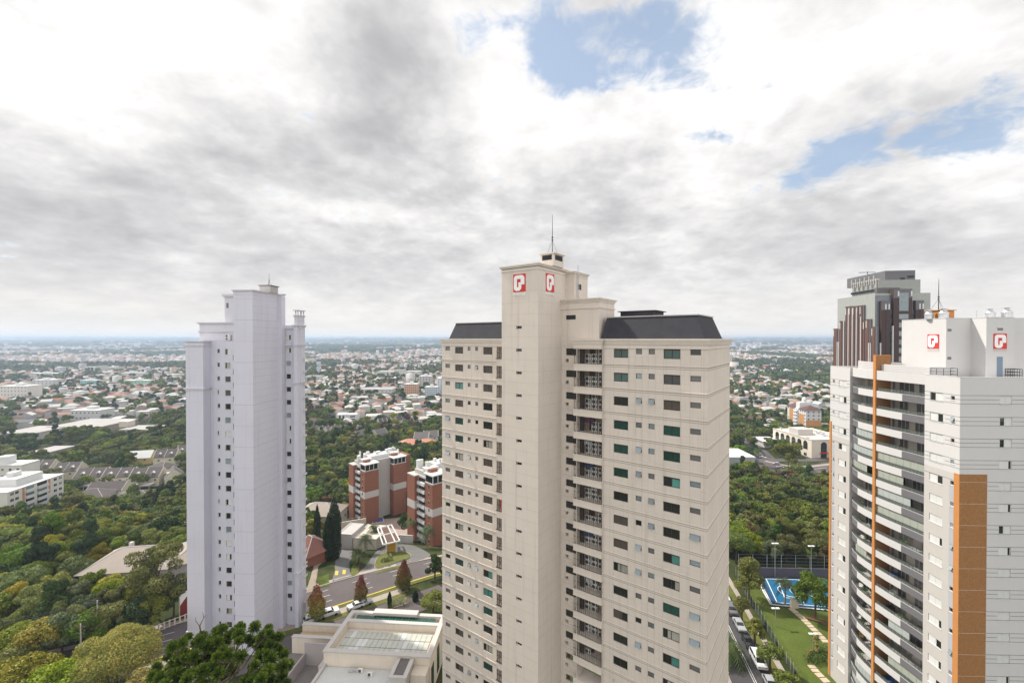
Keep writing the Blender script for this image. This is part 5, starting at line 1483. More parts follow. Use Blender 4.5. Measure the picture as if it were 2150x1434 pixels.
# ------------------------------------------------------------------ cars
def car_proto(name, paint, kind='hatch'):
    L, Wd, Hh = {'hatch': (4.0, 1.72, 1.48), 'sedan': (4.5, 1.76, 1.42), 'suv': (4.55, 1.86, 1.70), 'van': (4.8, 1.9, 1.9)}[kind]
    prof = {'hatch': [(-.5, .30), (-.5, .56), (-.47, .66), (-.18, .70), (.5, .70), (.5, .45), (.48, .28)],
            'sedan': [(-.5, .30), (-.5, .55), (-.47, .65), (-.2, .70), (.36, .72), (.49, .70), (.5, .45), (.48, .28)],
            'suv': [(-.5, .30), (-.5, .60), (-.46, .70), (-.22, .72), (.5, .72), (.5, .4), (.48, .26)],
            'van': [(-.5, .25), (-.5, .55), (-.44, .64), (-.3, .68), (.5, .68), (.5, .4), (.49, .22)]}[kind]
    cab = {'hatch': [(-.20, .69), (-.05, .99), (.33, 1.0), (.47, .69)], 'sedan': [(-.20, .69), (-.04, 1.0), (.22, 1.0), (.37, .71)],
           'suv': [(-.24, .71), (-.10, .99), (.40, 1.0), (.485, .71)], 'van': [(-.34, .67), (-.16, .97), (.47, 1.0), (.49, .67)]}[kind]
    t = thing(name, 'x', 'car')
    m = MB(); w = Wd / 2
    pts = [(a * L, b * Hh) for a, b in prof]; n = len(pts)
    for y in (-w, w): m.v += [(x, y * (0.97 if z < .35 * Hh else 1), z) for x, z in pts]
    m.f += [tuple(range(n)), tuple(reversed(range(n, 2 * n)))]; m.m += [0, 0]
    for i in range(n): j = (i + 1) % n; m.f.append((i, n + i, n + j, j)); m.m.append(0)
    # roof skin and pillars
    c = [(a * L, b * Hh) for a, b in cab]; wi = w * .80
    m.hexa([(c[1][0] - .05, -wi, c[1][1] - .03), (c[2][0] + .05, -wi, c[1][1] - .03), (c[2][0] + .05, wi, c[1][1] - .03), (c[1][0] - .05, wi, c[1][1] - .03),
            (c[1][0] + .1, -wi + .06, c[1][1] + .04), (c[2][0] - .1, -wi + .06, c[1][1] + .04), (c[2][0] - .1, wi - .06, c[1][1] + .04), (c[1][0] + .1, wi - .06, c[1][1] + .04)])
    for s in (-1, 1):
        for (a, b) in ((c[0], c[1]), (c[3], c[2])): m.tube([(a[0], s * w * .93, a[1] - .02), (b[0], s * wi, b[1])], .045, 4)
        mid = (c[0][0] + c[3][0]) / 2; m.tube([(mid, s * w * .93, c[0][1] - .02), (mid, s * wi, c[1][1])], .04, 4)
        m.box(-L * .22, -L * .22 + .16, s * w * 1.0 - .09 * (s < 0), s * w + .09 * (s > 0), Hh * .66, Hh * .73)
    m.build('body', paint, t, world=False)
    m = MB()
    m.hexa([(c[0][0], -w * .93, c[0][1] - .01), (c[3][0], -w * .93, c[3][1] - .01), (c[3][0], w * .93, c[3][1] - .01), (c[0][0], w * .93, c[0][1] - .01),
            (c[1][0], -wi * .985, c[1][1] - .02), (c[2][0], -wi * .985, c[2][1] - .02), (c[2][0], wi * .985, c[2][1] - .02), (c[1][0], wi * .985, c[1][1] - .02)])
    m.build('windows', M_dark, t, world=False)
    for sx in (-.31, .31):
        for s in (-1, 1):
            m = MB(); k = 12; r = .33
            m.v += [(sx * L + r * math.cos(2 * math.pi * i / k), s * (w - .17), r + r * math.sin(2 * math.pi * i / k)) for i in range(k)] + [(sx * L + r * math.cos(2 * math.pi * i / k), s * (w + .015), r + r * math.sin(2 * math.pi * i / k)) for i in range(k)]
            m.f += [tuple(range(k)), tuple(range(k, 2 * k))]; m.m += [0, 0]
            for i in range(k): j = (i + 1) % k; m.f.append((i, j, k + j, k + i)); m.m.append(0)
            m.build('wheel', M_black, t, world=False)
    for s in (-1, 1):
        m = MB(); m.box(-L * .5 - .01, -L * .5 + .1, s * w * .7 - .2, s * w * .7 + .2, Hh * .45, Hh * .55); m.build('headlight', M_sky, t, world=False)
        m = MB(); m.box(L * .5 - .1, L * .5 + .012, s * w * .75 - .15, s * w * .75 + .15, Hh * .45, Hh * .58); m.build('tail_light', M_red, t, world=False)
    return t
def paint(name, c): return mat('car_paint_' + name, c, 0.25, 0.0, coat=0.6, spec=.5)
PC = {'white': paint('white', (.75, .75, .76)), 'black': paint('black', (.015, .015, .018)), 'silver': paint('silver', (.42, .43, .45)), 'grey': paint('grey', (.13, .13, .14)), 'red': paint('red', (.4, .02, .02)), 'blue': paint('blue', (.03, .06, .18))}
CARP = {}
def car(kind, colour, p, rz, label, group=None):
    key = (kind, colour)
    if key not in CARP: t = CARP[key] = car_proto('parked_car', PC[colour], kind)
    elif True:
        t = copy_tree(CARP[key])
    p = Vector((p[0], p[1], 0)); d = Vector((math.cos(rz), math.sin(rz), 0))
    z0, z1 = tz(*(p - d * 1.3)[:2]), tz(*(p + d * 1.3)[:2])
    t.location = (p.x, p.y, (z0 + z1) / 2 + .10); t.rotation_euler = (0, math.atan2(z0 - z1, 2.6), rz)
    t['label'] = label
    if group: t['group'] = group
    EXCL.append((p.x, p.y, 4))
    return t
aR = math.atan2((N2 - N1).y, (N2 - N1).x)
aS = math.atan2(dirS.y, dirS.x)
car('suv', 'white', G(691, 1293), aR + math.pi, 'white SUV parked alone on the service lane by the club house')
car('hatch', 'white', G(655, 1305), aR + math.pi, 'small white car half hidden by the lilac tower, leftmost on the service lane')
car('hatch', 'silver', G(764, 1271), aR + math.pi, 'silver hatchback parked under the middle autumn tree on the service lane')
car('hatch', 'white', G(747, 1277), aR, 'white car nosed up behind the silver hatchback on the service lane')
seq = [('van', 'white', 'white van in the row parked beside the lawn fence'), ('sedan', 'black', 'dark sedan parked just above the white van'), ('sedan', 'silver', 'silver sedan third from the bottom of the kerbside row'),
       ('suv', 'grey', 'grey SUV fourth up the kerbside row of parked cars'), ('hatch', 'white', 'white hatchback near the top of the kerbside row'), ('sedan', 'black', 'black sedan above the white hatchback in the kerbside row'), ('hatch', 'silver', 'silver hatchback at the top end of the kerbside row'), ('hatch', 'white', 'white hatchback farthest up the kerbside row against the beige tower')]
s = (G(1591, 1393) - sR0).dot(dirS)
for i, (k, c, lb) in enumerate(seq): car(k, c, rs(s - i * 5.6, 1.25), aS + math.pi, lb, 'cars parked along the lawn street')
car('hatch', 'silver', rs(s + 6.2, 1.25), aS + math.pi, 'silver hatchback at the bottom end of the kerbside row, cut by the frame', 'cars parked along the lawn street')

# ------------------------------------------------------------------ general block building with windows on two faces
FWC = {}
def flatwin(w, h, glass, frame, bars=1):
    key = (round(w, 2), round(h, 2), glass.name, frame.name)
    if key in FWC: return FWC[key]
    m = MB(); m.box(0, w, -0.04, 0.0, 0, h, 1); k = .07
    m.box(k, w - k, -0.06, -0.041, k, h - k, 0)
    if w > 1.1: m.box(w / 2 - .03, w / 2 + .03, -.075, -.061, k, h - k, 1)
    FWC[key] = m.mesh('window', [glass, frame]); return FWC[key]
def wingrid(root, face, a0, a1, z0, z1, nc, nr, w, h, glasses, frame, rnd, skip=0.0, z_off=0.9):
    dx = (a1 - a0) / nc; dz = (z1 - z0) / nr
    for i in range(nc):
        for j in range(nr):
            if rnd.random() < skip: continue
            place_mesh(root, face, a0 + dx * (i + .5) - w / 2, z0 + dz * j + z_off, 0, flatwin(w, h, rnd.choice(glasses), frame), 'window')
def footprint_ex(fr, u0, u1, v0, v1, pad=3.0):
    n = max(2, int((u1 - u0) / 5) + 1); k = max(2, int((v1 - v0) / 5) + 1)
    for i in range(n):
        for j in range(k):
            p = fr.P(u0 + (u1 - u0) * i / (n - 1), v0 + (v1 - v0) * j / (k - 1)); EXCL.append((p.x, p.y, 4 + pad))
GL = [M_dark, M_grayglass, M_dark, M_sky]

# ------------------------------------------------------------------ foreground club house
def club():
    fr = LF; u0, u1, v0, v1 = -41.6, -21.2, 77.9, 90.0
    root = thing('club_house', 'low cream club house with glazed roof strips in front of the street', 'club house', fr.P(-31, 84, 0))
    m = MB(); w = .75; Z = 8.0
    fr.box(m, u0, u1, v0, v0 + w, 0, Z - .25); fr.box(m, u0, u1, v1 - w, v1, 0, Z - .25); fr.box(m, u0, u0 + w, v0 + w, v1 - w, 0, Z - .25); fr.box(m, u1 - w, u1, v0 + w, v1 - w, 0, Z - .25)
    fr.box(m, u0 + w, u1 - w, 86.6, 87.3, 0, Z - .25); m.build('wall', M_cream, root)
    m = MB()
    fr.box(m, u0 - .15, u1 + .15, v0 - .15, v0 + w, Z - .25, Z); fr.box(m, u0 - .15, u1 + .15, v1 - w, v1 + .15, Z - .25, Z); fr.box(m, u0 - .15, u0 + w, v0 + w, v1 - w, Z - .25, Z - .003); fr.box(m, u1 - w, u1 + .15, v0 + w, v1 - w, Z - .25, Z - .003)
    fr.box(m, u0 + w, u1 - w, 86.5, 87.4, Z - .25, Z - .006); fr.box(m, -36.5, -27, v1 - 1.2, v1 + .3, Z + .003, Z + .5)
    m.build('parapet_coping', M_offw, root)
    m = MB(); fr.box(m, u0 + w, u1 - w, v0 + w, 86.5, 5.6, 6.4); fr.box(m, u0 + w, u1 - w, 87.4, v1 - w, 5.6, 6.3); m.build('roof_deck', M_cream, root)
    g1 = glass_mat('milky_roof_glass', (0.46, 0.47, 0.42), 0.25, .5, .1); g2 = glass_mat('green_roof_glass', (0.015, 0.06, 0.04), 0.06, .6, .3)
    rnd = random.Random(2)
    for (a, b) in ((78.95, 81.2), (81.4, 83.5), (83.7, 85.7)):
        m = MB(); n = 17; ua, ub_ = u0 + 1.3, u1 - 1.6
        for i in range(n):
            x0 = ua + (ub_ - ua) * i / n; x1 = ua + (ub_ - ua) * (i + 1) / n
            fr.box(m, x0 + .03, x1 - .03, a, b, 6.4, 6.62, 1 if rnd.random() < .2 else 0)
        m.build('skylight', [g1, M_metalroof], root)
    m = MB(); n = 12
    for i in range(n): x0 = u0 + 1.6 + 17.0 * i / n; fr.box(m, x0 + .05, x0 + 17.0 / n - .05, 87.6, v1 - 1.0, 7.55, 7.7, 0)
    m.build('green_skylight', g2, root)
    m = MB(); fr.box(m, u0 + 1.4, u1 - 1.8, 87.5, v1 - .9, 6.3, 7.6); m.build('skylight_frame', M_steel, root)
    # lower white roof towards the camera
    p = G(679, 1387, 5.2); q = G(829, 1405, 5.2); ua, va = fr.uv(p); ub_, _ = fr.uv(q); ua = -41.3
    m = MB(); fr.box(m, ua, -26.4, 69.0, 77.85, 0, 5.0, 1)
    for i in range(30): x = ua + .35 + i * .49; fr.box(m, x, x + .05, 69.4, 77.7, 5.12, 5.17, 0)
    fr.box(m, ua + .3, -26.6, 69.3, 77.8, 5.0, 5.12, 0); m.build('metal_roof', [M_metalroof, M_cream], root)
    m = MB(); fr.box(m, ua - .2, ua + .3, 69, 77.85, 5.003, 5.6); fr.box(m, ua - .2, -26.4, 68.8, 69.3, 5.003, 5.5); m.build('parapet_coping', M_offw, root)
    m = MB(); fr.box(m, -27.2, -24.3, 73.2, 77.85, 0, 7.4); fr.box(m, -27.35, -26.7, 73.1, 77.85, 7.4, 7.6); fr.box(m, -24.9, -24.15, 73.1, 77.85, 7.4, 7.6); fr.box(m, -26.7, -24.9, 73.1, 73.7, 7.4, 7.597); m.build('planter_wall', M_offw, root)
    m = MB(); fr.box(m, -26.7, -24.9, 73.7, 77.8, 7.403, 7.45); m.build('planter_bed', M_gtile, root)
    m = MB(); fr.box(m, -24.2, -21.4, 75.5, 77.85, 0, 6.3); m.build('annex', M_cream, root)
    f = Face(fr, 'front', 75.5); f2 = Face(fr, 'right', u1)
    for f_, a_, b_, z0_, z1_ in ((f, -23.9, -21.8, .5, 4.2), (f2, 78.6, 80.4, 1, 5.4), (f2, 82.8, 84.6, 1, 6)): m = MB(); f_.box(m, a_, b_, z0_, z1_, -.05, -.004); m.build('tall_window', M_green, root)
    for (x, y) in ((-34.4, 76.6), (-32.3, 75.9)):
        m = MB(); fr.box(m, x, x + .9, y, y + .35, 5.2, 5.9); o = m.build('air_conditioner', M_acw, root); m = MB(); fr.box(m, x + .1, x + .6, y - .01, y - .002, 5.28, 5.82); m.build('fan', M_ach, o)
    m = MB(); fr.box(m, -36.2, -35.3, 76.6, 76.8, 5.2, 5.7); fr.box(m, -35.2, -34.6, 76.8, 76.9, 5.2, 5.55); m.build('pipework', M_steel, root)
    footprint_ex(fr, u0, u1, 69, 90)
    # courtyard walls between club house and lilac tower
    root = thing('courtyard_wall', 'cream stepped wall between the lilac tower and the club house', 'wall', fr.P(-46, 88, 0))
    m = MB(); fr.box(m, -53.5, -43.2, 91.2, 91.9, 0, 3.4); fr.box(m, -53.5, -44.6, 87.2, 87.9, 0, 3.4); fr.box(m, -44.6, -43.9, 87.2, 91.2, 0, 3.4); fr.box(m, -43.2, -42.4, 79, 92.2, 0, 3.8); m.build('wall', M_cream, root)
    m = MB(); fr.box(m, -53.6, -43.2, 91.1, 92.0, 3.403, 3.6); fr.box(m, -53.6, -43.8, 87.1, 88.0, 3.403, 3.6); fr.box(m, -44.7, -43.8, 88.0, 91.1, 3.403, 3.597); fr.box(m, -43.3, -42.3, 79, 92.3, 3.803, 4.0); m.build('coping', M_offw, root)
    m = MB(); fr.box(m, -53.5, -44.7, 88.0, 91.1, 1.8, 2.0); m.build('terrace_floor', mat('sand_screed', (.52, .40, .27), .9, .1), root)
    m = MB(); fr.box(m, -58, -42.4, 72, 87.0, 0.04, 0.10); o = m.build('courtyard_paving', mat('grey_paving', (.22, .20, .19), .9, .15, .5, grain=.15)); tag(o, kind='structure')
    m = MB(); fr.box(m, -49.0, -43.3, 84.2, 84.5, 0, 4.6); fr.box(m, -49.0, -48.7, 76.0, 84.2, 0, 2.6); tag(m.build('yard_wall', mat('lilac_shade_wall', (.40, .36, .36), .9, .06), None), 'plain grey-lilac yard wall beside the club house roof', 'wall')
    footprint_ex(fr, -58, -43, 72, 92)
club()
EXCL += [(p.x, p.y, 12) for p in (LF.P(-62, 92), LF.P(-75, 92), LF.P(-52, 98), LF.P(-60, 102), LF.P(-80, 96))]

# ------------------------------------------------------------------ gatehouse, canopy, island, ramp
def poly_sheet(name, px_pts, m, off, kind='structure', rise=0.0, label=None, cat=None):
    P_ = [G(*q) for q in px_pts]; c = sum(P_, Vector()) / len(P_); c.z = tz(c.x, c.y)
    mb = MB(); n = len(P_)
    for ring in range(4):
        s = 1 - ring / 4
        for p in P_: q = c + (p - c) * s; mb.v.append((q.x, q.y, tz(q.x, q.y) + off))
    mb.v.append((c.x, c.y, tz(c.x, c.y) + off))
    for ring in range(3):
        for i in range(n): j = (i + 1) % n; mb.f.append((ring * n + i, ring * n + j, ring * n + n + j, ring * n + n + i)); mb.m.append(0)
    for i in range(n): mb.f.append((3 * n + i, 3 * n + (i + 1) % n, 4 * n)); mb.m.append(0)
    o = mb.build(name, m); tag(o, label, cat, None, kind); return o, P_
def smooth_pts(pts, k=4):
    out = []; n = len(pts)
    for i in range(n):
        p0, p1, p2, p3 = [np.array(pts[(i + d) % n], float) for d in (-1, 0, 1, 2)]
        for j in range(k):
            t = j / k; out.append(tuple(0.5 * ((2 * p1) + (-p0 + p2) * t + (2 * p0 - 5 * p1 + 4 * p2 - p3) * t * t + (-p0 + 3 * p1 - 3 * p2 + p3) * t ** 3)))
    return out
grey_drive = mat('grey_driveway', (0.155, 0.15, 0.145), .9, .14, .3, grain=.12, fine=3)
poly_sheet('driveway', smooth_pts([(752, 1206), (770, 1186), (788, 1160), (806, 1149), (832, 1143), (862, 1144), (884, 1152), (902, 1163), (899, 1170), (868, 1180), (830, 1190), (790, 1202)]), grey_drive, 0.10)
isl = smooth_pts([(787.4, 1191), (791, 1174), (802, 1164), (820, 1160), (846, 1159), (861, 1165), (858, 1173), (838, 1180), (815, 1187), (795, 1193)])
poly_sheet('kerb', [( (x - 825) * 1.035 + 825, (y - 1176) * 1.06 + 1176) for x, y in isl], M_pave, 0.22)
poly_sheet('verge', isl, M_verge, 0.30)
poly_sheet('driveway', [(697, 1222), (737, 1211), (738, 1170), (741, 1152), (709, 1154), (704, 1180)], grey_drive, 0.11)
poly_sheet('driveway', [(643, 1150), (680, 1146), (690, 1170), (668, 1190), (664, 1240), (643, 1245)], mat('beige_driveway', (.30, .245, .20), .9, .12, .5, grain=.1), 0.11)
poly_sheet('lawn', [(664, 1215), (690, 1205), (692, 1230), (672, 1234)], M_grass, 0.14)
poly_sheet('verge', [(737, 1214), (752, 1204), (757, 1180), (748, 1176), (738, 1190)], M_verge, 0.14)
poly_sheet('verge', [(791, 1205), (830, 1194), (866, 1181), (864, 1179), (828, 1190), (790, 1201)], M_verge, 0.14)
poly_sheet('plaza', [(745, 1120), (800, 1090), (870, 1085), (880, 1110), (860, 1122), (800, 1130)], mat('pinkish_paving', (.36, .27, .23), .9, .12, .4, grain=.12), 0.10)
for i, (px, py) in enumerate(((706.5, 1204), (722, 1202))):
    t = None; a = G(px, py + 4); b = G(px + 1, py - 5); n = Vector((.45, 0, 0)); mb = MB(); drape_into(mb, a - n, a + n, b + n, b - n, 0.16, 1); mb.build('driveway_marking', M_ypaint).__setitem__('kind', 'structure')
for q in [(700, 1190, 9), (720, 1165, 9), (725, 1200, 9), (760, 1190, 9), (790, 1170, 10), (825, 1165, 11), (860, 1165, 10), (880, 1160, 8), (800, 1120, 12), (840, 1110, 12), (770, 1140, 12), (740, 1130, 11), (820, 1095, 10), (660, 1180, 8), (660, 1220, 8), (680, 1215, 6), (870, 1100, 9), (780, 1110, 9), (700, 1120, 9)]: ex(*q)
def canopy():
    zt = G(812, 1160).z + 4.2
    c = [GZ(792.5, 1110, zt), GZ(821.8, 1102.7, zt), GZ(839.4, 1136.4, zt), GZ(804.2, 1144.4, zt)]
    root = thing('entrance_canopy', 'white framed entrance canopy with brown panels over the turning circle', 'canopy', G(820, 1158))
    def Q(s, t): return lin(lin(c[3], c[2], s), lin(c[0], c[1], s), t)
    m = MB()
    def beam(a, b, w=.17):
        d = (b - a).normalized(); n = Vector((-d.y, d.x, 0)) * w; m.hexa([a - n, b - n, b + n, a + n, a - n + Vector((0, 0, .35)), b - n + Vector((0, 0, .35)), b + n + Vector((0, 0, .35)), a + n + Vector((0, 0, .35))])
    for a, b in (((0, 0), (1, 0)), ((0, 1), (1, 1)), ((0, 0), (0, 1)), ((1, 0), (1, 1)), ((.22, 0), (.22, 1)), ((.72, 0), (.72, 1)), ((0, .52), (1, .52))): beam(Q(*a), Q(*b))
    m.build('beam', M_wtrim, root)
    m = MB()
    for (s0, s1, t0, t1) in ((.26, .68, .04, .48), (.26, .68, .56, .96), (.76, .96, .04, .48)):
        q = [Q(s0, t0), Q(s1, t0), Q(s1, t1), Q(s0, t1)]; m.hexa([p + Vector((0, 0, .05)) for p in q] + [p + Vector((0, 0, .12)) for p in q])
    m.build('roof_panel', mat('brown_canopy_panel', (.13, .075, .055), .8, .08), root)
    for px in (811.5, 832.5):
        p = G(px, 1160); m = MB(); m.box(p.x - .25, p.x + .25, p.y - .25, p.y + .25, p.z, zt + .02); m.build('column', M_wtrim, root)
    a, b = G(814, 1160), G(831, 1160); m = MB(); m.box(a.x, b.x, a.y - .12, a.y + .12, a.z, zt - .6); m.build('yellow_wall', mat('mustard_panel', (.55, .30, .03), .8, .15, 1.5, grain=.2), root)
canopy()
GF = Fr(-8)
def lowb(px0, px1, ybase, hgt, depth, root, name, m, coping=None, zoff=0):
    a = G(px0, ybase); u0, v = GF.uv(a); u1 = GF.u_at(px1, v); t = a.y; u1 = u0 + (px1 - px0) / F * t * 1.0
    mb = MB(); GF.box(mb, u0, u1, v, v + depth, a.z - 2, a.z + hgt); o = mb.build(name, m, root)
    if coping:
        mb = MB(); GF.box(mb, u0 - .1, u1 + .1, v - .1, v + .5, a.z + hgt + .003, a.z + hgt + .2); GF.box(mb, u0 - .1, u0 + .3, v + .5, v + depth, a.z + hgt + .003, a.z + hgt + .197); mb.build('coping', coping, root)
    footprint_ex(GF, u0, u1, v, v + depth, 0); return u0, u1, v, a.z
root = thing('gatehouse', 'low white gatehouse with garage doors beside the turning circle', 'gatehouse', G(760, 1155))
lowb(709, 740, 1152, 5.0, 9, root, 'garage_block', M_conc, M_offw)
a = G(711, 1151); mb = MB(); mb.box(a.x, a.x + 4.8, a.y - .2, a.y - .1, a.z + .3, a.z + 2.6); mb.build('garage_door', M_midg, root)
mb = MB(); mb.box(a.x, a.x + 4.8, a.y - .22, a.y - .1, a.z + 3.2, a.z + 4.2); mb.build('grey_fascia', M_midg, root)
lowb(741, 792, 1152, 3.6, 11, root, 'lodge', M_cream, M_offw); lowb(792, 806, 1146, 3.2, 5, root, 'lodge_window_bay', M_cream, M_offw)
mb = MB(); a = G(793, 1145); mb.box(a.x + .5, a.x + 2.2, a.y - .12, a.y - .04, a.z + .8, a.z + 2.6); mb.build('window', M_dark, root)
lowb(839, 868, 1140, 2.8, .4, thing('garden_wall', 'white garden wall right of the entrance canopy', 'wall', G(850, 1140)), 'wall', M_wtrim, M_offw)
t = thing('retaining_wall', 'cream retaining wall with railing in front of the nearer brick block', 'wall', G(735, 1105))
a, b = G(716, 1112), G(768, 1103); mb = MB(); mb.hexa([a, b, b + Vector((0, .5, 0)), a + Vector((0, .5, 0)), a + Vector((0, 0, 3.2)), b + Vector((0, 0, 3.2)), b + Vector((0, .5, 3.2)), a + Vector((0, .5, 3.2))]); mb.build('wall', M_cream, t)
mb = MB()
for i in range(12): p = lin(a, b, i / 11) + Vector((0, .2, 3.2)); mb.tube([p, p + Vector((0, 0, 1))], .04, 4)
mb.tube([a + Vector((0, .2, 4.2)), b + Vector((0, .2, 4.2))], .04, 4); mb.build('railing', M_steel, t)
# pool
a = G(783, 1096); t = thing('swimming_pool', 'small deep-blue swimming pool at the foot of the nearer brick block', 'pool', a)
poly, _ = poly_sheet('pool_water', [(782, 1099), (790, 1092), (803, 1088), (805, 1095), (795, 1098)], glass_mat('pool_blue', (.01, .05, .30), .05, .6, .1), 0.35, 'structure')
bpy.data.objects.remove(poly)
P_ = [G(*q) for q in ((782, 1100), (788, 1090), (803, 1087), (805, 1096))]; mb = MB(); mb.poly([p + Vector((0, 0, .45)) for p in P_]); mb.build('water', MATS['pool_blue'], t)
mb = MB(); c = sum(P_, Vector()) / 4
for i in range(4):
    p, q = P_[i], P_[(i + 1) % 4]; po, qo = p + (p - c).normalized() * .7, q + (q - c).normalized() * .7
    mb.hexa([p, q, qo, po, p + Vector((0, 0, .5)), q + Vector((0, 0, .5)), qo + Vector((0, 0, .5)), po + Vector((0, 0, .5))])
mb.build('rim', M_offw, t)

# ------------------------------------------------------------------ brick apartment blocks
KF = Fr(44.5)
def brick_block(px_edge, base_y, ytop, label, s=1.0, second=False):
    fr = KF; a = G(px_edge, base_y); u0, v0 = fr.uv(a); zb = a.z - 1
    t = a.y; zt = H - (ytop - HOR) * t / F
    root = thing('brick_apartment_block', label, 'apartment block', a)
    rnd = random.Random(int(px_edge))
    def U(px): return fr.u_at(px, v0) 
    k = s
    hgt = zt - zb; fl = hgt / 8.2
    def column(ua, ub, va, vb, z1, band, name='brick_pier'):
        m = MB(); fr.box(m, ua, ub, va, vb, zb, zb + (z1 - zb) * .50, 0); fr.box(m, ua - .03, ub + .03, va - .03, vb, zb + (z1 - zb) * .50, zb + (z1 - zb) * .62, 1); fr.box(m, ua, ub, va, vb, zb + (z1 - zb) * .62, z1, 0)
        fr.box(m, ua - .05, ub + .05, va - .05, vb, z1, z1 + .35, 1); m.build(name, [M_brick, M_offw], root)
    wC = 9.2 * k
    column(u0, u0 + wC, v0, v0 + 6 * k, zt, True)
    # glazed penthouse and white roof slab on the pier
    def pent(ua, ub, va, vb):
        m = MB(); fr.box(m, ua + .3, ub - .3, va + .3, vb, zt + .35, zt + 2.9); m.build('penthouse_glazing', M_dark, root)
        m = MB(); fr.box(m, ua - .1, ub + .3, va - .2, vb + 1, zt + 2.9, zt + 3.3); fr.box(m, ua + 1, ub - 1, vb + .3, vb + 3, zt + 3.303, zt + 4.4)
        for q in (.05, .35, .65, .95): fr.box(m, ua + (ub - ua) * q - .1, ua + (ub - ua) * q + .1, va + .1, va + .3, zt + .35, zt + 2.9)
        m.build('penthouse_roof', M_wtrim, root)
        m = MB(); fr.box(m, ua + 1.5, ub - 2.5, vb - 1.2, vb + .2, zt + 3.303, zt + 4.3); m.build('chimney', M_brick, root)
    pent(u0, u0 + wC, v0, v0 + 6 * k)
    # grey recessed centre
    m = MB(); fr.box(m, u0 + 1, u0 + wC + 11.5 * k, v0 + 6.002 * k, v0 + 17 * k, zb, zt + 3.0); m.build('recessed_wall', M_conc, root)
    ff = Face(fr, 'front', v0 + 6 * k)
    # second pier
    ub0 = u0 + wC + 11.0 * k
    column(ub0, ub0 + wC, v0 + 1, v0 + 8 * k, zt, True); pent(ub0, ub0 + wC, v0 + 1, v0 + 8 * k)
    m = MB(); fr.box(m, ub0 + wC, ub0 + wC + 4, v0 + 4, v0 + 16 * k, zb, zt + 2.5); m.build('brick_pier', M_brick, root)
    # left side: balconies and rear pier
    fl_ = Face(fr, 'left', u0)
    m = MB(); fr.box(m, u0 + .5, u0 + 3, v0 + 6 * k, v0 + 13 * k, zb, zt + 1.5); m.build('side_wall', M_offw, root)
    column(u0 - 1.5 * k, u0 + 5 * k, v0 + 12.5 * k, v0 + 19 * k, zt + 1.2, True)
    for i in range(8):
        z = zb + 1.6 + i * fl
        m = MB(); fr.box(m, u0 - .3, u0 + .5, v0 + 6.3 * k, v0 + 12.4 * k, z, z + 1.1, 0); m.build('balcony', M_wtrim, root)
        m = MB(); fr.box(m, u0 + .42, u0 + .49, v0 + 6.6 * k, v0 + 12 * k, z + 1.1, z + 2.5, 0); m.build('glazed_door', M_dark, root)
    # front windows on grey recess edge strips
    for i in range(8):
        z = zb + 1.6 + i * fl
        place_mesh(root, Face(fr, 'front', v0 + 6.0 * k), u0 + wC + .3, z, 0, flatwin(.7, 1.2, M_dark, M_wtrim), 'window')
        place_mesh(root, Face(fr, 'left', u0), -(v0 + 2.5), z, 0, flatwin(.9, 1.3, M_dark, M_wtrim), 'window')
    # roof plant
    m = MB()
    fr.box(m, u0 + 6, ub0 + wC - 3, v0 + 9 * k, v0 + 16 * k, zt + 3.0, zt + 4.6, 0)
    for i in range(16):
        x, y = rnd.uniform(u0 - 1, ub0 + wC), rnd.uniform(v0 + 8 * k, v0 + 18 * k); s_ = rnd.uniform(.6, 1.6); fr.box(m, x, x + s_, y, y + s_, zt + 3, zt + 4.6 + rnd.uniform(.2, 1.6), 0)
    m.build('roof_plant', M_wtrim, root)
    footprint_ex(fr, u0 - 2, ub0 + wC + 4, v0, v0 + 19 * k, -1)
    return root
brick_block(766, 1100, 992, 'nearer orange brick apartment block with white bands and grey recess', 0.75)
brick_block(908, 1147, 1020, 'orange brick apartment block half hidden behind the beige tower', 0.76)
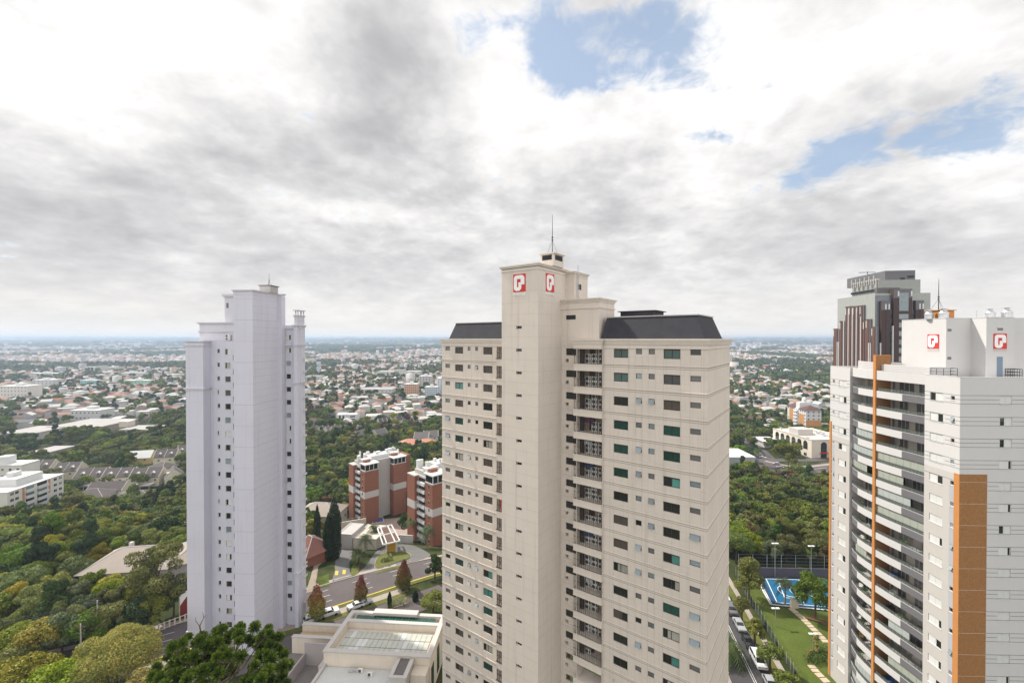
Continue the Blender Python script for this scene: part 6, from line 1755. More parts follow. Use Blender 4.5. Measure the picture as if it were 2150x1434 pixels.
# buff-roofed house left of the cypresses
def hip_house(name, label, cat, P0, w, d, h, rh, rz, wall, roof, wins=3, zb=-1.5, over=.7, parent=None, ridge=.5):
    t = thing(name, label, cat, P0, rz)
    m = MB(); m.box(-w / 2, w / 2, -d / 2, d / 2, zb, h); m.build('wall', wall, t, world=False)
    m = MB(); o = over; r = max(0, (w - d) / 2) if ridge == .5 else w * ridge / 2
    b = [(-w / 2 - o, -d / 2 - o, h), (w / 2 + o, -d / 2 - o, h), (w / 2 + o, d / 2 + o, h), (-w / 2 - o, d / 2 + o, h)]
    m.v += b + [(-r, 0, h + rh), (r, 0, h + rh)]; m.f += [(0, 1, 5, 4), (1, 2, 5), (2, 3, 4, 5), (3, 0, 4), (3, 2, 1, 0)]; m.m += [0] * 5
    ro = m.build('roof', roof, t, world=False)
    m = MB()
    for i, c in enumerate(((0, 4), (1, 5), (2, 5), (3, 4))): m.tube([m2 for m2 in ((b[c[0]]), ((-r, 0, h + rh) if c[1] == 4 else (r, 0, h + rh)))], .13, 4)
    m.tube([(-r, 0, h + rh), (r, 0, h + rh)], .15, 4); m.build('ridge_tile', M_offw, ro, world=False)
    if wins:
        wm = flatwin(1.4, 1.2, M_dark, M_wtrim)
        for i in range(wins):
            o_ = bpy.data.objects.new('window', wm); COL.objects.link(o_); o_.parent = t; o_.location = (-w / 2 + w * (i + .5) / wins - .7, -d / 2, 1.2)
            o_ = bpy.data.objects.new('window', wm); COL.objects.link(o_); o_.parent = t; o_.location = (w / 2, -d / 2 + d * (i + .5) / wins - .7, 1.2); o_.rotation_euler = (0, 0, R(90))
    n = max(2, int(w / 6))
    for i in range(n + 1):
        q = Matrix.Rotation(rz, 4, 'Z') @ Vector((-w / 2 + w * i / n, 0, 0)); EXCL.append((P0[0] + q.x, P0[1] + q.y, d * .5 + 3.5))
    return t
p = G(672, 1108); hip_house('villa', 'buff-roofed house behind the cypresses, right of the lilac tower', 'house', p + Vector((-2, 6, 0)), 18, 13, 5.5, 3.6, R(-4), M_offw, M_btile, 3)
p = G(668, 1190); hip_house('gate_lodge', 'small reddish-brown roofed lodge against the right edge of the lilac tower', 'lodge', p + Vector((-5, 6, 0)), 11, 9, 3, 3.5, R(-35), M_brick, mat('maroon_tile', (.16, .07, .055), .9, .12), 0)
# large hip-roofed villa in the left woods
p = G(258, 1195, 6.5); pv = hip_house('villa', 'large villa with pale hipped roof among the trees on the left', 'house', p + Vector((0, 5, 0)), 20, 12, 6.5, 3.7, R(9), M_offw, M_btile, 5)
p = G(362, 1182, 6.5); hip_house('villa', 'pale hipped roof house tucked against the left edge of the lilac tower', 'house', p + Vector((4, 8, 0)), 16, 13, 6.5, 3.6, R(30), M_offw, M_btile, 3)
m = MB(); p = pv.location; m.box(p.x - 4.2, p.x - 3.3, p.y + 1.5, p.y + 2.3, p.z + 6, p.z + 10.4); tag(m.build('chimney', M_offw, pv), None)
# pink terracotta pair behind the brick block
for i, (px, lb) in enumerate(((856, 'left of two white houses with pink hipped roofs behind the brick blocks'), (892, 'right of two white houses with pink hipped roofs behind the brick blocks'))):
    p = G(px, 946, 0); hip_house('villa', lb, 'house', p + Vector((0, 6, 0)), 15, 12, 4.6, 3.4, R(20), M_white, mat('pink_tile', (.56, .24, .17), .9, .08), 2)
# fence and sign near the left street
t = thing('street_fence', 'low cream post-and-rail fence along the left street', 'fence', G(325, 1328)); m1, m2 = MB(), MB()
a, b = G(322, 1329), G(420, 1292); n = 9
for i in range(n + 1): p = lin(a, b, i / n); m1.box(p.x - .12, p.x + .12, p.y - .12, p.y + .12, p.z, p.z + 1.7)
for z in (1.45, .15):
    m2.hexa([a + Vector((0, -.06, z)), b + Vector((0, -.06, z)), b + Vector((0, .06, z)), a + Vector((0, .06, z)), a + Vector((0, -.06, z + .16)), b + Vector((0, -.06, z + .16)), b + Vector((0, .06, z + .16)), a + Vector((0, .06, z + .16))])
m1.build('fence_post', M_cream, t); m2.build('fence_rail', M_cream, t)
p = G(377, 1303); q = G(402, 1296); t = thing('hoarding', 'red and white advertising hoarding against the left edge of the lilac tower', 'hoarding', p)
m = MB(); zz = Vector((0, 0, 1)); m.hexa([p + zz, q + zz, q + zz + Vector((0, .15, 0)), p + zz + Vector((0, .15, 0)), p + zz * 6, q + zz * 7.2, q + zz * 7.2 + Vector((0, .15, 0)), p + zz * 6 + Vector((0, .15, 0))]); m.build('panel', mat('dull_red', (.22, .03, .02), .8, .1), t)
m = MB(); e = Vector((0, -.02, 0)); m.hexa([p + zz * 3.4 + e, q + zz * 6.6 + e, q + zz * 6.6, p + zz * 3.4, p + zz * 6 + e, q + zz * 7.2 + e, q + zz * 7.2, p + zz * 6]); m.build('white_band', M_sign, t)
m = MB(); m.tube([p, p + zz * 6.1], .12, 5); m.tube([q, q + zz * 7.2], .12, 5); m.build('post', M_offw, t)
# utility poles and wires
def pole(p, h, label):
    t = thing('utility_pole', label, 'utility pole', p, 0, 'utility poles along the left street'); m = MB(); m.tube([p, p + zz * h], [.17, .11], 7); m.build('post', M_conc, t)
    m = MB(); m.box(p.x - 1.1, p.x + 1.1, p.y - .06, p.y + .06, p.z + h - .7, p.z + h - .55); m.box(p.x - .8, p.x + .8, p.y - .05, p.y + .05, p.z + h - 2.0, p.z + h - 1.88)
    for x in (-1, -.35, .35, 1): m.cyl((p.x + x, p.y), .06, p.z + h - .55, p.z + h - .3, 6)
    m.build('crossarm', M_trunk, t); return p + zz * (h - .4)
pa, pb = G(205, 1362), G(170, 1402); A = pole(pa, 10.5, 'grey utility pole where the wires meet, left of the yellow tree'); B = pole(pb, 9, 'shorter grey utility pole below the first one'); 
Cp = pole(G(30, 1420), 11, 'grey utility pole by the lower left corner of the picture') if False else pa + Vector((-42, -14, 10.5))
D = pole(G(432, 1285), 10.5, 'utility pole hidden mostly by the lilac tower') if False else G(440, 1262) + zz * 10.5
m = MB()
def wire(a, b, sag=1.2):
    pts = [lin(a, b, i / 10) - zz * (sag * 4 * (i / 10) * (1 - i / 10)) for i in range(11)]; m.tube(pts, .035, 3)
for o in (-.9, 0, .9):
    e = Vector((0, o, 0)); wire(A + e, Cp + e, 1.5); wire(A + e, D + e, 1.2)
for o in (-.7, 0, .5): wire(A + Vector((o, 0, -1)), B + Vector((o, 0, -.6)), .3)
tag(m.build('overhead_wire', M_black), 'thin black overhead wires strung across the lower left trees', 'wires')

# a person walking on the service lane
def person(p, rz, label, shirt, trousers):
    v = [(0, 0, .95), (0, 0, 1.12), (0, 0, 1.35), (0, 0, 1.5), (0, 0.01, 1.62), (0, 0, 1.74), (.2, 0, 1.42), (.27, .04, 1.14), (.25, -.08, .92), (-.2, 0, 1.42), (-.27, -.04, 1.14), (-.24, .1, .93),
         (.1, 0, .9), (.11, -.1, .5), (.11, .06, .08), (.11, -.08, .04), (-.1, 0, .9), (-.11, .1, .5), (-.11, .2, .08), (-.11, .06, .04)]
    e = [(0, 1), (1, 2), (2, 3), (3, 4), (4, 5), (2, 6), (6, 7), (7, 8), (2, 9), (9, 10), (10, 11), (0, 12), (12, 13), (13, 14), (14, 15), (0, 16), (16, 17), (17, 18), (18, 19)]
    r = [.15, .14, .17, .06, .10, .09, .07, .05, .035, .07, .05, .035, .10, .07, .05, .045, .10, .07, .05, .045]
    me = bpy.data.meshes.new('person'); me.from_pydata(v, e, []); o = bpy.data.objects.new('person', me); COL.objects.link(o)
    md = o.modifiers.new('skin', 'SKIN'); me.skin_vertices.new() if not me.skin_vertices else None
    for i, q in enumerate(r): me.skin_vertices[0].data[i].radius = (q, q * .8)
    me.skin_vertices[0].data[0].use_root = True
    m2 = o.modifiers.new('sub', 'SUBSURF'); m2.levels = m2.render_levels = 1
    m = bpy.data.materials.new('clothed_figure'); m.use_nodes = True; g = NT(m.node_tree); tc = g.new('ShaderNodeTexCoord'); sp = g.new('ShaderNodeSeparateXYZ'); g.l.new(tc.outputs['Object'], sp.inputs[0])
    g.l.new(g.ramp(g.m('DIVIDE', sp.outputs[2], 1.9), [(0, (.03, .03, .03)), (.05, trousers), (.5, shirt), (.79, (.45, .28, .2)), (.9, (.03, .02, .015))], 'CONSTANT'), g.n['Principled BSDF'].inputs['Base Color']); me.materials.append(m)
    o.location = p; o.rotation_euler = (0, 0, rz); tag(o, label, 'person')
person(G(730, 1289) + Vector((0, 0, .08)), .6, 'person in grey top and dark trousers walking on the service lane', (.25, .25, .28), (.04, .04, .06))
# ================================================================== trees
def leaves_mesh(name, blobs, n_leaf, size, mats, seed, up=0.35, core=True, flat=0.8, aspect=0.6, droop=0.0):
    """blobs = [(x, y, z, r)]; many small leaf faces over each blob, plus sparse inner faces"""
    g = np.random.default_rng(seed); V = []; 
    B = np.array(blobs, float); wts = B[:, 3] ** 2; cnt = np.maximum(4, (n_leaf * wts / wts.sum())).astype(int)
    ctr = np.repeat(B[:, :3], cnt, 0); rad = np.repeat(B[:, 3], cnt); n = len(rad)
    d = g.normal(size=(n, 3)); d[:, 2] = d[:, 2] + up; d /= np.linalg.norm(d, axis=1)[:, None]
    rr = rad * (0.62 + 0.42 * g.random(n) ** 0.6)
    sc_ = np.array([1, 1, flat]); p = ctr + d * rr[:, None] * sc_
    nrm = d + g.normal(size=(n, 3)) * 0.55; nrm /= np.linalg.norm(nrm, axis=1)[:, None]
    t = np.cross(nrm, g.normal(size=(n, 3))); t /= np.linalg.norm(t, axis=1)[:, None]; b = np.cross(nrm, t)
    s = size * (0.55 + 0.9 * g.random(n))
    a = t * s[:, None]; c = b * (s * aspect)[:, None]
    bend = nrm * (s * 0.25)[:, None]
    q = np.stack([p - a - bend, p - c, p + a - bend, p + c], 1).reshape(-1, 3)
    me = bpy.data.meshes.new(name); me.vertices.add(len(q)); me.vertices.foreach_set('co', q.ravel())
    me.loops.add(n * 4); me.loops.foreach_set('vertex_index', np.arange(n * 4, dtype=np.int32))
    me.polygons.add(n); me.polygons.foreach_set('loop_start', np.arange(0, n * 4, 4, dtype=np.int32)); me.polygons.foreach_set('loop_total', np.full(n, 4, dtype=np.int32))
    for m in (mats if isinstance(mats, (list, tuple)) else [mats]): me.materials.append(m)
    me.update(); return me
def crown_blobs(seed, r, h, nb, kind='dome'):
    g = random.Random(seed); out = []
    for i in range(nb):
        a = g.uniform(0, 2 * math.pi)
        if kind == 'dome':
            q = math.sqrt(g.random()) ; x = r * q * .78; z = h * (0.42 + 0.42 * math.sqrt(max(0, 1 - q * q)) * g.uniform(.5, 1.1)); br = r * g.uniform(.22, .40)
        elif kind == 'tall':
            z = h * g.uniform(.30, .95); q = g.random() ** .5; x = r * q * (1.15 - z / h) * 1.2; br = r * g.uniform(.25, .42)
        elif kind == 'layer':
            z = h * g.choice((.45, .62, .78, .9)); q = math.sqrt(g.random()); x = r * q * (1.25 - .6 * z / h); br = r * g.uniform(.2, .3)
        elif kind == 'cone':
            z = h * (i + .5) / nb * .86 + h * .13; x = r * .55 * g.random() * (1.1 - z / h); br = max(.3, r * .62 * math.sin(math.pi * min(1, max(.12, (1.06 - z / h) * .72))) ** .8)
        elif kind == 'cypress':
            z = h * (i + .5) / nb; x = 0.05; br = r * min(1, 2.5 * (1.02 - z / h)) * (.75 if z < h * .1 else 1)
        out.append((x * math.cos(a), x * math.sin(a), z, br))
    return out
def trunk_mesh(seed, h, r, top, limbs=4, spread=1.0, name='trunk'):
    g = random.Random(seed); m = MB(); bend = Vector((g.uniform(-.3, .3), g.uniform(-.3, .3), 0))
    m.tube([(0, 0, -1.0), (0, 0, 0), bend * .5 + Vector((0, 0, h * .5)), bend + Vector((0, 0, h * .75))], [r * 1.25, r, r * .75, r * .5], 7)
    for i in range(limbs):
        a = 2 * math.pi * i / limbs + g.uniform(-.4, .4); s = bend * .6 + Vector((0, 0, h * g.uniform(.4, .6)))
        e = Vector((math.cos(a) * top * .6 * spread, math.sin(a) * top * .6 * spread, h * g.uniform(.68, .85)))
        m.tube([s, (s + e) / 2 + Vector((0, 0, .3)), e], [r * .5, r * .34, r * .15], 5)
    return m.mesh(name, M_trunk)
LM = {
    'bright': leaf_mat('leaves_bright_green', (0.132, 0.189, 0.017), (0.327, 0.364, 0.039)),
    'yellow': leaf_mat('leaves_yellow_green', (0.202, 0.211, 0.017), (0.451, 0.392, 0.039)),
    'dark': leaf_mat('leaves_dark_green', (0.027, 0.059, 0.014), (0.086, 0.131, 0.029)),
    'olive': leaf_mat('leaves_olive', (0.099, 0.127, 0.020), (0.242, 0.259, 0.045)),
    'grey': leaf_mat('leaves_grey_green', (0.089, 0.123, 0.039), (0.238, 0.275, 0.099)),
    'rust': leaf_mat('leaves_rusty', (0.121, 0.069, 0.033), (0.270, 0.138, 0.055)),
    'gold': leaf_mat('leaves_gold', (0.24, 0.30, 0.03), (0.60, 0.46, 0.035), 0.3),
    'mid': leaf_mat('leaves_mid_green', (0.073, 0.122, 0.017), (0.211, 0.266, 0.035)),
}
WORD = dict(bright='bright green', yellow='yellow-green', dark='dark green', olive='olive green', grey='grey-green', rust='rust-brown', gold='golden', mid='mid green')
SPEC = [('bright', 'dome', 4.6, 11), ('yellow', 'dome', 4.2, 10), ('dark', 'dome', 5.0, 12), ('olive', 'layer', 4.8, 12), ('grey', 'dome', 4.3, 11), ('rust', 'layer', 3.6, 9), ('mid', 'tall', 3.8, 13), ('mid', 'dome', 5.2, 12), ('dark', 'tall', 3.6, 14), ('olive', 'dome', 4.4, 10)]
PROTO = []      # (colour, crown near, crown mid, crown far, trunk, r, h)
for i, (c, k, r, h) in enumerate(SPEC):
    bl = crown_blobs(100 + i, r, h, 26, k)
    PROTO.append((c, leaves_mesh('crown', bl, 24000, 0.16, LM[c], i), leaves_mesh('crown', bl, 5200, 0.34, LM[c], i + 50), leaves_mesh('crown', bl[:16], 800, 0.85, LM[c], i + 90), trunk_mesh(i, h, .28, r), r, h))
# clump of woodland for the far distance
FARC = []
for i, c in enumerate(('dark', 'mid', 'olive', 'dark')):
    g_ = random.Random(i); bl = []
    for k in range(9): bl.append((g_.uniform(-7, 7), g_.uniform(-7, 7), g_.uniform(4, 7), g_.uniform(3, 5)))
    FARC.append(leaves_mesh('crown', bl, 520, 1.7, LM[c], 300 + i))

def visible_px(x, y, z=-10):
    px, py = to_px((x, y, z)); return px, py
def in_gap(px, m=0):
    return (-40 - m < px < 400 + m) or (632 - m < px < 940 + m) or (1518 - m < px < 1756 + m)
EX = None
def excluded(x, y, pad=0):
    d2 = (EX[:, 0] - x) ** 2 + (EX[:, 1] - y) ** 2
    return bool((d2 < (EX[:, 2] + pad) ** 2).any())
TREES = []     # x, y, proto, scale, rot
def add_tree(x, y, i, s, rz=None): TREES.append((x, y, i, s, random.uniform(0, 6.28) if rz is None else rz))
def special(name, label, p, crown, trunk, s=1, group=None, rz=0, extra=None):
    t = thing(name, label, 'tree', p, rz, group); t.scale = (s, s, s)
    for nm, me in (('trunk', trunk), ('crown', crown)):
        o = bpy.data.objects.new(nm, me); COL.objects.link(o); o.parent = t
    return t

# --- autumn street trees: reddish top fading to yellow-green
def autumn_mat():
    m = leaf_mat('leaves_autumn', (0.1, 0.1, 0.02), (0.2, 0.2, 0.03)); g = NT(m.node_tree)
    tc = g.new('ShaderNodeTexCoord'); sp = g.new('ShaderNodeSeparateXYZ'); g.l.new(tc.outputs['Generated'], sp.inputs[0])
    hs = [n for n in g.n if n.type == 'HUE_SAT'][0]; geo = g.new('ShaderNodeNewGeometry')
    f = g.m('ADD', sp.outputs[2], g.m('MULTIPLY', g.m('SUBTRACT', geo.outputs['Random Per Island'], .5), .35))
    c = g.ramp(f, [(0.15, (0.17, 0.20, 0.03)), (0.45, (0.26, 0.21, 0.03)), (0.75, (0.32, 0.12, 0.04)), (0.95, (0.24, 0.06, 0.04))]); g.l.new(c, hs.inputs['Color'])
    return m
AM = autumn_mat()
for i, (px, py, top, lb) in enumerate(((664, 1303, 1231, 'autumn street tree against the lilac tower, left of three in a row'), (758, 1266, 1210, 'middle of three autumn street trees, the darkest, over parked cars'), (848, 1238, 1178, 'autumn street tree on the verge, right of three in a row'))):
    p = G(px, py); h = (py - top) * p.y / F * 1.0; r = h * .33
    special('autumn_tree', lb, p, leaves_mesh('crown', crown_blobs(60 + i, r, h, 18, 'cone'), 9000, .17, [AM, AM, AM][i], 70 + i, flat=1.0), trunk_mesh(i, h * .6, .14, r * .5, 3), 1, 'autumn street trees')
    EXCL.append((p.x, p.y, 7))
# --- cypresses
CYP = leaf_mat('leaves_cypress', (0.012, 0.03, 0.010), (0.035, 0.06, 0.018), .1)
for i, (px, py, top, rw, lb) in enumerate(((666, 1142, 1048, 1.15, 'slim dark cypress in front of the buff-roofed house'), (689, 1176, 1065, 1.5, 'left and shorter cypress of the dense pair by the ramp'), (702, 1172, 1022, 2.1, 'tallest and broadest cypress beside the garage ramp'),
                                           (818, 1275, 1238, .5, 'thin young cypress left of the hedge behind the club house'), (872, 1262, 1237, .7, 'small bushy cypress at the right end of the club hedge'))):
    p = G(px, py); h = (py - top) * p.y / F * .92
    special('cypress_tree', lb, p, leaves_mesh('crown', crown_blobs(80 + i, rw, h, 22, 'cypress'), 16000 if h > 8 else 3500, .17, CYP, 85 + i, flat=1.3, up=.1, aspect=.55), trunk_mesh(5, 3, .15, .3, 2), 1, 'cypresses'); EXCL.append((p.x, p.y, 3))
# --- palms
def palm_mesh(seed, r, n=34):
    r *= 1.25
    g = random.Random(seed); m = MB()
    for i in range(n):
        a = 2 * math.pi * i / n * 2.4; el = g.uniform(-.25, 1.15); L = r * g.uniform(.85, 1.1); pts = []
        for k in range(8):
            t = k / 7; rr = L * t * math.cos(el * (1 - .2 * t)); z = L * (math.sin(el) * t - .75 * t * t * (0.6 + .5 * math.cos(el)))
            pts.append(Vector((math.cos(a) * rr, math.sin(a) * rr, z)))
        sd = Vector((-math.sin(a), math.cos(a), 0))
        for k in range(1, 8):
            c = pts[k]; d = (pts[k] - pts[k - 1]); w = r * .28 * math.sin(math.pi * (k / 8) ** .7) + .08
            for s in (-1, 1):
                for q in (0, .5):
                    b = pts[k - 1] + d * q; tip = b + sd * s * w + d * .6 - Vector((0, 0, w * .45)); m.quad(b, b + d * .28, tip + d * .05, tip)
    return m
PALM = leaf_mat('leaves_palm', (0.03, 0.055, 0.012), (0.09, 0.12, 0.03), .15)
for i, (px, py, top, r, lb) in enumerate(((766, 1163, 1128, 2.6, 'palm left of the canopy, upper of the pair over the lodge'), (785, 1145, 1106, 2.4, 'palm standing just left of the entrance canopy'), (755, 1186, 1160, 2.6, 'lower palm bending over the garage ramp'),
                                          (868, 1138, 1092, 3.0, 'tall palm between the canopy and the brick block'), (897, 1150, 1112, 2.8, 'palm in front of the half hidden brick block'), (748, 1183, 1172, 1.8, 'shortest palm, at the corner of the garage ramp'),
                                          (1648, 1272, 1222, 2.4, 'slender palm at the near edge of the blue court'), (1593, 980, 945, 3.5, 'tall palm beside the grey shed by the far street'), (1527, 1385, 1350, 3.5, 'palm whose fronds show past the right edge of the beige tower'))):
    p = G(px, py); h = (py - top) * p.y / F
    t = thing('palm_tree', lb, 'palm', p, 0, 'palms'); m = MB(); m.tube([(0, 0, -.5), (.1, 0, h * .5), (0, .05, h)], [.24, .17, .14], 7); m.build('trunk', M_pbark, t, world=False)
    pm = palm_mesh(i, r); pm.v = [(x, y, z + h) for x, y, z in pm.v]; pm.build('crown', PALM, t, world=False); EXCL.append((p.x, p.y, 3.5))
# --- araucaria in the foreground
def araucaria():
    p = Vector((-28.2, 40.5, 0)); g = random.Random(4); top = 38.1
    t = thing('araucaria_tree', 'big araucaria pine with tufted umbrella crown filling the bottom left foreground', 'tree', p)
    m = MB(); m.tube([(0, 0, -1), (0, 0, 12), (.3, .2, 24), (.2, 0, top - 3.0)], [.62, .5, .38, .2], 10)
    tufts = []; br = MB()
    for ring, (z0, n, L0, L1, rise) in enumerate(((top - 9.5, 10, 5.8, 7.6, 3.2), (top - 7.5, 11, 6.2, 7.8, 3.4), (top - 6.0, 12, 5.2, 7.0, 3.4), (top - 4.6, 10, 3.4, 5.4, 3.0), (top - 3.4, 8, 1.4, 3.6, 2.6))):
        for i in range(n):
            a = 2 * math.pi * (i + g.random() * .7) / n; L = g.uniform(L0, L1); d = Vector((math.cos(a), math.sin(a), 0))
            s = Vector((.15, 0, z0 + g.uniform(-.5, .5))); e = s + d * L + Vector((0, 0, rise * g.uniform(.7, 1.05)))
            mid = s + d * L * .55 + Vector((0, 0, rise * .22)); br.tube([s, mid, e], [.10, .07, .035], 5)
            for k in range(g.randint(3, 5)):
                w = Vector((-d.y, d.x, 0)) * g.uniform(-1.6, 1.6); q = e - d * g.uniform(-.3, 2.0) + w + Vector((0, 0, g.uniform(-.5, .5)))
                br.tube([mid + (e - mid) * g.uniform(.2, .7), q], [.04, .02], 4); tufts.append((q.x, q.y, q.z, g.uniform(.38, .68)))
    m.build('trunk', M_trunk, t, world=False); br.build('branch', M_trunk, t, world=False)
    # dead bare twigs
    m = MB(); m.tube([(-2.4, 2, top - 1.2), (-2.6, 2, top + .1), (-2.2, 2, top + .9), (-2.3, 2, top + 1.5)], [.06, .05, .03, .012], 4); m.tube([(-2.6, 2, top + .1), (-3.0, 2, top + .6), (-3.0, 2, top + 1.0)], [.04, .025, .01], 4); m.tube([(-2.2, 2, top + .9), (-1.9, 2, top + 1.2)], [.025, .01], 4); m.build('dead_twig', M_trunk, t, world=False)
    AR = leaf_mat('leaves_araucaria', (0.05, 0.10, 0.011), (0.20, 0.27, 0.032), .12)
    gg = np.random.default_rng(8); V = []
    B = np.array(tufts); N = 260; c = np.repeat(B, N, 0); n = len(c)
    d = gg.normal(size=(n, 3)); d[:, 2] += .5; d /= np.linalg.norm(d, axis=1)[:, None]
    base = c[:, :3] + d * (c[:, 3] * gg.random(n) * .55)[:, None]; tip = c[:, :3] + d * (c[:, 3] * (0.8 + .35 * gg.random(n)))[:, None] + np.array([0, 0, .05])
    sd = np.cross(d, gg.normal(size=(n, 3))); sd /= np.linalg.norm(sd, axis=1)[:, None]; w = .045
    q = np.stack([base - sd * w, base + sd * w, tip + sd * w * .8, tip - sd * w * .8], 1).reshape(-1, 3)
    me = bpy.data.meshes.new('crown'); me.vertices.add(len(q)); me.vertices.foreach_set('co', q.ravel()); me.loops.add(n * 4); me.loops.foreach_set('vertex_index', np.arange(n * 4, dtype=np.int32))
    me.polygons.add(n); me.polygons.foreach_set('loop_start', np.arange(0, n * 4, 4, dtype=np.int32)); me.polygons.foreach_set('loop_total', np.full(n, 4, dtype=np.int32)); me.materials.append(AR); me.update()
    o = bpy.data.objects.new('crown', me); COL.objects.link(o); o.parent = t
araucaria()
# --- named single trees
def single(px, py, top, wpx, colour, kind, lb, n=9000, size=.2, nb=26, seed=0, name='broadleaf_tree', mt=None):
    p = G(px, py); h = (py - top) * p.y / F * .95; r = wpx / 2 * p.y / F
    special(name, lb, p, leaves_mesh('crown', crown_blobs(seed, r, h, nb, kind), n, size, mt or LM[colour], seed), trunk_mesh(seed, h, .25, r), 1); EXCL.append((p.x, p.y, r * .8))
single(330, 1298, 1142, 120, 'olive', 'layer', 'tall feathery olive tree between the pale villa and the lilac tower', 16000, .2, 34, 21)
single(245, 1440, 1322, 165, 'gold', 'dome', 'broad golden-yellow tree beside the street in the lower left', 52000, .15, 44, 22)
single(1572, 1262, 1166, 66, 'olive', 'tall', 'dense olive tree at the left corner of the blue court', 9000, .17, 24, 23)
single(1712, 1302, 1188, 82, 'mid', 'dome', 'rounded tree with red blossoms between the court and the white tower', 12000, .17, 26, 24)
single(910, 1290, 1238, 60, 'bright', 'dome', 'bright green garden tree behind the club house by the beige tower', 8000, .15, 22, 25)
single(913, 1215, 1160, 34, 'dark', 'tall', 'narrow dark tree against the left edge of the beige tower', 5000, .17, 18, 26)
for i, (px, py, top, w) in enumerate(((1557, 1304, 1242, 34), (1585, 1352, 1290, 40), (1617, 1412, 1335, 52), (1652, 1460, 1400, 60))):
    single(px, py, top, w, 'olive', 'dome', ['first small olive tree along the parked cars, nearest the court', 'second small olive tree along the parked cars', 'third and fullest olive tree along the parked cars', 'olive treetop at the bottom edge beside the lawn fence'][i], 5000, .15, 20, 30 + i)
# red blossom on the court tree
# hedges
def hedge(name, label, pts, w, h, colour, mt=None):
    t = thing(name, label, 'hedge', G(*pts[0])); bl = []
    P_ = [G(*q) for q in pts]; o = P_[0]
    for a, b in zip(P_[:-1], P_[1:]):
        n = max(1, int((b - a).length / .8))
        for i in range(n): q = lin(a, b, i / n) - o; bl.append((q.x, q.y, q.z + h * .5, w))
    me = leaves_mesh('foliage', bl, 160 * len(bl), .12, mt or LM[colour], 5, flat=h / w * .5); ob = bpy.data.objects.new('foliage', me); COL.objects.link(ob); ob.parent = t
hedge('hedge', 'clipped green hedge behind the club house parapet', [(822, 1274), (845, 1270), (862, 1266)], 1.2, 1.6, 'bright')
hedge('hedge', 'wavy pale yellow-green border hedge on the lawn by the white tower', [(1713, 1335), (1708, 1345), (1716, 1357), (1722, 1366), (1700, 1372), (1694, 1388)], .5, .8, 'yellow')
hedge('shrub_bed', 'dark shrubs filling the bed behind the wavy hedge', [(1700, 1390), (1725, 1388), (1736, 1382), (1730, 1365)], 1.3, 1.5, 'dark')
hedge('shrub_bed', 'dark round shrubs on the grass island under the canopy', [(806, 1181), (818, 1178), (822, 1176)], 1.0, 1.4, 'dark')
hedge('shrub_bed', 'low shrubs beside the ramp entrance near the lodge', [(672, 1222), (684, 1218)], 1.4, 1.4, 'mid')
# trees along the left street: a thick line beyond the fence and more on the near side
def street_trees():
    g = random.Random(9); k = 0
    for (px, py, top, w, c, kd) in ((20, 1420, 1300, 110, 'bright', 'dome'), (75, 1405, 1290, 100, 'yellow', 'dome'), (130, 1390, 1280, 90, 'grey', 'dome'), (180, 1372, 1268, 90, 'mid', 'dome'), (228, 1352, 1250, 80, 'bright', 'dome'), (280, 1338, 1255, 80, 'dark', 'dome'), (318, 1322, 1240, 70, 'olive', 'dome'), (365, 1296, 1215, 70, 'dark', 'dome'),
        (30, 1500, 1378, 150, 'yellow', 'dome'), (120, 1500, 1385, 130, 'bright', 'dome'), (-30, 1470, 1350, 120, 'bright', 'dome'), (180, 1510, 1410, 110, 'olive', 'dome'), (300, 1500, 1400, 120, 'yellow', 'dome'), (350, 1480, 1395, 90, 'bright', 'dome')):
        lb = WORD[c] + ' tree ' + ['at the left frame edge beyond the street', 'second along the far side of the left street', 'with silvery crown beside the wires', 'just behind the taller utility pole', 'behind the golden tree, left of the fence', 'in shade behind the golden tree', 'at the left end of the cream fence', 'behind the hoarding by the lilac tower',
              'low in the bottom left corner', 'bottom edge, left of the golden tree', 'cut by the left frame edge near the bottom', 'below the golden tree at the bottom edge', 'between the golden tree and the araucaria, bottom', 'against the left side of the araucaria crown'][k]
        single(px, py, top, w, c, kd, lb, 14000, .19, 26, 200 + k); k += 1
street_trees()
for k, (px, py, top, w, c) in enumerate(((196, 1262, 1190, 60, 'bright'), (240, 1268, 1200, 66, 'yellow'), (286, 1262, 1196, 60, 'mid'), (160, 1240, 1160, 70, 'grey'), (120, 1270, 1190, 70, 'yellow'))):
    single(px, py, top, w, c, 'dome', WORD[c] + ' tree ' + ['below the left corner of the pale villa', 'below the middle of the pale villa roof', 'in front of the right half of the pale villa', 'just left of the pale villa roof corner', 'on the slope left of and below the pale villa'][k], 11000, .19, 24, 260 + k)
# --- woods
def fill(pxr, yr, spacing, cols, smin=.75, smax=1.2, mask=None):
    """scatter trees on the ground between two distances and two bearings"""
    g = random.Random(int(pxr[0] * 7 + yr[0])); ya, yb = yr; cell = spacing
    y = ya
    while y < yb:
        xa, xb = (pxr[0] - CX) / F * y, (pxr[1] - CX) / F * y; x = xa + g.random() * cell
        while x < xb:
            xx, yy = x + g.uniform(-.35, .35) * cell, y + g.uniform(-.35, .35) * cell
            if mask is None or mask(xx, yy, g):
                i = g.choice(cols); s = g.uniform(smin, smax)
                if not excluded(xx, yy, PROTO[i][5] * s * .35): add_tree(xx, yy, i, s, g.uniform(0, 6.28))
            x += cell
        y += cell * .9
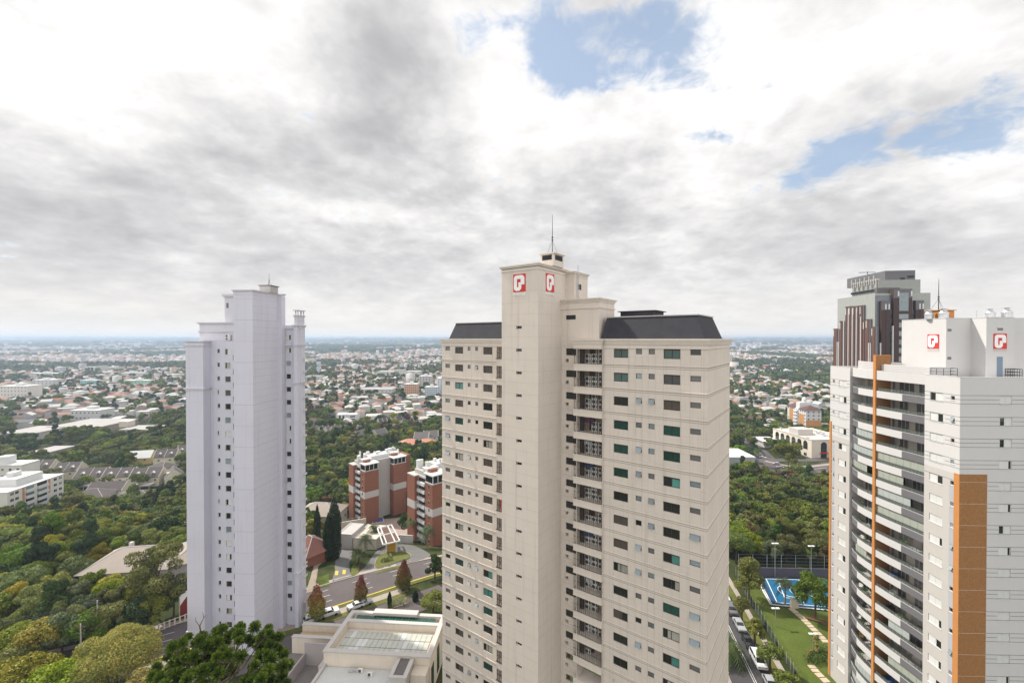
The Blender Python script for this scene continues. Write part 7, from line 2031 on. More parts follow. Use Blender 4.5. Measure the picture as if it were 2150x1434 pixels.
# ================================================================== mid-distance buildings
# white apartment block on the left
def left_block():
    fr = Fr(5.6); a = G(16, 1108); u0, v0 = fr.uv(a); v1 = fr.v_at(131, u0); zb = a.z - 2
    zt = H - (1036 - HOR) * a.y / F
    root = thing('apartment_block', 'white apartment block with salmon panels at the left edge, behind the woods', 'apartment block', a)
    m = MB(); fr.box(m, u0 - 16, u0, v0, v1, zb, zt, 0); m.build('wall', M_wall2, root)
    m = MB(); fr.box(m, u0 - 16.2, u0 + .2, v0 - .2, v1 + .2, zt, zt + .4); fr.box(m, u0 - 14, u0 - 4, v0 + 8, v1 - 6, zt + .4, zt + 3.6); fr.box(m, u0 - 12, u0 - 9, v0 + 12, v0 + 16, zt + 3.6, zt + 5.5); m.build('roof', M_wtrim, root)
    f = Face(fr, 'right', u0); L = v1 - v0; n = 6; fl = (zt - zb - 1) / n; rnd = random.Random(4)
    m = MB()
    for (q0, q1, z0, z1) in ((0, .16, 0, .35), (.24, .28, .45, 1), (.70, .74, .62, 1), (.78, 1, 0, .32)): f.box(m, v0 + L * q0, v0 + L * q1, zb + (zt - zb) * z0, zb + (zt - zb) * z1, -.05, -.004)
    fF = Face(fr, 'front', v0); fF.box(m, u0 - 15.9, u0 - .1, zb, zb + (zt - zb) * .38, -.05, -.004)
    m.build('salmon_panel', mat('salmon_render', (.55, .27, .15), .9, .08), root)
    for j in range(n):
        z = zt - (j + 1) * fl + 1.0
        for q, w in ((.04, 1.6), (.12, 1.6), (.80, 1.6), (.90, 1.6)): place_mesh(root, f, v0 + L * q, z, -.05, flatwin(w, 1.3, rnd.choice(GL), M_wtrim), 'window')
        for q0, q1 in ((.29, .45), (.49, .68)):
            m = MB(); f.box(m, v0 + L * q0, v0 + L * q1, z - 1.0, z + .2, -1.0, -.004, 0); f.box(m, v0 + L * q0 + .2, v0 + L * q1 - .2, z + .25, z + 1.8, -.06, -.004, 1); m.build('balcony', [M_wtrim, rnd.choice([M_dark, M_sky, M_grayglass])], root)
    footprint_ex(fr, u0 - 16, u0, v0, v1, 0)
    fr2 = Fr(5.6); b = G(46, 1045); u0, v0 = fr2.uv(b); zt2 = H - (978 - HOR) * b.y / F
    root = thing('apartment_block', 'plain cream apartment block rising behind the white one, cut by the left edge', 'apartment block', b)
    m = MB(); fr2.box(m, u0 - 40, u0, v0, v0 + 10, b.z - 1, zt2); m.build('wall', M_wall2, root)
    m = MB(); fr2.box(m, u0 - 40, u0 + .2, v0 - .2, v0 + 10, zt2, zt2 + .5); fr2.box(m, u0 - 14, u0 - 9, v0 + 2, v0 + 7, zt2 + .5, zt2 + 4.5); m.build('roof', M_wtrim, root)
    wingrid(root, Face(fr2, 'front', v0), u0 - 30, u0, b.z, zt2, 8, 5, 1.3, 1.3, GL, M_wtrim, random.Random(1))
left_block()

# town houses with dormers
M_trib = mat('dark_brown_tile', (0.115, 0.10, 0.096), .9, .12, .8, grain=.12)
def gable_house(name, label, P0, w, d, h, rh, rz, wall, roof, dormers=0, wins=2, carport=False, cat='house', group=None, parent_lab=None):
    t = thing(name, label, cat, P0, rz, group)
    m = MB(); m.box(-w / 2, w / 2, -d / 2, d / 2, -4, h)
    for s in (-1, 1):
        x = s * w / 2; m.poly([(x, -d / 2, h), (x, d / 2, h), (x, 0, h + rh)])
    m.build('wall', wall, t, world=False)
    m = MB(); o = .35
    for s in (-1, 1):
        m.hexa([(-w / 2 + .15, s * (d / 2 + o), h - o * rh / (d / 2)), (w / 2 - .15, s * (d / 2 + o), h - o * rh / (d / 2)), (w / 2 - .15, 0, h + rh), (-w / 2 + .15, 0, h + rh),
                (-w / 2 + .15, s * (d / 2 + o), h - o * rh / (d / 2) + .2), (w / 2 - .15, s * (d / 2 + o), h - o * rh / (d / 2) + .2), (w / 2 - .15, 0, h + rh + .2), (-w / 2 + .15, 0, h + rh + .2)])
    m.build('roof', roof, t, world=False)
    if wall is not roof:
        m = MB()
        for s in (-1, 1):
            for q in (-1, 1): m.tube([(s * w / 2, q * (d / 2 + o), h - o * rh / (d / 2) + .15), (s * w / 2, 0, h + rh + .2)], .16, 4)
        if dormers: m.tube([(0, -d / 2 - o, h), (0, 0, h + rh + .2)], .14, 4)
        m.build('barge_board', M_wall2, t, world=False)
    for i in range(dormers):
        x = -w / 2 + w * (i + .5) / dormers; y = -d * .30; z = h + rh * .30
        m = MB(); m.hexa([(x - .8, y - .6, z), (x + .8, y - .6, z), (x + .8, y + 1.4, z), (x - .8, y + 1.4, z), (x - .8, y - .6, z + .8), (x + .8, y - .6, z + .8), (x + .8, y + 1.4, z + .8), (x - .8, y + 1.4, z + .8)], 0)
        m.hexa([(x - 1.1, y - .9, z + .7), (x + 1.1, y - .9, z + .7), (x + 1.1, y + 1.6, z + .7), (x - 1.1, y + 1.6, z + .7), (x - .1, y - .9, z + 1.5), (x + .1, y - .9, z + 1.5), (x + .1, y + 1.6, z + 1.5), (x - .1, y + 1.6, z + 1.5)], 1)
        m.box(x - .35, x + .35, y - .64, y - .61, z + .15, z + .7, 2); m.build('dormer', [wall, M_wtrim, M_dark], t, world=False)
    if wins:
        wm = flatwin(1.3, 1.1, M_dark, M_wtrim)
        for i in range(wins):
            o_ = bpy.data.objects.new('window', wm); COL.objects.link(o_); o_.parent = t; o_.location = (-w / 2 + w * (i + .5) / wins - .65, -d / 2, h * .58)
    if carport:
        for i in range(2):
            m = MB(); x = -w / 4 + i * w / 2; m.box(x - 2.4, x + 2.4, -d / 2 - 6.5, -d / 2 - 1, 2.5, 2.7)
            for a_, b_ in ((x - 2.2, -d / 2 - 6.3), (x + 2.2, -d / 2 - 6.3)): m.box(a_ - .08, a_ + .08, b_ - .08, b_ + .08, -1, 2.5)
            m.build('carport', M_wtrim, t, world=False)
    n = max(2, int(w / 6))
    for i in range(n + 1):
        q = Matrix.Rotation(rz, 4, 'Z') @ Vector((-w / 2 + w * i / n, 0, 0)); EXCL.append((P0[0] + q.x, P0[1] + q.y, d * .5 + 2.5))
    return t
cw = mat('cream_house_wall', (0.66, 0.60, 0.46), .9, .06)
orders = ['left', 'middle', 'right']
for i, px in enumerate((182, 240, 298)):
    p = G(px, 1022); gable_house('town_house', orders[i] + ' of the three white twin town houses in the front row with carports', p + Vector((0, 5, 0)), 15.5, 10.5, 5.6, 4.2, R(12), cw, M_trib, 2, 4, True, group='twin town houses')
for px, py, lb in ((130, 1008, 'town house with dormer behind the white apartment block roof'), (74, 1002, 'dark-roofed town house far left above the white apartment block')):
    gable_house('town_house', lb, G(px, py) + Vector((0, 5, 0)), 13, 10, 5.4, 4.2, R(12), cw, M_trib, 2, 2, group='twin town houses')
gable_house('town_house', 'town house at the right end of the front row, turned to the left', G(352, 1022) + Vector((0, 5, 0)), 12, 9, 5.0, 4.4, R(-50), cw, M_trib, 1, 2, group='twin town houses')
for px, py, w, lb in ((340, 980, 13, 'left town house with two dormers in the back row'), (386, 970, 13, 'back row town house with dormers against the lilac tower')):
    gable_house('town_house', lb, G(px, py) + Vector((0, 5, 0)), w, 9, 6.5, 4.2, R(14), cw, M_trib, 2, 2, group='twin town houses')
gable_house('house', 'house with pale grey roof and yellow gable left of the back row town houses', G(286, 976) + Vector((0, 5, 0)), 14, 9, 4.5, 4, R(14), mat('yellow_gable', (.62, .48, .22), .9, .06), M_metalroof, 0, 2)
hip_house('house', 'low brown hipped house in front of the town houses, left', 'house', G(172, 1066) + Vector((0, 6, 0)), 15, 11, 4.6, 3.2, R(12), cw, M_trib, 3)
gable_house('house', 'brown-roofed house with white gable below the middle town house', G(205, 1052) + Vector((0, 7, 0)), 17, 10, 4.6, 3.6, R(12), cw, M_trib, 0, 3)
hip_house('house', 'low flat brown roofed house on the right of the lower row', 'house', G(262, 1062) + Vector((0, 6, 0)), 16, 10, 3.6, 2.2, R(20), M_offw, M_trib, 3)
hip_house('house', 'white hipped house at the edge of the woods below the town houses', 'house', G(330, 998) + Vector((0, 5, 0)), 12, 9, 4.4, 3, R(-20), cw, M_trib, 2)
for k, (px, py) in enumerate(((62, 1108),)): pass
for i, (px, c, lb) in enumerate(((150, 'silver', 'silver car under the trees behind the middle town houses'), (185, 'black', 'dark car parked behind the left twin town house'), (160, 'white', 'white car parked near the carports'))):
    car('hatch', c, G(px, 975 - i), .3, lb)
# small sloping row behind brick blocks: terrace of grey roofs seen from above
for i in range(7):
    px = 655 + i * 12.5; p = G(px, 914 - i * 0.5)
    gable_house('terrace_house', ['first', 'second', 'third', 'fourth', 'fifth', 'sixth', 'seventh'][i] + ' house from the left in the stepped terrace right of the lilac tower', p, 11, 5.0, 5, 2.6, R(70), M_wall2, M_gtile, 0, 0, group='stepped terrace')
for i in range(5):
    px = 800 + i * 9; p = G(px, 898 - i * 1.2)
    gable_house('terrace_house', ['first', 'second', 'third', 'fourth', 'fifth'][i] + ' narrow house of the short dark terrace in front of the round-topped trees', p, 8, 4.4, 6, 3.4, R(60), M_wall2, M_trib, 0, 1, group='dark terrace')
for px, py, rz, lb in ((756, 925, 70, 'cream gabled house above the woods, left of centre gap'), (796, 922, 60, 'buff gabled house beside the short dark terrace'), (905, 926, 10, 'white and grey house by the pink hipped pair'), (886, 930, 0, 'low grey-roofed house left of the beige tower, behind the pink pair')):
    gable_house('house', lb, G(px, py), 12, 9, 5, 4, R(rz), cw if rz > 20 else M_white, M_gtile, 0, 2)
# white modern building with curved front
def modern():
    a = G(707, 886); root = thing('modern_building', 'white modern building with green glass bays on a paved terrace', 'building', a); F0 = Fr(14); u, v = F0.uv(a); z = a.z
    m = MB(); F0.box(m, u, u + 9, v, v + 14, z, z + 7.5); F0.box(m, u + 9, u + 20, v + 2, v + 12, z, z + 7); F0.box(m, u + 20, u + 22, v + 3, v + 6, z, z + 10.5); m.build('wall', M_white, root)
    m = MB(); f = Face(F0, 'front', v)
    for x in (2.2, 5.6): f.box(m, u + x, u + x + 1.8, z + .3, z + 6.6, -.1, -.004)
    f2 = Face(F0, 'front', v + 2)
    for q in (1, 4): f2.box(m, u + 13, u + 18, z + q, z + q + 1.4, -.1, -.004)
    m.build('window', M_green, root)
    m = MB(); F0.box(m, u - 12, u + 42, v - 14, v + 1.9, z - 3, z + .1); m.build('terrace', M_pave, root)
    m = MB(); F0.box(m, u + 28, u + 44, v + 2, v + 16, z, z + 4.5); m.build('wing', M_offw, root); footprint_ex(F0, u - 12, u + 44, v - 14, v + 14, 0)
modern()
# ------------------------------------------------------------------ right middle distance
def shop_arcade():
    fr = Fr(4.2); a = G(1704, 962); u0, v0 = fr.uv(a); zt = H - (925 - HOR) * a.y / F; v1 = fr.v_at(1624, u0); z = a.z - 1
    root = thing('shopping_arcade', 'cream shopping arcade with dark arched windows at the street corner', 'shopping arcade', a)
    m = MB(); fr.box(m, u0, u0 + 34, v0, v1, z, zt); m.build('wall', M_cream, root)
    m = MB(); fr.box(m, u0 - .3, u0 + 34, v0 - .3, v0 + .4, zt + .003, zt + .5); fr.box(m, u0 - .3, u0 + .4, v0 + .4, v1, zt + .003, zt + .497); fr.box(m, u0 + 2, u0 + 14, v0 + 16, v0 + 26, zt, zt + 4.5); m.build('parapet', M_offw, root)
    fl, ff = Face(fr, 'left', u0), Face(fr, 'front', v0); hh = zt - z
    def arch(face, a0, w, z0, h):
        m = MB(); pts = [(a0, z0), (a0 + w, z0), (a0 + w, z0 + h - w / 2)] + [(a0 + w / 2 + w / 2 * math.cos(t), z0 + h - w / 2 + w / 2 * math.sin(t)) for t in np.linspace(0.3, math.pi - .3, 7)] + [(a0, z0 + h - w / 2)]
        m.poly([face.P(x, y, -.06) for x, y in pts]); m.build('arched_window', M_dark, root)
    L = v1 - v0
    for i in range(6): arch(fl, -v1 + 3 + i * (L - 5) / 6, 4.2, z + hh * .45, hh * .45)
    for i in range(6): place_mesh(root, fl, -v1 + 3.5 + i * (L - 5) / 6, z + 1.4, 0, flatwin(3, 2.2, M_dark, M_cream), 'shop_window')
    for i in range(4): arch(ff, u0 + 7 + i * 7, 4.6, z + 1.2, hh * .82)
    m = MB(); ff.box(m, u0 + 6.5, u0 + 12, z + 4.4, z + 5.1, -1.2, -.07); ff.box(m, u0 + 20, u0 + 33, z + 4.4, z + 5.1, -1.2, -.07, 1); m.build('awning', [M_red, mat('teal_awning', (.05, .25, .25))], root)
    m = MB(); rnd = random.Random(6)
    for i in range(22): x, y = rnd.uniform(u0 + 1, u0 + 30), rnd.uniform(v0 + 2, v1 - 3); fr.box(m, x, x + rnd.uniform(1, 3), y, y + rnd.uniform(1, 3), zt, zt + rnd.uniform(.5, 1.6))
    m.build('roof_plant', M_midg, root); footprint_ex(fr, u0, u0 + 34, v0, v1, 0)
    root = thing('drive_through_kiosk', 'small white canopy building left of the arcade', 'kiosk', G(1612, 935)); a = G(1605, 940); m = MB(); m.box(a.x, a.x + 13, a.y, a.y + 16, a.z, a.z + 4.5); m.build('wall', M_offw, root); m = MB(); m.box(a.x - 1, a.x + 14, a.y - 1, a.y + 17, a.z + 4.5, a.z + 5.1); m.build('roof', M_wtrim, root)
    EXCL.append((a.x + 6, a.y + 8, 13))
shop_arcade()
def orange_flats():
    fr = Fr(-4.3); a = G(1692, 912); u0, v0 = fr.uv(a); v1 = fr.v_at(1654, u0); u1 = fr.u_at(1725.5, v0); z = a.z; zt = H - (862 - HOR) * a.y / F
    root = thing('apartment_block', 'white and orange apartment block with brown hipped roof and little dome, above the arcade', 'apartment block', a)
    m = MB(); fr.box(m, u0, u1, v0, v1, z - 1, zt, 0); m.build('wall', M_white, root)
    om = mat('flat_orange', (.50, .24, .09), .9, .06); m = MB(); ff, fl = Face(fr, 'front', v0), Face(fr, 'left', u0); hh = zt - z; L = v1 - v0
    ff.box(m, u0 + .1, u1 - .1, z - 1, z + hh * .60, -.08, -.004); fl.box(m, -v0 - L * .36, -v0 - L * .10, z, z + hh * .8, -.08, -.004); fl.box(m, -v1 + L * .12, -v1 + L * .34, z, z + hh * .95, -.08, -.004); m.build('orange_panel', om, root)
    wingrid(root, ff, u0, u1, z, zt, 3, 7, 1.5, 1.3, [M_dark], M_white, random.Random(1)); wingrid(root, fl, -v1, -v0, z, zt, 9, 7, 1.4, 1.4, [M_dark, M_dark, M_sky], M_white, random.Random(1), .1)
    for k in range(7): m = MB(); fl.box(m, -v0 - L * .60, -v0 - L * .40, z + k * hh / 7, z + k * hh / 7 + 1.2, -1.4, -.09); m.build('balcony', M_wtrim, root)
    m = MB()
    def hip(x0, x1, y0, y1, zz, r):
        b = [fr.P(x0, y0, zz), fr.P(x1, y0, zz), fr.P(x1, y1, zz), fr.P(x0, y1, zz)]; c = fr.P((x0 + x1) / 2, (y0 + y1) / 2, zz + r); n = len(m.v); m.v += [tuple(q) for q in b] + [tuple(c)]; m.f += [(n, n + 1, n + 4), (n + 1, n + 2, n + 4), (n + 2, n + 3, n + 4), (n + 3, n, n + 4)]; m.m += [0] * 4
    hip(u0 - .8, u1 + .8, v0 - .8, v0 + L * .38, zt + .02, 4.2); hip(u0 - .8, u1 + .8, v0 + L * .58, v1 + .8, zt + .02, 4.2); m.build('roof', mat('brown_hip_tile', (.12, .07, .06), .9, .1), root)
    m = MB(); fr.box(m, u0 + 1, u1 - 1, v0 + L * .38, v0 + L * .58, zt, zt + 5.5); c = fr.P((u0 + u1) / 2, v0 + L * .48); m.cyl(c, 2.0, zt + 5.5, zt + 8, 10); m.cyl(c, 2.0, zt + 8, zt + 9.2, 10, 0, 1.4); m.cyl(c, 1.4, zt + 9.2, zt + 10.2, 10, 0, .3); m.build('cupola', M_wtrim, root)
    footprint_ex(fr, u0, u1, v0, v1, 0)
orange_flats()
t = thing('grey_shed', 'dark grey flat-roofed shed against the right edge of the beige tower', 'shed', G(1555, 985)); a = G(1524, 990); m = MB(); m.box(a.x, a.x + 19, a.y, a.y + 22, a.z - 1, a.z + 9.0); m.build('wall', M_midg, t); m = MB(); m.box(a.x - .2, a.x + 19.3, a.y - .3, a.y + 22, a.z + 9, a.z + 9.6); m.build('roof', M_wtrim, t); EXCL += [(a.x + 5, a.y + 6, 12), (a.x + 14, a.y + 8, 12)]
# streets on the right
def rib(name, pts, w, m, off, kind='structure'):
    mb = MB(); strip_into(mb, [G(*q) for q in pts], w, off, 6); o = mb.build(name, m); o['kind'] = kind; return o
rib('road', [(1800, 975), (1740, 985), (1690, 993), (1650, 1000), (1600, 1010), (1555, 1030)], 22, M_asph, .10)
rib('road', [(1640, 1005), (1622, 985), (1605, 962), (1585, 942), (1560, 922), (1535, 905)], 14, M_asph, .14)
rib('road', [(1622, 985), (1612, 974), (1625, 967), (1650, 966), (1700, 966), (1760, 962)], 7, M_asph, .16)
rib('pavement', [(1606, 968), (1650, 978), (1700, 980), (1750, 974)], 3, M_pave, .19)
rib('verge', [(1640, 984), (1668, 985), (1690, 980)], 5, M_grass, .20)
rib('lane_marking', [(1665, 992), (1700, 986), (1735, 982)], .35, M_paint, .2)
rib('lane_marking', [(1660, 1000), (1700, 994), (1740, 989)], .35, M_paint, .2)
for q in [(1700, 985, 14), (1660, 992, 14), (1620, 998, 12), (1740, 980, 14), (1610, 970, 10), (1590, 948, 9), (1565, 926, 9), (1640, 970, 10), (1670, 968, 10), (1700, 968, 9), (1735, 966, 10), (1720, 1012, 10), (1742, 1010, 10)]: ex(*q)
cc = [('white', 1602, 962, 2.4, 'white car waiting at the junction below the far arcade'), ('white', 1630, 975, -.3, 'white car on the slip road left of the spreading street tree'), ('silver', 1638, 983, -.4, 'silver car close behind the white one on the slip road'), ('white', 1665, 967, 0, 'white car passing in front of the arcade'),
      ('white', 1541, 918, 2.4, 'white car farthest up the street by the beige tower'), ('silver', 1553, 920, .1, 'silver car in the parking strip above the shed'), ('white', 1568, 925, 2.4, 'white car parked right of the silver one above the shed'), ('black', 1577, 932, .1, 'black car parked by the trees above the junction'),
      ('white', 1536, 986, .1, 'white car tucked between the beige tower and the grey shed'), ('black', 1706, 1014, .35, 'black car, left of four behind the right-hand woods'), ('white', 1714, 1011, .35, 'white car, second of four behind the right-hand woods'), ('silver', 1722, 1008, .35, 'silver car, third of four behind the right-hand woods'), ('blue', 1731, 1005, .35, 'blue car, right of four behind the right-hand woods')]
for i, (c, px, py, rz, lb) in enumerate(cc): car('hatch' if i % 2 else 'sedan', c, G(px, py), rz, lb)
rib('pavement', [(1700, 1022), (1750, 1008)], 12, M_pave, .10)
# tall floodlight masts and street lamps
lamp(G(1551, 870), 34, 'very tall grey floodlight mast right of the beige tower', 2, 'light_mast')
lamp(G(1562, 935), 14, 'street lamp beside the far street, left of the junction', 1, 'street_lamp'); lamp(G(1675, 980), 11, 'street lamp by the spreading tree at the junction', 1, 'street_lamp'); lamp(G(1693, 975), 10, 'street lamp in front of the arcade corner', 1, 'street_lamp')
# junction tree
single(1655, 986, 925, 56, 'olive', 'layer', 'wide spreading olive street tree at the junction before the arcade', 5000, .45, 26, 41)
single(1600, 925, 890, 36, 'mid', 'dome', 'round green tree left of the white canopy building', 3000, .5, 20, 42)
# ------------------------------------------------------------------ far landmark buildings
def far_block(px0, px1, ybase, ytop, depth, wall, label, nc=4, nr=4, deg=0, roofm=None, name='apartment_block', cat='apartment block', wins=True, ww=1.6):
    a = G((px0 + px1) / 2, ybase); w = (px1 - px0) * a.y / F; hgt = (ybase - ytop) * a.y / F
    t = thing(name, label, cat, a, R(deg)); m = MB(); m.box(-w / 2, w / 2, 0, depth, -3, hgt); m.build('wall', wall, t, world=False)
    m = MB(); m.box(-w / 2 - .3, w / 2 + .3, -.3, depth + .3, hgt, hgt + .5); 
    if hgt > 8: m.box(-w / 8, w / 8, depth * .3, depth * .7, hgt + .5, hgt + 3.5)
    m.build('roof', roofm or M_wtrim, t, world=False)
    if wins:
        wm = flatwin(ww, 1.4, M_dark, wall)
        for i in range(nc):
            for j in range(nr):
                o = bpy.data.objects.new('window', wm); COL.objects.link(o); o.parent = t; o.location = (-w / 2 + w * (i + .5) / nc - ww / 2, 0, hgt * (j + .45) / nr)
    for q in np.linspace(-w / 2, w / 2, max(2, int(w / 10))): EXCL.append((a.x + q, a.y + depth / 2, depth / 2 + 5))
    for q in np.linspace(-w / 2, w / 2, max(2, int(w / 10))): EXCL.append((a.x + q, a.y - 8, 6))
    return t
salm = mat('salmon_flats', (.58, .36, .24), .9, .06); pblue = mat('pale_blue_flats', (.55, .60, .66), .9, .05); mint = mat('mint_green_wall', (.42, .62, .50), .9, .05); teal = mat('pale_aqua_wall', (.30, .52, .55), .9, .05)
FB = [(849, 875, 832, 807, 16, salm, 'salmon pink apartment block, left in the far cluster beside the beige tower', 6, 5), (880, 905, 812, 790, 16, M_offw, 'tall grey-white apartment block behind the salmon one', 4, 6), (892, 918, 834, 813, 14, pblue, 'pale blue-white apartment block right of the salmon one', 6, 5), (918, 935, 830, 795, 14, pblue, 'pale block cut off by the left edge of the beige tower', 3, 8),
      (0, 57, 840, 811, 20, M_wall2, 'long white apartment block far off at the left edge', 8, 4), (68, 110, 818, 798, 16, M_white, 'white and brown apartment block above the long white one', 5, 4), (148, 208, 884, 862, 18, M_white, 'white two-storey building with dark doorways beside the brown tree', 7, 2),
      (65, 120, 794, 784, 16, M_white, 'low white school-like building among far trees on the left', 9, 2), (170, 243, 782, 771, 24, M_offw, 'broad pale warehouse with ribbed roof far on the left', 6, 1), (170, 178, 765, 745, 8, M_midg, 'slim grey tower block standing on the far left horizon', 2, 6), (178, 182, 765, 753, 8, M_white, 'small white tower beside the slim grey one', 1, 3),
      (260, 310, 812, 799, 16, mint, 'mint green row of houses in the far left town', 7, 2), (168, 200, 812, 799, 14, teal, 'pale aqua gabled building in the far left town', 4, 2), (250, 300, 792, 783, 16, M_wall2, 'white block row behind the mint green houses', 9, 2), (790, 880, 792, 781, 40, M_metalroof, 'long pale warehouse with red stripe left of the beige tower', 9, 1),
      (640, 672, 798, 790, 20, M_wall2, 'white low hall beside the lilac tower', 4, 1), (757, 823, 826, 818, 30, M_metalroof, 'long white shed roof in front of the car park', 8, 1), (1528, 1585, 786, 779, 30, M_white, 'long white warehouse right of the beige tower', 7, 1), (1585, 1612, 789, 783, 24, M_offw, 'shorter cream warehouse next to the long white one', 4, 1),
      (1646, 1664, 789, 778, 14, teal, 'pale blue block in the far town on the right', 3, 3), (1711, 1727, 815, 804, 12, M_white, 'white gabled hall near the white tower', 3, 2), (1524, 1537, 770, 748, 8, M_white, 'white bell tower building far right of the beige tower', 2, 4), (1609, 1645, 774, 767, 20, mat('brick_hall', (.28, .12, .09), .9, .08), 'dark red long hall in the far town on the right', 5, 1),
      (100, 210, 912, 897, 40, M_btile, 'long buff-roofed hall left of the water tower', 8, 1), (0, 75, 925, 910, 30, M_offw, 'long white shed roofs at the far left above the woods', 6, 1), (250, 312, 916, 903, 20, M_offw, 'white-walled hall below the water tower', 6, 1), (60, 105, 962, 950, 18, M_btile, 'low pale shed among the trees at the left', 4, 1)]
M_shedroof = mat('weathered_shed_roof', (.37, .35, .34), .8, .12, .1)
for r in FB: far_block(*r[:6], r[6], r[7], r[8], roofm=M_shedroof if ('shed' in r[6] or 'hall' in r[6] or 'wareh' in r[6]) else None, name='warehouse' if 'wareh' in r[6] or 'shed' in r[6] or 'hall' in r[6] else 'apartment_block', cat='building', wins=True)
# water towers
def water_tower(px, base, top, label, w=7, legs=True):
    a = G(px, base); h = (base - top) * a.y / F; t = thing('water_tower', label, 'water tower', a); m = MB()
    if legs:
        for x in (-w * .4, w * .4):
            for y in (-w * .4, w * .4): m.box(a.x + x - .4, a.x + x + .4, a.y + y - .4, a.y + y + .4, a.z, a.z + h * .55)
        m.build('leg', M_conc, t); m = MB(); m.box(a.x - w / 2, a.x + w / 2, a.y - w / 2, a.y + w / 2, a.z + h * .55, a.z + h); m.box(a.x - w * .55, a.x + w * .55, a.y - w * .55, a.y + w * .55, a.z + h, a.z + h + .4); m.build('tank', M_cream, t)
    else:
        m.cyl(a, w * .35, a.z, a.z + h * .7, 12); m.cyl(a, w * .35, a.z + h * .7, a.z + h * .85, 12, 0, w * .6); m.cyl(a, w * .6, a.z + h * .85, a.z + h, 12); m.build('tank', pblue, t)
    EXCL.append((a.x, a.y, 10)); EXCL.append((a.x * .97, a.y * .97, 10))
water_tower(267, 908, 884, 'square concrete water tower on legs among the trees on the left', 8); water_tower(669, 790, 760, 'pale cylindrical water tower right of the lilac tower', 8, False)

# ================================================================== town houses and trees in the distance
EX = np.array(EXCL)
def urban(x, y):
    x = np.asarray(x, float); y = np.asarray(y, float); b = x / np.maximum(y, 1)
    zone_ = np.where(b < -.6, .02, np.where(b > .4, .24 * sstep((y - 500) / 160), .03)) - np.where((b > -.55) & (b < -.1), .5 * (1 - sstep((y - 380) / 60)) + .25 * np.exp(-((y - 760) / 110) ** 2) * (b < -.25), 0)
    return vnoise(x / 150 + 31, y / 240 + 17) + .35 * (vnoise(x / 45, y / 60) - .5) + zone_
def thr(y):
    # share of town grows away from the river woods
    return np.interp(y, [0, 330, 420, 560, 800, 1500, 3000, 8000], [1.2, .98, .56, .51, .48, .47, .46, .48])
# woods close to the camera
fill((-60, 500), (86, 232), 5.3, [0, 0, 1, 1, 2, 3, 4, 7, 7, 8, 9, 6], .62, 1.0)
fill((570, 1030), (158, 380), 6.0, [0, 2, 2, 3, 4, 5, 6, 7, 7, 8, 9, 1], .6, 1.0)
fill((1430, 1810), (126, 262), 5.6, [0, 2, 3, 3, 4, 5, 7, 7, 8, 9, 6], .65, 1.05)
fill((-60, 500), (232, 330), 8.5, [2, 0, 7, 8, 9, 3], .7, 1.0)
fill((1430, 1810), (262, 480), 8.5, [2, 0, 7, 8, 9, 3, 7, 2], .7, 1.05)
def wood_mask(x, y, g): return urban(x, y) < thr(y) or g.random() < .20
for rng_ in ((-60, 500), (570, 1030), (1430, 1810)):
    fill(rng_, (330 if rng_[0] < 0 else 382 if rng_[0] < 700 else 480, 900), 10.5, [2, 2, 7, 8, 9, 3, 7, 2, 0, 5 if rng_[0] == 570 else 7], .8, 1.15, wood_mask)
# houses
WALLS = [mat('far_wall_white', (.54, .52, .50), .9, .05), mat('far_wall_cream', (.48, .41, .33), .9, .05), mat('far_wall_grey', (.40, .40, .42), .9, .05)]
ROOFS = [mat('far_roof_terracotta', (.30, .13, .08), .9, .1), mat('far_roof_brown', (.14, .085, .065), .9, .1), mat('far_roof_grey', (.17, .17, .18), .9, .1), mat('far_roof_pale', (.50, .49, .48), .8, .05), mat('far_roof_pink', (.36, .21, .16), .9, .08)]
RW_ = ['terracotta', 'brown', 'grey', 'pale', 'pink']; WW_ = ['white', 'cream', 'grey']
def house_meshes(w, d, h, rh, kind, wi, ri):
    m = MB(); m.box(-w / 2, w / 2, -d / 2, d / 2, -3, h)
    if kind == 'gable':
        for s in (-1, 1): m.poly([(s * w / 2, -d / 2, h), (s * w / 2, d / 2, h), (s * w / 2, 0, h + rh)])
    # shaded openings
    wall = m; q = MB(); o = .4
    if kind == 'flat': q.box(-w / 2 - .2, w / 2 + .2, -d / 2 - .2, d / 2 + .2, h, h + .35)
    elif kind == 'gable':
        for s in (-1, 1): q.quad((-w / 2 - .2, s * (d / 2 + o), h - .2), (w / 2 + .2, s * (d / 2 + o), h - .2), (w / 2 + .2, 0, h + rh + .05), (-w / 2 - .2, 0, h + rh + .05))
    else:
        r = (w - d) / 2; b = [(-w / 2 - o, -d / 2 - o, h), (w / 2 + o, -d / 2 - o, h), (w / 2 + o, d / 2 + o, h), (-w / 2 - o, d / 2 + o, h), (-r, 0, h + rh), (r, 0, h + rh)]
        q.v += b; q.f += [(0, 1, 5, 4), (1, 2, 5), (2, 3, 4, 5), (3, 0, 4)]; q.m += [0] * 4
    return wall.mesh('wall', WALLS[wi]), q.mesh('roof', ROOFS[ri])
HP = []
gh = random.Random(12)
for i in range(24):
    kind = gh.choice(['hip', 'gable', 'hip', 'flat']); w = gh.uniform(10, 17); d = gh.uniform(7.5, 10); h = gh.choice([3.2, 3.4, 6, 6.3]); wi = gh.choice([0, 0, 1, 2]); ri = (i % 5) if kind != 'flat' else gh.choice([2, 3])
    HP.append((*house_meshes(w, d, h, gh.uniform(1.8, 2.8), kind, wi, ri), kind, wi, ri, h > 5))
HOUSES = []; g = random.Random(77)
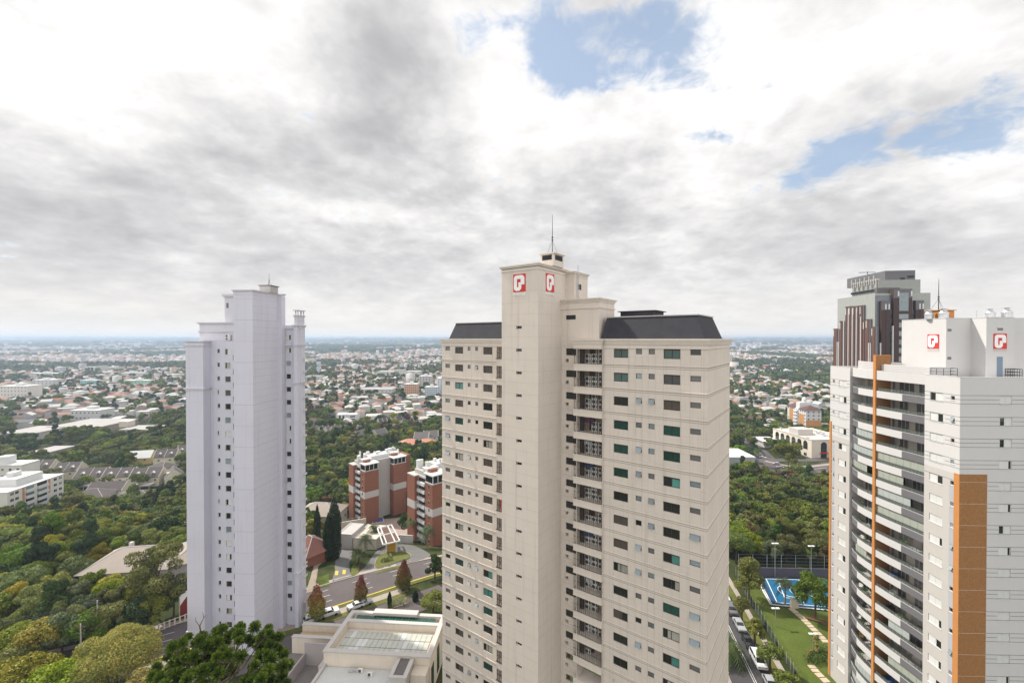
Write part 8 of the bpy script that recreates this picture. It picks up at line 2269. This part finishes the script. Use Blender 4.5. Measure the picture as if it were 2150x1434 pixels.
for (pa_, pb_) in ((-60, 500), (570, 1030), (1430, 1810)):
    y = 345.0
    while y < 1500:
        xa, xb = (pa_ - CX) / F * y, (pb_ - CX) / F * y; x = xa + g.random() * 15
        sp = 17
        while x < xb:
            xx, yy = x + g.uniform(-3, 3), y + g.uniform(-3, 3)
            if urban(xx, yy) > thr(yy) - .02 and g.random() < .93 and not excluded(xx, yy, 3): HOUSES.append((xx, yy, g.randrange(24), g.choice([0, 90, 8, 98]) + g.uniform(-6, 6) + 30 * float(vnoise(xx / 300, yy / 300))))
            x += sp
        y += 19 if y < 800 else 24
HOUSES.sort(key=lambda t: t[1])
def zone(px): return 'left of the lilac tower' if px < 480 else 'between the lilac and beige towers' if px < 1000 else 'between the beige and white towers'
ORD = ['first', 'second', 'third', 'fourth', 'fifth', 'sixth', 'seventh', 'eighth', 'ninth', 'tenth', 'eleventh', 'twelfth']
def rank(items, per=12):
    """items: (index, px, y): gives each a unique (row, place) inside its zone"""
    out = {}; zs = {}
    for it in items: zs.setdefault(zone(it[1]), []).append(it)
    for z, L in zs.items():
        L.sort(key=lambda t: t[2]); per_ = per
        for r in range(0, len(L), per_):
            row = sorted(L[r:r + per_], key=lambda t: t[1])
            for k, it in enumerate(row): out[it[0]] = (z, r // per_ + 1, ORD[k])
    return out
nI = 285
vis = [i for i, h in enumerate(HOUSES) if -20 < to_px((h[0], h[1], -15))[0] < 2160 and in_gap(to_px((h[0], h[1], -15))[0])][:nI]
rk = rank([(i, to_px((HOUSES[i][0], HOUSES[i][1], -15))[0], HOUSES[i][1]) for i in vis])
visset = set(vis)
for i in vis:
    x, y, k, rz = HOUSES[i]; wm, rm, kind, wi, ri, two = HP[k]; z, r, o = rk[i]
    t = thing('house', f"{'tall' if two else 'low'} {WW_[wi]} house, {RW_[ri]} {kind} roof, {o} in row {r}, {z}", 'house', (x, y, tz(x, y)), R(rz), 'distant town houses')
    for nm, me in (('wall', wm), ('roof', rm)): ob = bpy.data.objects.new(nm, me); COL.objects.link(ob); ob.parent = t
# everything farther: one mass of rooftops
def mass_houses():
    g = np.random.default_rng(3); V, Fc, Mi = [], [], []
    rest = [h for i, h in enumerate(HOUSES) if i not in visset]
    X = [h[0] for h in rest]; Y = [h[1] for h in rest]; S = [1.0] * len(rest)
    for (pa_, pb_) in ((-60, 500), (570, 1030), (1430, 1810)):
        fr_ = (pb_ - pa_) / 2150 * 2
        for (ya, yb, n, s) in ((1500, 2600, int(5200 * fr_), 1.15), (2600, 4500, int(6500 * fr_), 1.6), (4500, 8000, int(5200 * fr_), 2.4), (8000, 15000, int(1800 * fr_), 3.4)):
            yy = np.sqrt(g.random(n * 2) * (yb ** 2 - ya ** 2) + ya ** 2); xx = ((pa_ + (pb_ - pa_) * g.random(n * 2)) - CX) / F * yy
            k = urban(xx / 1.6, yy / 1.6) > thr(yy) + .02
            xx, yy = xx[k][:n], yy[k][:n]; X += list(xx); Y += list(yy); S += [s] * len(xx)
    X, Y, S = np.array(X), np.array(Y), np.array(S); n = len(X); Z = terr(X, Y)
    w = g.uniform(10, 17, n) * S; d = g.uniform(7, 10, n) * S; h = g.choice([3.2, 6.0, 3.4], n) * np.minimum(S, 1.5); rh = g.uniform(1.2, 2.6, n) * np.minimum(S, 1.4)
    big = g.random(n) < .05; w = np.where(big, w * 2.6, w); d = np.where(big, d * 1.8, d); rh = np.where(big, .4, rh)
    tall = g.random(n) < .035; h = np.where(tall, h * 3.0, h)
    a = g.uniform(-.2, .3, n) + (g.random(n) < .5) * 1.57; c, s = np.cos(a), np.sin(a)
    loc = np.array([(-1, -1, 0), (1, -1, 0), (1, 1, 0), (-1, 1, 0), (-1, -1, 1), (1, -1, 1), (1, 1, 1), (-1, 1, 1), (-.35, 0, 2), (.35, 0, 2)], float)
    lx = loc[:, 0][None] * w[:, None] / 2; ly = loc[:, 1][None] * d[:, None] / 2
    lz = np.where(loc[:, 2] == 0, -4, 0)[None] + np.where(loc[:, 2] >= 1, 1, 0)[None] * h[:, None] + np.where(loc[:, 2] == 2, 1, 0)[None] * rh[:, None]
    VX = X[:, None] + lx * c[:, None] - ly * s[:, None]; VY = Y[:, None] + lx * s[:, None] + ly * c[:, None]; VZ = Z[:, None] + lz
    vs = np.stack([VX, VY, VZ], -1).reshape(-1, 3)
    quads = np.array([(0, 1, 5, 4), (1, 2, 6, 5), (2, 3, 7, 6), (3, 0, 4, 7), (4, 5, 9, 8), (6, 7, 8, 9)]); tris = np.array([(5, 6, 9), (7, 4, 8)])
    base = np.arange(n)[:, None] * 10
    L, st, tot, mi = [], [], [], []
    wm = g.choice([0, 0, 1, 2], n); rm = 3 + g.choice([0, 1, 2, 3, 3, 4, 0, 4, 3], n)
    qi = (base[:, :, None] + quads[None]).reshape(-1); ti = (base[:, :, None] + tris[None]).reshape(-1)
    loops = np.concatenate([qi, ti]).astype(np.int32); nq, nt = n * 6, n * 2
    starts = np.concatenate([np.arange(nq) * 4, nq * 4 + np.arange(nt) * 3]).astype(np.int32); totals = np.concatenate([np.full(nq, 4), np.full(nt, 3)]).astype(np.int32)
    mq = np.repeat(wm[:, None], 6, 1); mq[:, 4:] = rm[:, None]; mm = np.concatenate([mq.ravel(), np.repeat(rm, 2)]).astype(np.int32)
    me = bpy.data.meshes.new('distant_rooftops'); me.vertices.add(len(vs)); me.vertices.foreach_set('co', vs.ravel()); me.loops.add(len(loops)); me.loops.foreach_set('vertex_index', loops)
    me.polygons.add(nq + nt); me.polygons.foreach_set('loop_start', starts); me.polygons.foreach_set('loop_total', totals); me.polygons.foreach_set('material_index', mm)
    for q in WALLS + ROOFS: me.materials.append(q)
    me.update(); o = bpy.data.objects.new('distant_rooftops', me); COL.objects.link(o); tag(o, 'mass of small white and terracotta houses spreading to the horizon', None, None, 'stuff')
mass_houses()
# car park dots beside the trees
gp = random.Random(8); k = 0
seen_lab = {}
for i in range(46):
    px, py = gp.uniform(662, 752), gp.uniform(807, 819); c = gp.choice(['white', 'white', 'silver', 'grey', 'black', 'white'])
    p = G(px, py); body = CARP.get(('hatch', c)) 
    t = thing('parked_car', 'small car in the crowded far car park beside the lilac tower', 'car', p + Vector((0, 0, .1)), gp.choice([.2, 1.77]), 'cars in the far car park')
    src = [q for q in kids(body) if q.name.startswith('body')][0] if body else None
    if src is None: body = car_proto('parked_car', PC[c], 'hatch'); CARP[('hatch', c)] = body; src = [q for q in kids(body) if q.name.startswith('body')][0]; body['label'] = t['label']; body['group'] = t['group']; body.location = p + Vector((5, 3, .1))
    link_copy(src, t)
# trees: the 290 that look largest stand alone, the rest is one wood
info = []
for i, (x, y, k, s, rz) in enumerate(TREES):
    px, py = to_px((x, y, tz(x, y) + 8)); h_ = PROTO[k][5] * s / y
    info.append((-(h_ if -15 < px < 2165 and in_gap(px) and py < 1480 else h_ * .001), i, px))
info.sort(); near = info[:288]; rk = rank([(i, px, TREES[i][1]) for _, i, px in near])
nearset = {i for _, i, _ in near}
for _, i, px in near:
    x, y, k, s, rz = TREES[i]; c, cn, cm, cf, tm, r, h = PROTO[k]; z, row, o = rk[i]
    t = thing('broadleaf_tree', f"{'large' if s > .85 else 'smaller'} {WORD[c]} woodland tree, {o} across row {row} back, {z}", 'tree', (x, y, tz(x, y) - .1), rz, 'woodland trees')
    t.scale = (s, s, s * random.uniform(.9, 1.12))
    for nm, me in (('trunk', tm), ('crown', cn if y < 140 else cm)): ob = bpy.data.objects.new(nm, me); COL.objects.link(ob); ob.parent = t
def forest():
    pts, sc_, ro, ix = [], [], [], []
    names = []; protos = []
    for j, P_ in enumerate(PROTO): protos.append(P_[2])
    for j, P_ in enumerate(PROTO): protos.append(P_[3])
    for q in FARC: protos.append(q)
    nP = len(PROTO)
    for i, (x, y, k, s, rz) in enumerate(TREES):
        if i in nearset: continue
        pts.append((x, y, tz(x, y) - .1)); sc_.append(s); ro.append(rz); ix.append(k + (0 if y < 420 else nP))
    g = np.random.default_rng(21)
    for (pa_, pb_) in ((-60, 500), (570, 1030), (1430, 1810)):
        fr_ = (pb_ - pa_) / 1000
        for (ya, yb, n, s) in ((900, 1500, int(5200 * fr_), 0), (1500, 2600, int(3600 * fr_), 1.0), (2600, 4500, int(3400 * fr_), 1.9), (4500, 9000, int(2600 * fr_), 3.2), (9000, 16000, int(1500 * fr_), 5.0)):
            yy = np.sqrt(g.random(n * 2) * (yb ** 2 - ya ** 2) + ya ** 2); xx = ((pa_ + (pb_ - pa_) * g.random(n * 2)) - CX) / F * yy
            if s == 0: k = (urban(xx, yy) < thr(yy)) | (g.random(n * 2) < .13)
            else: k = (urban(xx / 1.6, yy / 1.6) < thr(yy) + .02) | (g.random(n * 2) < .10)
            xx, yy = xx[k][:n], yy[k][:n]; zz = terr(xx, yy)
            for a, b, c in zip(xx, yy, zz):
                pts.append((a, b, c - .5)); ro.append(float(g.uniform(0, 6.28)))
                if s == 0: sc_.append(float(g.uniform(.8, 1.25))); ix.append(int(g.choice([2, 7, 8, 2, 9, 3, 7])) + nP)
                else: sc_.append(s * float(g.uniform(.6, 1.15))); ix.append(2 * nP + int(g.integers(0, 4)))
    me = bpy.data.meshes.new('forest'); me.vertices.add(len(pts)); me.vertices.foreach_set('co', np.array(pts, float).ravel())
    for nm, ty, vals in (('scl', 'FLOAT', sc_), ('rot', 'FLOAT', ro), ('idx', 'INT', ix)):
        at = me.attributes.new(nm, ty, 'POINT'); at.data.foreach_set('value', np.array(vals, float if ty == 'FLOAT' else np.int32))
    o = bpy.data.objects.new('forest', me); COL.objects.link(o); tag(o, 'woods and far treetops covering the ground between the houses', None, None, 'stuff')
    pc = bpy.data.collections.new('crown_forms')
    objs = []
    for j, q in enumerate(protos): ob = bpy.data.objects.new('crown_form_%02d' % j, q); pc.objects.link(ob)
    ng = bpy.data.node_groups.new('scatter_crowns', 'GeometryNodeTree'); ng.interface.new_socket('Geometry', in_out='INPUT', socket_type='NodeSocketGeometry'); ng.interface.new_socket('Geometry', in_out='OUTPUT', socket_type='NodeSocketGeometry')
    N = ng.nodes; L = ng.links; gi = N.new('NodeGroupInput'); go = N.new('NodeGroupOutput'); ip = N.new('GeometryNodeInstanceOnPoints'); ci = N.new('GeometryNodeCollectionInfo'); mp = N.new('GeometryNodeMeshToPoints')
    ci.inputs['Collection'].default_value = pc; ci.inputs['Separate Children'].default_value = True; ci.inputs['Reset Children'].default_value = True
    def attr(nm, ty): a = N.new('GeometryNodeInputNamedAttribute'); a.data_type = ty; a.inputs[0].default_value = nm; return [q for q in a.outputs if q.enabled][0]
    L.new(gi.outputs[0], mp.inputs[0]); L.new(mp.outputs[0], ip.inputs['Points']); L.new(ci.outputs[0], ip.inputs['Instance']); ip.inputs['Pick Instance'].default_value = True
    L.new(attr('idx', 'INT'), ip.inputs['Instance Index']); cx_ = N.new('ShaderNodeCombineXYZ'); L.new(attr('rot', 'FLOAT'), cx_.inputs[2]); L.new(cx_.outputs[0], ip.inputs['Rotation']); L.new(attr('scl', 'FLOAT'), ip.inputs['Scale'])
    L.new(ip.outputs[0], go.inputs[0]); md = o.modifiers.new('scatter', 'NODES'); md.node_group = ng
    print('forest points', len(pts), 'trees', len(TREES), 'houses', len(HOUSES))
forest()
# ================================================================== air
def haze():
    mb = MB(); mb.box(-26000, 26000, -320, 34500, -60, 104)
    m = bpy.data.materials.new('haze'); m.use_nodes = True; n = m.node_tree.nodes; n.clear()
    out = n.new('ShaderNodeOutputMaterial'); v = n.new('ShaderNodeVolumePrincipled'); v.inputs['Color'].default_value = (0.64, 0.79, 1.0, 1); v.inputs['Density'].default_value = 0.00017; v.inputs['Anisotropy'].default_value = 0.2
    m.node_tree.links.new(v.outputs[0], out.inputs['Volume'])
    o = mb.build('haze', m); o['kind'] = 'stuff'; o['label'] = 'thin blue haze over the far city'
haze()
